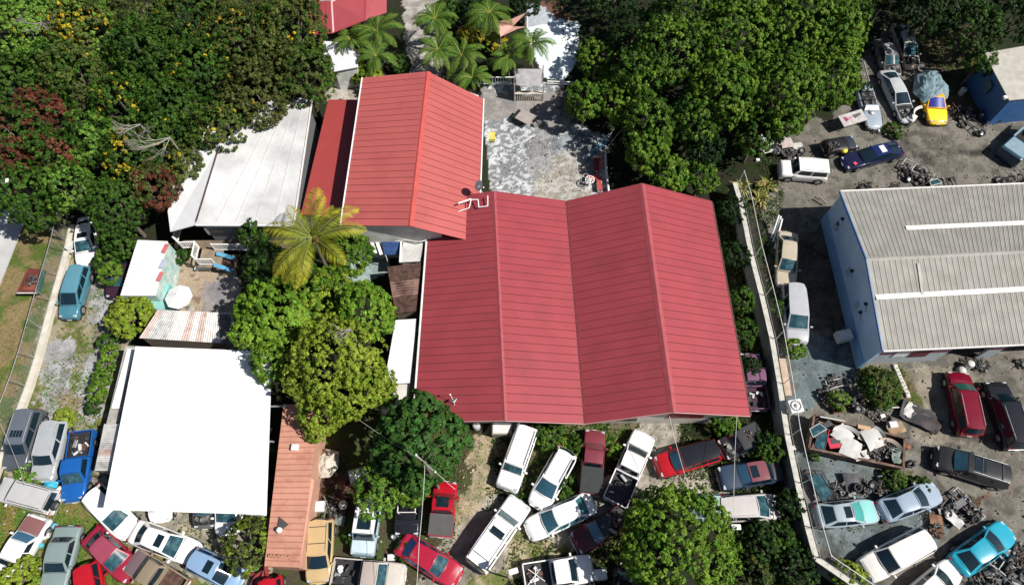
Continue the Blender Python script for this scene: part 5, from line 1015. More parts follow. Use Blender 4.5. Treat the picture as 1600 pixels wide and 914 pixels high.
add_part(T, 'drawbar', lambda m: m.tube(P(1266, 672, .6)-T.location, P(1248, 660, .5)-T.location, .07, rr))
gj = 'car panels heaped in the scrap trailer'
for a in (('door', 1307, 692, 'red car door lying on the scrap trailer', (.5, .015, .05), 1.2, .1, 1.25), ('bonnet', 1328, 700, 'white ridged van panel, largest on the scrap trailer', W_, 1.15, -.5, 1.1), ('bonnet', 1316, 680, 'white bonnet wedged behind the red door', W_, 1.2, -.9, 1.0), ('bonnet', 1362, 686, 'white boot lid in the middle of the scrap trailer', W_, 1.2, .3, 1.1), ('sheet', 1349, 680, 'crumpled beige panel beside the white boot lid', (.5, .42, .34), 1.2, 1.0, .7), ('bumper', 1320, 668, 'white bumper along the back board of the trailer', W_, 1.3, -.2, 1.1), ('bumper', 1378, 678, 'curved white bumper right of the boot lid', W_, 1.3, -1.2, .8), ('glassframe', 1283, 690, 'black car door frame at the left end of the trailer', K_, 1.2, 1.1, 1.1), ('glassframe', 1276, 672, 'grey window frame leaning on the left end board', S_, 1.3, .5, .9), ('door', 1290, 668, 'dark car door under the panels at the left end', (.05, .05, .06), 1.1, .6, 1.1), ('engine', 1372, 713, 'greasy engine on the lower right of the trailer', K_, .9, .3, 1.1), ('engine', 1388, 704, 'smaller gearbox lump behind the greasy engine', K_, .9, 1.3, 1.0), ('sheet', 1400, 712, 'green grey panel at the right end of the trailer', (.15, .2, .17), 1.1, 1.5, .9), ('bumper', 1392, 690, 'beige bumper sticking out over the right end', (.5, .42, .33), 1.3, -.5, 1.0), ('sheet', 1399, 670, 'brown crushed panel beyond the trailer corner', (.3, .2, .12), .5, .3, 1.0), ('crate', 1392, 665, 'white box beyond the trailer corner', W_, .4, .1, .8), ('sheet', 1345, 712, 'pale torn panel hanging at the front board', W_, 1.1, .2, .8), ('frame', 1358, 700, 'black tangled frame across the middle of the trailer', K_, 1.0, .4, .8), ('pipe', 1300, 655, 'white pipe along the rear rim of the trailer', W_, 1.35, -.2, 1.0), ('drum', 1412, 700, 'rusty drum against the right end of the trailer', RU, 0, 0, .7)):
    k, x, y, l, c, h, rz, s = a; scrap(k, x, y, l, c, h, rz, s, group=gj)
q = P(1350, 668, 1.36); mb = MB(); mb.box(tuple(q), (.9, .3, .12), mat('tan_wood', (.5, .33, .2), .8), -.2); single(mb, 'wood_block', 'tan timber block on the rear rim of the trailer', 'timber block')
gy = 'loose scrap in the right hand yard'
rg = random.Random(11)
L_ = [('frame', 1306, 600, 'white metal quad bike frame with a black seat near the warehouse corner', W_, 0, .2, .75), ('engine', 1300, 596, 'black engine lump beside the quad bike frame', K_, 0, .3, 1.1), ('engine', 1288, 618, 'tangled black and chrome scrap below the quad bike frame', K_, 0, 1., 1.3), ('frame', 1345, 612, 'grey rectangular tube frame in the weeds', AL, 0, 1.5, .8), ('engine', 1332, 630, 'greasy suspension pile between weeds and trailer', K_, 0, .6, 1.4), ('frame', 1360, 643, 'dark axle lying below the garden bed', K_, 0, -.7, 1.0), ('pipe', 1403, 637, 'white pipe at the edge of the garden bed', W_, .1, 0, .7), ('sheet', 1420, 641, 'crumpled white panel on the black sheet', W_, .2, .8, .9), ('sheet', 1432, 650, 'black plastic sheet by the garden bed', K_, .05, -.5, 2.0), ('sheet', 1445, 657, 'second black plastic sheet drooping to the drive', K_, 0, -.7, 1.6), ('crate', 1377, 651, 'white plastic can near the loose hose', W_, 0, .2, .5), ('drum', 1509, 573, 'white drum in front of the warehouse bay', W_, 0, 0, .9), ('tank', 1500, 580, 'low round white tank beside the white drum', W_, 0, 0, .8), ('engine', 1520, 570, 'black engine parts at the warehouse bay', K_, 0, .2, 1.2), ('engine', 1531, 572, 'dark gearbox parts beside the bay pillar', K_, 0, 1.2, 1.1), ('engine', 1592, 570, 'chrome and black parts inside the right bay', K_, 0, 0, 1.0),
 ('frame', 1495, 800, 'black twisted chassis between the pale coupe and turquoise coupe', K_, 0, .3, 1.3), ('frame', 1508, 790, 'bent grey subframe on the oily ground', S_, 0, -1.0, 1.1), ('engine', 1480, 795, 'oily engine beside the pale blue coupe', K_, 0, 0, 1.3), ('engine', 1515, 800, 'black gearbox near the oil stain', K_, 0, .8, 1.3), ('sheet', 1490, 812, 'long pale metal strip on the twisted chassis', AL, .3, -.9, .9), ('sheet', 1461, 822, 'rusty orange fender on the gravel', (.15, .065, .025), .1, 1.3, 1.2), ('engine', 1458, 832, 'rust orange axle lump under the fender', RU, 0, .4, 1.3), ('engine', 1450, 806, 'dark lump left of the rusty fender', K_, 0, 0, .8), ('engine', 1582, 860, 'scrap engine right of the turquoise coupe', K_, 0, 0, 1.4), ('engine', 1590, 880, 'black scrap heap at the lower right edge', K_, 0, .5, 1.8), ('frame', 1570, 890, 'white strip and frame lying on the lower right scrap', W_, .2, -.8, 1.2), ('sheet', 1550, 895, 'white panel below the turquoise coupe', W_, .1, .6, .7), ('engine', 1560, 905, 'dark scrap at the bottom edge of the yard', K_, 0, .2, 1.8), ('sheet', 1582, 908, 'blue grey rounded panel in the bottom scrap', (.2, .26, .33), .2, 0, 1.0), ('engine', 1530, 912, 'metal scrap cut by the bottom edge of the yard', K_, 0, 1.4, 1.8),
 ('glassframe', 1281, 760, 'black van door frame with white edge standing by the fence', K_, .9, -1.2, 1.5), ('door', 1268, 752, 'dark door leaning on the boundary wall', K_, .3, -1.2, 1.4), ('door', 1262, 775, 'grey brown door against the boundary wall', (.15, .13, .13), .2, -1.2, 1.2), ('frame', 1322, 765, 'black engine cradle with a ring behind the silver coupe', K_, .1, .15, 1.2), ('engine', 1300, 768, 'black engine at the left of the cradle', K_, 0, 0, 1.3), ('engine', 1345, 762, 'black engine block behind the mint bonnet', K_, 0, .6, 1.3), ('engine', 1370, 765, 'engine with white caps beside the pale blue coupe', K_, 0, .2, 1.4),
 ('frame', 1432, 268, 'silver engine and cross member wreck in the open yard', AL, .2, -.7, 1.25), ('engine', 1420, 272, 'black engine half of the silver wreck', K_, 0, 0, 1.8), ('engine', 1440, 282, 'grey gearbox behind the warehouse roof edge', K_, 0, .5, 1.5), ('glassframe', 1460, 286, 'white looped frame just above the warehouse roof', W_, .3, .3, .8), ('frame', 1470, 288, 'black frame beside the white loop', K_, 0, .1, 1.1), ('engine', 1398, 292, 'rusty red brackets by the warehouse eave', RU, 0, 0, .9), ('engine', 1350, 294, 'dark round lump at the warehouse eave', K_, 0, 0, 1.2), ('engine', 1565, 288, 'black scrap strip beyond the warehouse eave', K_, 0, 0, 1.6), ('engine', 1590, 287, 'second black scrap strip at the right edge', K_, 0, .9, 1.6),
 ('frame', 1515, 195, 'black truck axle with white hubs', K_, .1, -1.0, 1.2), ('engine', 1505, 180, 'black axle parts above the truck axle', K_, 0, 0, 1.7), ('engine', 1540, 180, 'dark scrap below the navy shed', K_, 0, 0, 1.6), ('engine', 1560, 178, 'grey and black scrap under the shed eave', K_, 0, .4, 1.6), ('engine', 1580, 172, 'parts pile at the shed corner', K_, 0, .9, 1.4), ('engine', 1488, 175, 'rusty hub beside the yellow nose', RU, 0, .2, .9), ('drum', 1500, 148, 'crushed silver drum above the truck axle', AL, 0, .3, .9), ('crate', 1420, 190, 'crumpled white wing in front of the stripped coupe', W_, .1, .8, 1.2), ('bumper', 1428, 175, 'long white bumper leaning on the stripped coupe', W_, .8, .9, 1.0), ('crate', 1373, 207, 'white box in front of the convertible', W_, 0, .3, .6), ('engine', 1366, 206, 'dark gearbox beside the white box', K_, 0, .3, .7),
 ('sheet', 1203, 216, 'large crumpled silver sheet on the heap under the trees', S_, .6, .5, 1.6), ('sheet', 1209, 222, 'folded white panel on the heap under the trees', W_, .7, .1, 1.0), ('bonnet', 1228, 224, 'dusty pink bonnet on the heap under the trees', (.45, .38, .36), .6, .1, .9), ('sheet', 1245, 228, 'white door skin at the right of the heap', W_, .5, .3, .7), ('sheet', 1240, 234, 'pale broken box on the heap', W_, .3, .2, .6), ('engine', 1215, 236, 'pipes and brackets in the front of the heap', K_, .2, 0, 1.4), ('engine', 1230, 240, 'grimy parts below the pink bonnet', RU, .1, .5, 1.4), ('bumper', 1200, 238, 'white grey bumper low on the heap', W_, .3, .2, 1.0), ('engine', 1245, 243, 'steel parts beside the black jeep shell', K_, 0, 0, 1.1), ('crate', 1183, 252, 'small white can left of the heap', W_, 0, 0, .45), ('sheet', 1187, 206, 'brown red box lid deep in the shade', (.2, .06, .04), .5, 0, .7), ('sheet', 1190, 232, 'grey sheet low on the left of the heap', S_, .2, -.2, 1.0), ('frame', 1386, 205, 'rust stained bracket frame beyond the convertible', RU, 0, .4, .5), ('engine', 1300, 232, 'engine of the black jeep shell', K_, .9, .1, 1.2)]
for a in L_:
    k, x, y, l, c, h, rz, s = a; scrap(k, x, y, l, c, h, rz, s, group=gy)
for x, y, l, h, t_ in ((1288, 246, 'loose wheel standing beside the black jeep shell', 0, 1.1), (1531, 184, 'white hub wheel on the truck axle, upper one', .2, .5), (1531, 212, 'white hub wheel on the truck axle, lower one', 0, .8), (1503, 198, 'bare black tyre left of the truck axle', 0, .3), (1475, 118, 'old tyre behind the tarpaulin covered car', 0, .2), (1418, 283, 'wheel lying by the silver wreck', 0, .6), (1528, 606, 'wheel hub between the two dark suvs', 0, .8), (1385, 655, 'thin bicycle tyre ring beside the trailer', 0, .1), (617, 838, 'lone wheel with a white rim in the weeds below the tree', 0, .3), (326, 812, 'upright tyre at the edge of the white canopy', .2, .3), (1338, 762, 'tyre ring lying on the black engine cradle', .4, .2), (1418, 726, 'small wheel at the right end of the trailer', 0, .9)):
    wheel_obj(x, y, l, h, None if l[0] in 'lwu' else False, t_, group='loose wheels and tyres')
for i, (x, y, l) in enumerate(((1478, 802, 'tyre between the pale coupe and the twisted chassis'), (1520, 812, 'tyre beyond the black gearbox'), (1575, 875, 'tyre in the lower right scrap heap'), (1592, 895, 'tyre at the right edge of the scrap heap'), (1545, 900, 'tyre below the turquoise coupe'), (1295, 772, 'tyre at the left of the engine cradle'), (1360, 758, 'tyre behind the mint bonnet'), (1210, 232, 'tyre in the heap under the trees'), (1252, 238, 'tyre right of the heap under the trees'), (1440, 272, 'tyre under the silver wreck'), (1555, 183, 'tyre under the navy shed eave'), (1572, 178, 'tyre at the navy shed corner'), (1340, 640, 'tyre by the suspension pile'), (1398, 122, 'tyre between the two wrecks'), (1380, 100, 'tyre left of the black wreck'))):
    wheel_obj(x, y, l, .25, False if i % 2 else m_gr, .2+.25*(i % 4), group='loose wheels and tyres')
for i, (k, x, y, l, c, rz) in enumerate((('door', 1498, 786, 'dark blue car door flat on the oily ground', (.05, .07, .1), .5), ('door', 1573, 868, 'silver car door in the lower right scrap', (.35, .36, .38), 1.2), ('bonnet', 1588, 900, 'black bonnet on the lower right scrap', (.04, .04, .045), .4), ('door', 1222, 232, 'grey car door in the heap under the trees', (.2, .2, .21), 2.2), ('bumper', 1548, 190, 'black bumper below the navy shed', (.04, .04, .045), .3), ('bonnet', 1390, 80, 'torn dark bonnet by the black wreck', (.1, .09, .09), .9), ('bumper', 1412, 120, 'pale bumper behind the stripped coupe', (.45, .43, .4), 1.9), ('door', 1310, 640, 'rusty car door by the small shrub', (.16, .08, .05), .2), ('bonnet', 1330, 752, 'dark dented bonnet behind the engine cradle', (.06, .06, .07), .1))): scrap(k, x, y, l, c, .25, rz, .9, tilt=(.2, -.1), group=gy)
T = thing('advert_panel', 'faded printed sheet panel tilted over the black jeep shell', 'panel', tuple(P(1322, 196, 0)), .35)
pm_ = mat('faded_print', (.42, .40, .39), .6, var=.25, vscale=2.5, dirt=(.30, .08, .12), dirtamt=.5, dscale=1.2)
add_part(T, 'sheet', lambda m: m.box((0, 0, 1.2), (2.5, 1.2, .05), pm_, mtx=Matrix.Rotation(.15, 4, 'X'))); add_part(T, 'printed_shapes', lambda m: [m.box((x, y, 1.235+.002*i+.15*y), (w_, h_, .01), mat('print%d' % i, c, .6), .3) for i, (x, y, w_, h_, c) in enumerate(((-.4, 0, .9, .5, (.45, .2, .25)), (.5, .1, .8, .6, (.1, .1, .11)), (-.75, .1, .25, .8, (.3, .03, .08)), (.0, -.2, .5, .3, (.5, .45, .45))))]); add_part(T, 'legs', lambda m: [m.tube((x, y, 0), (x, y, 1.15), .04, M['rust']) for x in (-1, 1) for y in (-.4, .4)])
q = P(1318, 236, .8); mb = MB(); mb.lathe([(0, .25), (.3, .22), (.35, .05), (.2, 0)], mat('yellow_plastic', (.6, .5, .05), .6), 9, Matrix.Translation(q)); single(mb, 'yellow_bucket', 'yellow bucket between the black jeep shell and race car', 'bucket')
q = P(1334, 233, .3); mb = MB(); mb.box(tuple(q), (1.0, .35, .12), mat('orange_board', (.42, .2, .04), .7), .7); single(mb, 'orange_board', 'orange board leaning behind the race car', 'board')
# tarpaulin over the yellow car
def cloth(name, label, cat, outline, hfun, m, n=22, seed=1, th=.02):
    c = sum(outline, Vector())/len(outline); V = [(c.x, c.y, hfun(0))]; k = len(outline); rings = 9; Fc = []
    for r_ in range(1, rings+1):
        for i in range(k*3):
            a = outline[(i//3) % k].lerp(outline[(i//3+1) % k], (i % 3)/3); p = c.lerp(a, r_/rings); z = hfun(r_/rings)
            V.append((p.x, p.y, z+.5*(fbm(np.array([p.x*1.5]), np.array([p.y*1.5]), seed)[0]-.5)+.18*(fbm(np.array([p.x*4]), np.array([p.y*4]), seed+1, 2)[0]-.5)))
    N = k*3
    for i in range(N): Fc.append((0, 1+i, 1+(i+1) % N))
    for r_ in range(rings-1):
        for i in range(N): a = 1+r_*N; Fc.append((a+i, a+N+i, a+N+(i+1) % N, a+(i+1) % N))
    mb = MB(); mb.add(V, Fc, m, False); return single(mb, name, label, cat)
cloth('tarpaulin', 'blue grey tarpaulin crumpled over the back of the yellow nosed car', 'tarpaulin', [P(a, b_, .9) for a, b_ in ((1429, 118), (1447, 107), (1466, 109), (1473, 126), (1484, 140), (1482, 152), (1470, 160), (1458, 164), (1442, 160), (1428, 142))], lambda r_: 1.62-.85*r_**3, mat('tarp_bluegrey', (.16, .24, .28), .7, var=.2, vscale=2), seed=5)
cloth('dust_sheet', 'dirty white and beige sheet draped on a heap under the yellow green tree', 'sheet', [P(a, b_, .8) for a, b_ in ((492, 735), (492, 712), (508, 700), (530, 705), (528, 730), (516, 745), (500, 746))], lambda r_: 1.2-.5*r_**2, mat('dirty_canvas', (.5, .47, .4), .8, var=.3, vscale=2, dirt=(.2, .17, .12), dirtamt=.4, dscale=2), seed=9)
cloth('blue_plastic_sheet', 'crumpled bright blue plastic sheet in front of the silver estate car', 'plastic sheet', [P(a, b_, .2) for a, b_ in ((64, 748), (78, 744), (92, 752), (90, 764), (74, 764))], lambda r_: .55-.3*r_, mat('cyan_plastic', (.04, .36, .52), .4), seed=3)
cloth('plastic_sheet', 'grey plastic sheet beside the beige people carrier', 'plastic sheet', [P(a, b_, .2) for a, b_ in ((520, 803), (532, 797), (540, 806), (536, 822), (522, 818))], lambda r_: .5-.3*r_, mat('grey_plastic', (.14, .17, .16), .5), seed=6)
for k, x, y, l, c, h, rz, s in (('crate', 499, 793, 'white chest freezer behind the beige people carrier', W_, 0, .05, 1.25), ('bag', 537, 789, 'white bag on the scrap behind the beige people carrier', W_, .4, 0, .8), ('engine', 528, 795, 'dark bicycle and pram scrap behind the beige people carrier', K_, 0, 0, 1.4), ('crate', 613, 871, 'white square can in the weeds by the crimson sedan', W_, 0, .1, .75), ('bag', 88, 822, 'pale blue plastic bag in the grass by the muscle car', (.15, .4, .5), 0, 0, .6), ('bag', 67, 852, 'small blue bag between the muscle car and boxy sedan', (.1, .4, .5), 0, 0, .5), ('crate', 75, 838, 'white crumpled carton by the muscle car', W_, 0, .4, .6), ('crate', 95, 765, 'white cushion leaning on the spare wheel', W_, .5, .9, .5), ('drum', 745, 668, 'round grey drum below the red roof corner', S_, 0, 0, .9), ('crate', 936, 898, 'pale grey box beside the ladder pickup', S_, .2, .1, 1.2), ('bumper', 640, 834, 'white bumper piece behind the small off roader', W_, .2, .1, .6), ('sheet', 1128, 642, 'red and white panel leaning on the front wall', (.4, .08, .08), .4, .1, 1.0), ('sheet', 1200, 690, 'pale cyan plastic scrap by the black wrecked pickup', (.2, .5, .55), .8, .6, .5), ('crate', 1315, 528, 'white square machine hatch by the warehouse wall', W_, .7, .2, 1.4), ('engine', 1309, 522, 'grey hose parts beside the square hatch', K_, .2, 0, .9), ('sheet', 1238, 700, 'small white panel caught at the boundary fence', W_, .5, .2, .4), ('crate', 563, 745, 'pale square board in the shade of the big tree', S_, .6, .3, 1.6), ('pipe', 585, 712, 'pale beam end in the shade of the big tree', W_, 1.5, .5, .5), ('sheet', 800, 664, 'grey white rubble under the front eave', S_, .5, 0, 1.0), ('crate', 785, 672, 'weathered timber crate below the front eave', (.3, .27, .22), 0, 0, 1.9), ('engine', 1165, 680, 'old parts around the black stripped pickup', K_, .9, 0, .8)):
    scrap(k, x, y, l, c, h, rz, s, group='odds and ends in the lower yard')
rg = random.Random(5)
for i, (x, y) in enumerate(((408, 700), (410, 660), (415, 680), (404, 735), (400, 770), (398, 790), (412, 648))):
    scrap('crate' if i % 2 else 'sheet', x, y, 'grey scrap in the dark gap beside the salmon roof', S_, .1, i*.7, .9, group='scrap in the gap beside the salmon roof')
for i in range(4): scrap('bumper', 395+i*9, 893+rg.uniform(-6, 10), 'dark red broken panel at the foot of the salmon roof', (.22, .03, .03), .2+.1*i, i*.8, .9, group='dark red broken panels')
for i in range(14): scrap(['sheet', 'engine', 'pipe'][i % 3], 490+rg.uniform(0, 55), 752+rg.uniform(0, 34), 'rusty fragment on the dark red scrap bed behind the beige people carrier', (.12, .05, .035), .05, rg.uniform(0, 3), .45, group='rusty fragments on the scrap bed')
mb = MB(); mb.box((0, 0, .1), (.5, .4, .2), M['white']); 
# white poles leaning by the tan sedan
for i, (a, b_) in enumerate((((1220, 338), (1208, 378)), ((1217, 336), (1205, 372)), ((1222, 342), (1210, 390)))):
    mb = MB(); mb.tube(P(*a, 1.2), P(*b_, .2), .08, M['white'], 8); single(mb, 'white_pipe', 'white pipe in the bundle leaning behind the tan sedan', 'pipe', 'bundle of white pipes')
for i, (a, b_) in enumerate((((1384, 118), (1400, 140)), ((1350, 98), (1358, 128)), ((1280, 308), (1292, 318)))):
    mb = MB(); mb.tube(P(*a, .5), P(*b_, .4), .07, M['deadwood'], 7); single(mb, 'branch_pole', ['grey pole between the wrecks', 'bare pole behind the convertible', 'thin stick by the warehouse corner'][i], 'pole')
# left skip
T = thing('tipping_skip', 'dark red open tipping skip with a green side on the roadside grass', 'skip', tuple(P(50, 442, 0)))
rim = [P(26, 458, .9), P(58, 458, .9), P(68, 422, .9), P(44, 419, .9)]; bot = [P(36, 452, .2), P(54, 453, .2), P(60, 432, .2), P(46, 430, .2)]
mr_ = mat('skip_red', (.20, .06, .045), .8, var=.2); mg_ = mat('skip_green', (.02, .13, .11), .7)
def skip(m):
    r_ = [v-T.location for v in rim]; b2 = [v-T.location for v in bot]; m.face(b2, mr_)
    for i in range(4): j = (i+1) % 4; m.face([r_[i], r_[j], b2[j], b2[i]], mr_ if i != 1 else mr_)
    for i in range(4): j = (i+1) % 4; edge(m, r_[i], r_[j], mg_ if i == 1 else M['gutter'] if i == 0 else mr_, .07, .07)
add_part(T, 'tray', skip); add_part(T, 'green_side', lambda m: m.face([v-T.location for v in (rim[1], rim[2], P(73, 424, .25), P(63, 460, .25))], mg_)); add_part(T, 'chassis', lambda m: m.prism([(v-T.location)[:2] for v in bot], .02, .18, M['dark']))
scrap('engine', 51, 440, 'black parts lying in the dark red skip', K_, .35, .4, .9)
# plant pots
mb = MB(); mb.lathe([(0, .02), (.2, .02), (.26, .4), (.2, .42)], mat('red_pot', (.35, .02, .02), .6), 12); o = mb.build('plant_pot'); o.location = P(289, 405, 0); tag(o, 'red plant pot at the turquoise shed corner', 'plant pot')
# ---------------------------------------------------------------- vegetation
lm = bpy.data.materials.new('leaves'); lm.use_nodes = True; nt = lm.node_tree; nt.nodes.clear(); L = nt.links.new
out = node(nt, 'ShaderNodeOutputMaterial'); at = node(nt, 'ShaderNodeAttribute', attribute_name='tint'); df = node(nt, 'ShaderNodeBsdfPrincipled'); df.inputs['Roughness'].default_value = .5; df.inputs['Specular IOR Level'].default_value = .12
tr = node(nt, 'ShaderNodeBsdfTranslucent'); ms = node(nt, 'ShaderNodeMixShader'); ms.inputs[0].default_value = .14
L(at.outputs['Color'], df.inputs['Base Color']); L(at.outputs['Color'], tr.inputs['Color']); L(df.outputs[0], ms.inputs[1]); L(tr.outputs[0], ms.inputs[2]); L(ms.outputs[0], out.inputs[0])
def leaves(name, C, N, S, K, rng, asp=.5, parent=None, local=True, long=1.0):
    """diamond leaves at points C facing N, sizes S, colours K"""
    n = len(C); r = rng.normal(size=(n, 3)); N = N/np.linalg.norm(N, axis=1, keepdims=True)
    A = r-(r*N).sum(1, keepdims=True)*N; A /= np.linalg.norm(A, axis=1, keepdims=True); B = np.cross(N, A); S = S[:, None]
    v = np.stack([C-A*S*long, C-B*S*asp-N*S*.15, C+A*S*long-N*S*.1, C+B*S*asp-N*S*.15], 1).reshape(-1, 3)
    q = np.arange(4*n).reshape(n, 4); me = np_mesh(name, v, q, np.repeat(np.clip(K, 0, 1), 4, 0)); me.materials.append(lm)
    o = bpy.data.objects.new(name, me); return link(o, parent)
PAL = {
 'G': ((.018, .050, .008), (.052, .108, .013)), 'D': ((.008, .024, .006), (.022, .05, .010)), 'L': ((.07, .15, .02), (.12, .22, .03)), 'B': ((.040, .098, .009), (.115, .195, .020)), 'C': ((.07, .15, .012), (.15, .25, .025)),  # D: near-black greens, deep shade of the woods put into the leaf colour
 'Y': ((.10, .16, .014), (.22, .28, .03)), 'O': ((.038, .055, .013), (.10, .13, .028)), 'R': ((.055, .02, .012), (.15, .05, .028)), 'K': ((.022, .062, .012), (.048, .115, .022)), 'N': ((.028, .038, .010), (.105, .122, .028)),
}
YEL = np.array((.55, .38, .02)); BRN_ = np.array((.16, .09, .04))
def tree(px, py, rpx, h, pal, label, seed, acc=0, accc=YEL, rnd=0, fl=.43, leaf=.12, dens=1.15, squash=.62, name='tree', hollow=0, cat='tree', group=None, mix=None):
    rng = np.random.default_rng(seed); hc = h*.62; c0 = P(px, py, hc); sc_ = (P(px+1, py, hc)-c0).length; Rr = rpx*sc_*1.05
    T = thing(name, label, cat, (c0.x, c0.y, 0), group=group)
    Hh = h-hc; lobes = [(np.array((0, 0, hc)), np.array((Rr*.80, Rr*.80, max(Hh*.95, Rr*.6))))]
    nl = int(6+Rr*1.2)
    for k in range(nl):
        a = 2*PI*(k+rng.uniform(-.35, .35))/nl*2.0; d = Rr*(rng.uniform(.5, .72) if k % 2 else rng.uniform(.25, .5)); r = Rr*rng.uniform(.28, .42)
        zc = hc+Hh*rng.uniform(-.25, .55)*(1-d/Rr*.6)-Rr*.12*(d/Rr); lobes.append((np.array((d*math.cos(a), d*math.sin(a), zc)), np.array((r, r, r*squash*1.15))))
    if rnd: lobes = [(np.array((0, 0, hc)), np.array((Rr*.95, Rr*.95, Hh)))]+[(c*np.array((1, 1, 1)), r*.75) for c, r in lobes[1:]]
    FC = []; FN = []
    for li, (c, r) in enumerate(lobes):
        n = int(dens*4*PI*(r[0]*r[2]*.6+r[0]**2*.4)/(fl*fl)*1.15); u = rng.normal(size=(n, 3)); u /= np.linalg.norm(u, axis=1, keepdims=True); u = u[u[:, 2] > -.35]
        rad = rng.uniform(.78, 1.08, (len(u), 1)); p = c+u*r; rad = rad+(.16 if rnd else .42)*(fbm(p[:, 0]*1.25+p[:, 2]*.6+seed, p[:, 1]*1.25-p[:, 2]*.5, seed % 60+1, 2)-.55)[:, None]; p = c+u*r*rad; keep = np.ones(len(p), bool)
        for lj, (c2, r2) in enumerate(lobes):
            if lj != li: keep &= ((((c+u*r)-c2)/r2)**2).sum(1) > .78
        g = fbm(p[:, 0]*.8+seed, p[:, 1]*.8+p[:, 2]*.5, seed % 50); keep &= g > (.22+hollow)
        nn = u/r; FC.append(p[keep]); FN.append((nn/np.linalg.norm(nn, axis=1, keepdims=True))[keep])
    FC = np.concatenate(FC); FN = np.concatenate(FN); FC[:, 2] = np.maximum(FC[:, 2], .35)
    nf = len(FC); m = 18; k0, k1 = np.array(PAL[pal][0]), np.array(PAL[pal][1]); t = np.clip(fbm(FC[:, 0]*.7+9, FC[:, 1]*.7+FC[:, 2]*.7, seed % 40+3)*1.6-.3+rng.normal(0, .15, nf), 0, 1)[:, None]
    K = k0*(1-t)+k1*t
    if mix: 
        q0, q1 = np.array(PAL[mix][0]), np.array(PAL[mix][1]); mm = fbm(FC[:, 0]*.45+20, FC[:, 1]*.45+seed, 77)*.55+.45*fbm(FC[:, 0]*1.5, FC[:, 1]*1.5, 78) > .5; mm ^= rng.random(nf) < .18; K[mm] = (q0*(1-t)+q1*t)[mm]
    if acc:
        am = (rng.random(nf) < acc*2) & (fbm(FC[:, 0]*.5+40, FC[:, 1]*.5+seed, 5) > .5) & (FN[:, 2] > .2); 
    else: am = np.zeros(nf, bool)
    d = rng.normal(size=(nf, m, 3)); d /= np.linalg.norm(d, axis=2, keepdims=True); up = FN[:, None, :]*.8+np.array((0, 0, .5)); d = d+up*rng.uniform(.2, 1.2, (nf, m, 1)); d /= np.linalg.norm(d, axis=2, keepdims=True)
    fs = fl*rng.uniform(.35, .68, (nf, 1, 1)); C = (FC[:, None]+d*fs*rng.uniform(.55, 1.05, (nf, m, 1))).reshape(-1, 3); N = (d+up*.4+rng.normal(0, .3, d.shape)).reshape(-1, 3)
    KK = np.repeat(K, m, 0)*rng.uniform(.5, 1.6, (nf*m, 1))*(1+rng.normal(0, .08, (nf*m, 3)))
    if acc: a2 = np.repeat(am, m) & (rng.random(nf*m) < .5); KK[a2] = accc*rng.uniform(.6, 1.2, (a2.sum(), 1))
    S = leaf*rng.uniform(.6, 1.25, nf*m)
    leaves('crown', C, N, S, KK, rng, .52, T)
    mb = MB(); tr_ = .1+Rr*.04; mb.tube((0, 0, -.2), (0, 0, hc*.55), tr_, M['bark'], 9, tr_*.75)
    for k, (c, r) in enumerate(lobes[:9]):
        a = Vector((0, 0, hc*.5)); b_ = Vector(c)+Vector((0, 0, -.1)); mid = a.lerp(b_, .5)+Vector((0, 0, .3)); mb.tube(a, mid, tr_*.5, M['bark'], 6, tr_*.3); mb.tube(mid, b_, tr_*.3, M['bark'], 6, tr_*.12)
    mb.build('trunk', T, True)
    return T
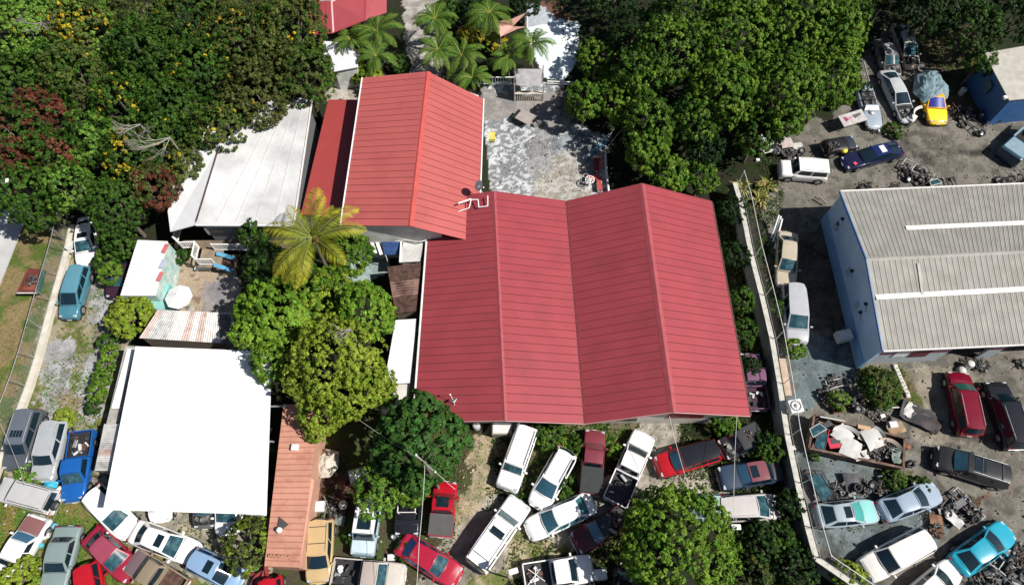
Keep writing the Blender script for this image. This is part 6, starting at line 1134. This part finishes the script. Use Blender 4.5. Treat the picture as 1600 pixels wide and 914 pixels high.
TR = [ # upper left thicket
 (40, 40, 78, 9, 'L', 'light green feathery tree in the top left corner', dict(acc=.03, leaf=.14)), (135, 55, 62, 9, 'L', 'light green tree with orange yellow blossom right of the corner tree', dict(acc=.16, leaf=.15, mix='O')), (215, 15, 58, 8, 'O', 'brownish green tree at the top edge', dict()), (20, 135, 52, 8.5, 'G', 'dark green tree at the left edge below the feathery corner tree', dict()),
 (120, 125, 58, 8.5, 'G', 'green tree with yellow tips between blossom and red brown crowns', dict(acc=.05, mix='O')), (230, 85, 60, 9, 'G', 'deep green tree in the middle of the upper left thicket', dict()), (305, 35, 62, 9, 'O', 'olive tree at the top edge left of the olive brown giant', dict(mix='G', acc=.03)), (375, 70, 66, 9.5, 'N', 'large olive brown tree with small dry leaves', dict(leaf=.12, acc=.06, mix='G')),
 (455, 50, 64, 9.5, 'N', 'large olive tree with yellow flowers beside the top red roof', dict(leaf=.12, acc=.06, mix='G')), (478, 125, 50, 8.5, 'O', 'green olive tree overhanging the white roofed house', dict(leaf=.13, mix='G')), (405, 150, 58, 8.5, 'N', 'dry brownish tree over the top of the chalky white roof', dict(leaf=.12, acc=.02)), (320, 115, 56, 8.8, 'G', 'deep green tree with a few yellow flowers left of the dry tree', dict(acc=.07)),
 (30, 215, 58, 8.5, 'R', 'red brown tree at the left edge', dict(mix='G')), (88, 250, 44, 8, 'R', 'rusty red tree beside the red brown edge tree', dict(mix='G')), (75, 180, 40, 8, 'G', 'green tree with a red tinge above the rusty red tree', dict(mix='R')), (195, 165, 54, 8.2, 'G', 'yellow flecked dark green tree in the thicket centre', dict(acc=.08)), (270, 175, 50, 8, 'G', 'dark glossy green tree left of the bare branches', dict()),
 (345, 205, 46, 7.5, 'O', 'olive green tree at the north west corner of the chalky roof', dict(acc=.05, mix='G')), (145, 225, 46, 8, 'L', 'mid green tree with pale new leaves near the rusty tree', dict(mix='G')), (205, 250, 46, 7.5, 'G', 'green tree covered in yellow flower heads', dict(acc=.3)), (40, 305, 50, 7.5, 'G', 'dark green tree shading the left edge of the road', dict()), (112, 298, 44, 7.5, 'G', 'green tree above the wrecked white sedan', dict(mix='L')),
 (185, 325, 48, 7, 'G', 'dark tree behind the long white shed', dict()), (245, 295, 44, 7, 'N', 'brown and rust leaved tree beside the white roof wing', dict(mix='R', acc=.04)), (292, 262, 30, 6.5, 'O', 'small olive tree leaning over the white roof wing', dict(acc=.06)), (180, 374, 24, 4.5, 'G', 'low dark tree behind the wrecked white sedan', dict()), (85, 110, 48, 8, 'G', 'green tree filling the gap below the corner tree', dict(mix='L')), (270, 115, 50, 8, 'G', 'shaded green tree in the centre of the thicket', dict()), (255, 230, 44, 7, 'G', 'green tree under the bare branches', dict(acc=.04)), (10, 265, 50, 8, 'R', 'red brown crown at the left edge above the road', dict(mix='G')), (58, 338, 28, 6, 'G', 'dark tree at the head of the left lane', dict()), (430, 105, 46, 8.5, 'N', 'dry olive tree between the yellow flowered olives', dict(leaf=.12, mix='O')), (492, 100, 28, 6, 'G', 'green tree overlapping the white garden shed', dict(mix='O')), (360, 10, 60, 9, 'O', 'olive tree at the top edge above the dry crowns', dict(mix='N')), (130, 0, 50, 9, 'L', 'light tree on the top edge', dict(mix='G')), (478, 15, 30, 7, 'O', 'olive tree touching the top red roof', dict(mix='N')),
 # top right wood
 (932, 92, 36, 4, 'B', 'bright green tree beside the white slab', dict()), (965, 150, 48, 5.5, 'B', 'bright green tree overhanging the patio', dict()), (915, 158, 34, 5, 'B', 'mango tree with drooping leaf clusters at the patio corner', dict(leaf=.17)), (1015, 195, 48, 7, 'G', 'green tree behind the patio bushes', dict(mix='B')), (992, 55, 50, 6, 'D', 'very dark tree between the white slab and the large wood', dict()), (1045, 85, 66, 9, 'G', 'shaded tree at the left flank of the big wood', dict(mix='B')),
 (1075, 25, 62, 9.5, 'G', 'tree at the top edge of the big wood', dict(mix='B')), (1150, 60, 72, 10, 'B', 'big bright crown in the middle of the wood', dict(leaf=.15)), (1240, 50, 74, 10, 'B', 'big bright crown right of the middle of the wood', dict(leaf=.15)), (1300, 60, 52, 9.5, 'B', 'bright crown at the right side of the wood', dict(leaf=.15)), (1130, 150, 62, 9, 'B', 'lower bright crown in the wood above the agaves', dict(leaf=.15)), (1225, 145, 66, 9, 'B', 'bright crown above the scrap heap', dict(leaf=.15)), (1295, 130, 50, 8.5, 'B', 'bright crown beside the silver convertible', dict(leaf=.15)),
 (1010, 240, 36, 5.5, 'B', 'small leafy tree behind the patio wall', dict(leaf=.17)), (1045, 275, 32, 4.5, 'B', 'bush with long leaves at the back of the red roof', dict(leaf=.17)), (1100, 235, 34, 5, 'D', 'dark bush between the wood and the red roof', dict()), (1095, 280, 28, 4, 'G', 'green bush at the north east corner of the red roof', dict(mix='B')), (960, -8, 48, 6, 'D', 'very dark tree at the top edge between slab and wood', dict()), (1000, 120, 50, 7.5, 'G', 'shaded tree in the saddle between the patio tree and the wood', dict(mix='B')), (1085, 190, 46, 7, 'G', 'shaded tree at the lower edge of the wood', dict(mix='B')), (1180, 215, 34, 5.5, 'G', 'green tree left of the scrap heap', dict()), (1480, -5, 50, 8, 'D', 'dark tree at the top edge behind the yard', dict()), (1340, -20, 50, 9, 'G', 'dark tree at the top edge beside the big wood', dict()), (1210, 200, 30, 5, 'D', 'low dark tree behind the scrap heap', dict()),
 (1445, 20, 50, 7, 'D', 'very dark tree at the top of the yard', dict()), (1515, 45, 48, 7, 'D', 'dark tree with a few lit sprigs left of the navy shed', dict(mix='G')), (1575, 35, 46, 7, 'D', 'dark tree behind the navy shed', dict()), (1385, -6, 26, 5, 'D', 'dark tree behind the crushed wrecks', dict()), (1530, 100, 22, 4.5, 'G', 'narrow green sapling left of the navy shed', dict()),  # shade and lit sprigs of these dark trees come from leaf colour
 # centre
 (435, 495, 68, 7.5, 'C', 'bright green tree spreading over the east side of the stone patio', dict(leaf=.19)), (500, 470, 50, 7, 'Y', 'yellow green tree just below the coconut palm', dict(leaf=.16, mix='B')), (570, 490, 52, 7.5, 'C', 'green tree against the rusty lean to', dict(leaf=.17)), (525, 570, 84, 9, 'Y', 'largest yellow green tree with very small leaves', dict(leaf=.12, fl=.42)), (518, 450, 34, 5.5, 'B', 'green tree filling the gap under the coconut palm', dict(mix='Y')), (430, 565, 36, 6.5, 'C', 'green tree over the corner of the white canopy', dict()), (500, 650, 36, 5.5, 'Y', 'small yellow green tree above the dirty canvas sheet', dict(leaf=.13)),
 (418, 418, 40, 6, 'D', 'dark shaded tree left of the coconut palm', dict(mix='G')), (550, 395, 36, 5.5, 'B', 'leafy green tree by the torn shelter', dict(leaf=.15)), (398, 368, 24, 5, 'G', 'small tree at the corner of the chalky roof', dict()), (585, 610, 34, 6, 'C', 'green tree by the narrow white roof', dict()), (470, 440, 40, 6, 'G', 'green crown under the palm fronds', dict()),
 (655, 692, 76, 8, 'K', 'large dark green broad leaved tree with a pole through it', dict(leaf=.21, fl=.45)), (590, 765, 44, 5, 'L', 'light green feathery tree above the pale blue jeep', dict(leaf=.12, mix='B')), (640, 760, 34, 4.5, 'B', 'small bright tree between jeep and dark tree', dict(leaf=.14)),
 (1060, 850, 88, 6.5, 'B', 'round dense bright green tree at the bottom of the yard', dict(leaf=.12, squash=.9, rnd=1, dens=1.9, mix='C')),
]
for i, (px, py, r, h, pal, lab, kw) in enumerate(TR): tree(px, py, r, h, pal, lab, 100+i, **kw)
BU = [(166, 408, 22, 2.4, 'G', 'dark bush between the teal minivan and the plum car', dict(mix='B')), (192, 384, 26, 3.2, 'G', 'dark bush at the north west corner of the white shed', dict()), (172, 428, 20, 2.4, 'B', 'green bush over the tail of the plum car', dict()), (880, 695, 14, .7, 'B', 'tuft between white hatchback and maroon pickup', dict()), (205, 492, 40, 3.2, 'Y', 'yellow green bush at the south west corner of the white shed', dict(leaf=.15)), (152, 612, 17, 1.6, 'B', 'low bush against the block store', dict()), (160, 592, 15, 1.6, 'B', 'another low bush against the block store', dict()), (146, 636, 13, 1.3, 'G', 'lowest bush against the block store', dict()), (172, 552, 14, 1.8, 'B', 'uppermost low bush against the block store', dict()), (165, 570, 15, 1.5, 'B', 'second low bush up the lane by the block store', dict()), (168, 535, 16, 1.6, 'G', 'dark low bush at the top of the block store', dict()), (388, 850, 46, 3.2, 'O', 'thin thorny olive bush beside the salmon roof', dict(leaf=.10, mix='Y', hollow=.10)), (1375, 605, 36, 1.6, 'G', 'weedy shrub in the garden bed by the warehouse', dict(mix='O')), (1310, 625, 16, 1.2, 'B', 'small green shrub above the scrap trailer', dict()), (1240, 545, 17, 1.8, 'B', 'bright bush at the nose of the silver minivan', dict()), (1212, 478, 14, 1.5, 'G', 'small bush at the fence beside the tan sedan', dict()), (1160, 470, 22, 3, 'G', 'bush between the red roof and the grey wall, upper one', dict()), (1162, 520, 24, 2.6, 'G', 'bush between the red roof and the grey wall, middle one', dict()), (1172, 575, 20, 2, 'D', 'dark bush above the faded purple pickup', dict()), (1145, 330, 26, 2.5, 'D', 'dark bush at the top of the grey wall', dict()), (1150, 400, 24, 2.5, 'D', 'dark bush beside the eave of the red roof', dict()), (1130, 655, 26, 1.8, 'B', 'bright bush under the south east corner of the red roof', dict(leaf=.12)), (1205, 700, 28, 1.8, 'G', 'bush right of the black stripped pickup', dict()), (1185, 850, 36, 1.8, 'D', 'dark scrub at the bottom beside the round tree', dict(mix='G')), (1240, 880, 42, 1.8, 'D', 'dark scrub inside the corner of the grey wall', dict(mix='G')), (1170, 905, 40, 1.8, 'D', 'dark scrub at the bottom edge', dict(mix='O')), (1235, 790, 24, 2.2, 'D', 'dark scrub along the foot of the grey wall', dict()), (1215, 840, 28, 1.6, 'D', 'dark scrub between the wall and the round tree', dict(mix='G')), (1330, 905, 30, 2, 'G', 'green shrub outside the wall corner at the bottom', dict(mix='Y')), (900, 700, 20, .8, 'G', 'ivy like growth left of the maroon pickup', dict(mix='B')), (855, 680, 28, 1.0, 'G', 'weeds growing on the bank below the eave', dict(mix='B')), (960, 700, 18, .8, 'B', 'weeds right of the maroon pickup', dict()), (100, 655, 18, .8, 'Y', 'weeds behind the silver estate car', dict()), (45, 742, 22, .9, 'L', 'light green weeds growing over the noses of the grey cars', dict()), (30, 905, 36, 1.3, 'Y', 'pale yellow green shrub in the bottom left corner', dict()), (575, 120, 26, 1.8, 'Y', 'yellow green bush above the gable house', dict(leaf=.15)), (735, 55, 22, 1.8, 'Y', 'yellow croton bush beside the garden palms', dict(acc=.5)), (775, 68, 20, 1.6, 'Y', 'second yellow croton bush near the pink sail', dict(acc=.5)), (625, 100, 18, 1.2, 'G', 'small green shrub on the garden path', dict()), (285, 400, 14, 1.3, 'G', 'potted green shrub by the red pot', dict()), (1440, 760, 18, .5, 'G', 'flat weeds behind the pale blue coupe', dict(mix='O')), (1395, 750, 22, .5, 'G', 'flat weeds between trailer and pale blue coupe', dict(mix='O')), (1275, 712, 8, .4, 'B', 'tiny weed tuft below the trailer corner', dict()), (560, 840, 22, .6, 'G', 'weeds around the pale blue jeep', dict()), (640, 860, 24, .6, 'G', 'weeds above the crimson sedan', dict()), (880, 760, 22, .7, 'G', 'weeds beside the white hatchback', dict()), (1300, 155, 18, 1.4, 'G', 'shrub left of the silver convertible', dict()), (1350, 140, 12, 1.2, 'D', 'dark shrub behind the silver convertible', dict()), (1395, 205, 16, .6, 'G', 'weeds in front of the stripped coupe', dict(mix='O')), (700, 20, 26, 3, 'G', 'leafy bush between the garden palms', dict(leaf=.17)), (745, 15, 30, 4, 'D', 'dark leafy tree behind the garden palms', dict()), (820, 8, 26, 4, 'D', 'dark tree above the pink sail', dict()), (420, 700, 14, 1.5, 'G', 'leafy weeds in the gap beside the salmon roof', dict()), (412, 750, 12, 1.5, 'O', 'dry weeds low in the gap beside the salmon roof', dict())]
for i, (px, py, r, h, pal, lab, kw) in enumerate(BU): kw.setdefault('leaf', .11); tree(px, py, r, h, pal, lab, 300+i, fl=.33, name='bush', cat='bush', **kw)
# bare dead branches in the thicket
def dead(px, py, h, label, seed, s=1.0):
    rg = random.Random(seed); q = P(px, py, h); T = thing('dead_branch', label, 'branch', (q.x, q.y, 0)); mb = MB(); mb.tube((0, 0, 0), (0, 0, h-.3), .1, M['deadwood'], 7, .05)
    def grow(p, d, L, r, k):
        e = p+d*L; mb.tube(p, e, r, M['deadwood'], 5, r*.6, False)
        if k: 
            for j in range(rg.choice((2, 3))): grow(e, (d+Vector((rg.uniform(-.6, .6), rg.uniform(-.6, .6), rg.uniform(-.1, .35)))).normalized(), L*rg.uniform(.6, .85), r*.62, k-1)
    for j in range(4): a = -PI/2+rg.uniform(-1.5, 1.5); grow(Vector((0, 0, h-.4)), Vector((math.cos(a), math.sin(a), .25)).normalized(), 1.1*s, .05, 4)
    mb.build('branches', T, True)
dead(262, 210, 7.8, 'pale leafless branches spreading beside the yellow flowered tree', 1, 1.0); dead(215, 190, 7.7, 'small group of bare twigs in the middle of the thicket', 4, .6); dead(60, 30, 8.9, 'bare twigs poking from the feathery corner tree', 6, .6); dead(545, 510, 8.9, 'pale dead twigs in the yellow green tree', 8, .45)
# palms
def palm(px, py, hc, label, n, Lf, seed, col0=(.05, .13, .015), tip=(.20, .19, .02), droop=.9, lw=.035, ll=.55, name='palm_tree', tiltup=.45, group=None):
    q = P(px, py, hc); T = thing(name, label, 'palm', (q.x, q.y, 0), group=group); rng = np.random.default_rng(seed); rg = random.Random(seed)
    mb = MB(); r0 = .16 if hc > 4 else .09
    for k in range(8): mb.tube((.05*math.sin(k), 0, hc*k/8), (.05*math.sin(k+1), 0, hc*(k+1)/8), r0*(1.1-.05*k), M['bark'], 9, r0*(1.02-.05*k))
    mb.build('trunk', T, True)
    protos = []
    for v in range(n):
        if v >= 7:
            o = protos[v % 7].copy(); col.objects.link(o); o.parent = T
            a = 2*PI*v/n*1.9+rg.uniform(-.35, .35); o.rotation_euler = (rg.uniform(-.3, .3), rg.uniform(-.5, .25), a); s = rg.uniform(.6, 1.05); o.scale = (s, s, s); continue
        up = tiltup+rng.uniform(-.25, .35); m = 46; V = []; K = []; t = np.linspace(0, 1, m)
        xs = Lf*t*(1-.12*t*droop); zs = Lf*(up*t-droop*.55*t**2.2)
        for i in range(m):
            x, z = xs[i], zs[i]; dx, dz = (xs[min(i+1, m-1)]-xs[max(i-1, 0)]), (zs[min(i+1, m-1)]-zs[max(i-1, 0)]); nn = math.hypot(dx, dz); dx /= nn; dz /= nn
            if i > 3:
                l = Lf*.24*ll/.55*math.sin(PI*min(1, .12+t[i]*.9))**.6*rng.uniform(.85, 1.1)
                for s in (-1, 1):
                    w_ = lw*rng.uniform(.8, 1.3); e = np.array((x+dx*l*.55, s*l*.8, z+dz*l*.5-l*rng.uniform(.2, .5))); b0 = np.array((x, 0, z)); md = (b0+e)/2+np.array((0, 0, l*.08)); pr = np.array((dx, 0, dz))*w_
                    V += [b0-pr, md-pr*1.3, e, md+pr*1.3]; c = np.array(col0)*(1-t[i]*.75)+np.array(tip)*t[i]*.75; K += [c*rng.uniform(.7, 1.3)]*4
            if i < m-1:
                w_ = .05*(1-t[i]*.8); V += [np.array((x, -w_, z)), np.array((xs[i+1], -w_*.9, zs[i+1])), np.array((xs[i+1], w_*.9, zs[i+1])), np.array((x, w_, z))]; K += [np.array((.22, .24, .05))]*4
        V = np.array(V); me = np_mesh('frond', V, np.arange(len(V)).reshape(-1, 4), np.clip(np.array(K), 0, 1)); me.materials.append(lm)
        o = link(bpy.data.objects.new('frond', me), T); o.location = (0, 0, hc); o.rotation_euler = (0, rg.uniform(-.1, .2), 2*PI*v/n*1.9+rg.uniform(-.3, .3)); protos.append(o)
    return T
T = palm(488, 372, 8.6, 'tall coconut palm with yellowing fronds in front of the gable house', 15, 4.5, 1, (.14, .20, .02), (.50, .42, .04), 1.1, .026, .48)
add_part(T, 'coconuts', lambda m: [m.lathe([(0, -.14), (.1, -.08), (.13, 0), (.1, .1), (0, .14)], mat('coconut', (.3, .14, .04), .6), 10, Matrix.Translation((.3*math.cos(k), .3*math.sin(k), 8.35))) for k in range(7)])
for i, (x, y, h, n, l, lab) in enumerate(((548, 62, 3.4, 13, 2.0, 'palm left of the garden path beside the white shed'), (590, 50, 3.8, 13, 2.1, 'broad fan palm at the corner of the top red roof'), (588, 88, 3.0, 12, 1.9, 'low palm above the gable house ridge'), (680, 30, 4.2, 14, 2.2, 'tall bright palm right of the garden path'), (685, 78, 3.6, 14, 2.2, 'lower bright palm right of the garden path'), (722, 88, 3.0, 13, 1.9, 'palm with drooping fronds near the white garden fence'), (738, 122, 3.0, 13, 1.7, 'palm casting its shadow on the coral roof'), (795, 90, 3.4, 14, 2.1, 'palm left of the kiosk'), (832, 68, 4.4, 15, 2.4, 'tall palm between the pink sail and the white slab'), (765, 20, 4.0, 13, 2.0, 'shaded palm at the top edge'))):
    palm(x, y, h, lab, n+5, l*(1.15+.12*(i*7 % 4)), 20+i, (.045, .12, .015), (.13, .21, .03), 1.35, .024, .46, 'garden_palm', .55)
# agaves
for i, (x, y, lab) in enumerate(((1162, 288, 'dry spiky agave at the top end of the grey wall'), (1190, 305, 'yellow striped agave beside the fence'), (1200, 285, 'straw coloured agave nearest the white four wheel drive'))):
    q = P(x, y, .8); T = thing('agave', lab, 'agave', (q.x, q.y, 0)); rng = np.random.default_rng(i); V = []; K = []
    for k in range(46):
        a = rng.uniform(0, 2*PI); L_f = rng.uniform(.8, 1.6); e = rng.uniform(.2, 1.2); d = np.array((math.cos(a)*math.cos(e), math.sin(a)*math.cos(e), math.sin(e))); s = np.array((-math.sin(a), math.cos(a), 0))*.06
        p0 = d*.1; p1 = d*L_f*.6; p2 = p1+d*L_f*.4+np.array((0, 0, -.35*L_f)); V += [p0-s, p1-s, p1+s, p0+s, p1-s, p2, p2+s*.1, p1+s]; c = np.array(((.20, .22, .06), (.42, .36, .14))[k % 2])*rng.uniform(.7, 1.2); K += [c]*8
    V = np.array(V); me = np_mesh('rosette', V, np.arange(len(V)).reshape(-1, 4), np.array(K)); me.materials.append(lm); link(bpy.data.objects.new('rosette', me), T)
# ---------------------------------------------------------------- ground cover (countless)
def cover(name, polys, n, size, pal, seed, hmax=.25, acc=None, thr=.45):
    rng = np.random.default_rng(seed); pts = []
    for poly in polys:
        w_ = np.array(pw(poly)); lo = w_.min(0); hi = w_.max(0); k = int(n*(hi-lo).prod()); p = rng.uniform(lo, hi, (k, 2)); m = inpoly(p[:, 0], p[:, 1], [tuple(a) for a in w_]); p = p[m]
        g = fbm(p[:, 0]*.9, p[:, 1]*.9, seed)*.6+fbm(p[:, 0]*2.5, p[:, 1]*2.5, seed+2)*.4; p = p[g+rng.normal(0, .04, len(p)) > thr]; pts.append(p)
    p = np.concatenate(pts); k = len(p); z = rng.uniform(.02, 1, k)**1.5*hmax; C = np.column_stack([p, z]); N = rng.normal(size=(k, 3))*.6+np.array((0, 0, 1.)); k0, k1 = map(np.array, PAL[pal]); t = rng.random((k, 1)); K = (k0*(1-t)+k1*t)*rng.uniform(.7, 1.3, (k, 1))
    if acc is not None: a = fbm(p[:, 0]*.7+3, p[:, 1]*.7, seed+9) > .52; K[a] = np.array(acc)*rng.uniform(.6, 1.3, (a.sum(), 1))
    o = leaves(name, C, N, size*rng.uniform(.5, 1.4, k), K, rng, .45, None); tag(o, kind='stuff'); return o
cover('verge_grass', [[(-60, 880), (-60, 420), (30, 350), (108, 362), (20, 660), (-20, 800)]], 45, .09, 'B', 1, .08, (.24, .18, .08), .44)
cover('lane_weeds', [[(60, 640), (80, 540), (120, 480), (175, 470), (150, 560), (165, 640), (130, 700), (60, 700)], [(120, 420), (200, 420), (190, 470), (120, 470)]], 60, .10, 'L', 2, .22, (.20, .16, .05), .50)
cover('lawn_weeds', [[(-40, 745), (120, 770), (150, 820), (240, 930), (-40, 930)], [(80, 640), (160, 650), (150, 700), (90, 690)]], 70, .10, 'L', 3, .2, (.19, .16, .04), .42)
cover('gravel_weeds', [[(150, 780), (300, 900), (420, 900), (420, 800), (250, 780)], [(470, 640), (740, 660), (700, 900), (560, 900), (540, 800), (470, 790)]], 35, .10, 'G', 4, .2, (.12, .13, .03), .50)
cover('bank_weeds', [[(770, 668), (1000, 660), (985, 690), (900, 770), (840, 780), (760, 800)], [(1060, 650), (1230, 655), (1260, 914), (1120, 914), (1130, 780), (1060, 760)], [(790, 850), (830, 835), (900, 848), (1000, 830), (1000, 930), (790, 930)]], 70, .11, 'G', 5, .28, (.10, .13, .03), .44)
cover('wall_foot_scrub', [[(1120, 300), (1150, 290), (1215, 590), (1180, 640), (1150, 500)], [(1165, 290), (1225, 300), (1215, 380), (1225, 560), (1190, 450)]], 60, .12, 'G', 6, .4, (.10, .09, .03), .42)
cover('wood_floor_scrub', [[(860, 0), (1540, 0), (1520, 60), (1330, 100), (1200, 215), (1130, 290), (960, 290), (945, 200), (900, 120)], [(0, 0), (500, 0), (500, 150), (340, 200), (260, 340), (0, 330)]], 14, .16, 'D', 7, .5, None, .4)
cover('yard_weeds', [[(1335, 575), (1410, 570), (1445, 650), (1350, 640)], [(1365, 745), (1450, 745), (1400, 780)], [(1180, 240), (1230, 250), (1220, 330), (1180, 300)], [(1390, 195), (1420, 195), (1420, 215), (1390, 212)], [(1320, 800), (1350, 800), (1345, 830), (1325, 830)], [(1430, 30), (1530, 40), (1530, 150), (1480, 150)]], 60, .10, 'G', 8, .2, (.14, .12, .05), .42)
cover('drive_edge_grass', [[(735, 690), (765, 670), (770, 760), (700, 850), (700, 800)], [(900, 845), (1010, 790), (1130, 770), (1130, 780), (1000, 810), (900, 860)], [(1035, 745), (1120, 730), (1120, 745), (1040, 760)]], 45, .08, 'Y', 9, .1, (.3, .26, .14), .5)
# pebbles and small litter
def litter(name, poly, n, seed, cols, smin=.03, smax=.11):
    rng = np.random.default_rng(seed); w_ = np.array(pw(poly)); lo = w_.min(0); hi = w_.max(0); p = rng.uniform(lo, hi, (n*2, 2)); m = inpoly(p[:, 0], p[:, 1], [tuple(a) for a in w_]); p = p[m][:n]; k = len(p)
    base = np.array([(-1, -1, 0), (1, -1, 0), (1, 1, 0), (-1, 1, 0), (-.6, -.6, 1), (.6, -.6, 1), (.6, .6, 1), (-.6, .6, 1)], float); s = rng.uniform(smin, smax, (k, 1, 1))*rng.uniform(.4, 1.3, (k, 1, 3)); a = rng.uniform(0, 6.3, k); v = base[None]*s
    x = v[..., 0]*np.cos(a)[:, None]-v[..., 1]*np.sin(a)[:, None]; y = v[..., 0]*np.sin(a)[:, None]+v[..., 1]*np.cos(a)[:, None]; V = np.stack([x+p[:, :1], y+p[:, 1:], v[..., 2]+.03], -1).reshape(-1, 3)
    F_ = np.array([(4, 5, 6, 7), (0, 1, 5, 4), (1, 2, 6, 5), (2, 3, 7, 6), (3, 0, 4, 7)]); Q = (F_[None]+8*np.arange(k)[:, None, None]).reshape(-1, 4); K = np.array(cols)[rng.integers(0, len(cols), k)]*rng.uniform(.6, 1.2, (k, 1))
    me = np_mesh(name, V, Q, np.repeat(K, 8, 0)); m2 = _mats.get('lit')
    if m2 is None:
        m2 = bpy.data.materials.new('stones'); m2.use_nodes = True; a_ = node(m2.node_tree, 'ShaderNodeAttribute', attribute_name='tint'); m2.node_tree.links.new(a_.outputs['Color'], m2.node_tree.nodes['Principled BSDF'].inputs['Base Color']); m2.node_tree.nodes['Principled BSDF'].inputs['Roughness'].default_value = .9; _mats['lit'] = m2
    me.materials.append(m2); return tag(link(bpy.data.objects.new(name, me)), kind='stuff')
litter('yard_litter', [(1200, 330), (1240, 240), (1300, 190), (1400, 40), (1600, 140), (1600, 914), (1350, 914), (1275, 860), (1235, 640)], 1600, 1, [(.22, .2, .17), (.1, .09, .08), (.35, .33, .3), (.05, .05, .05), (.12, .07, .05)], .02, .08)
litter('drive_stones', [(735, 690), (800, 670), (1060, 660), (1130, 770), (900, 860), (640, 930), (560, 860), (690, 800)], 800, 2, [(.36, .32, .26), (.2, .17, .13), (.42, .38, .32)], .02, .07)
litter('lot_stones', [(60, 640), (110, 420), (200, 430), (200, 640), (420, 900), (0, 914), (0, 760)], 700, 3, [(.32, .3, .28), (.2, .19, .17), (.36, .33, .3)], .02, .07)
litter('paint_flakes', [(765, 200), (830, 190), (930, 215), (945, 300), (770, 300)], 450, 4, [(.5, .5, .5), (.4, .42, .44), (.12, .12, .13)], .02, .08)
litter('path_stones', [(635, 60), (690, 60), (690, 110), (640, 115)], 200, 5, [(.4, .38, .35), (.2, .19, .17)])
# no clean-up needed: every object above is part of the place
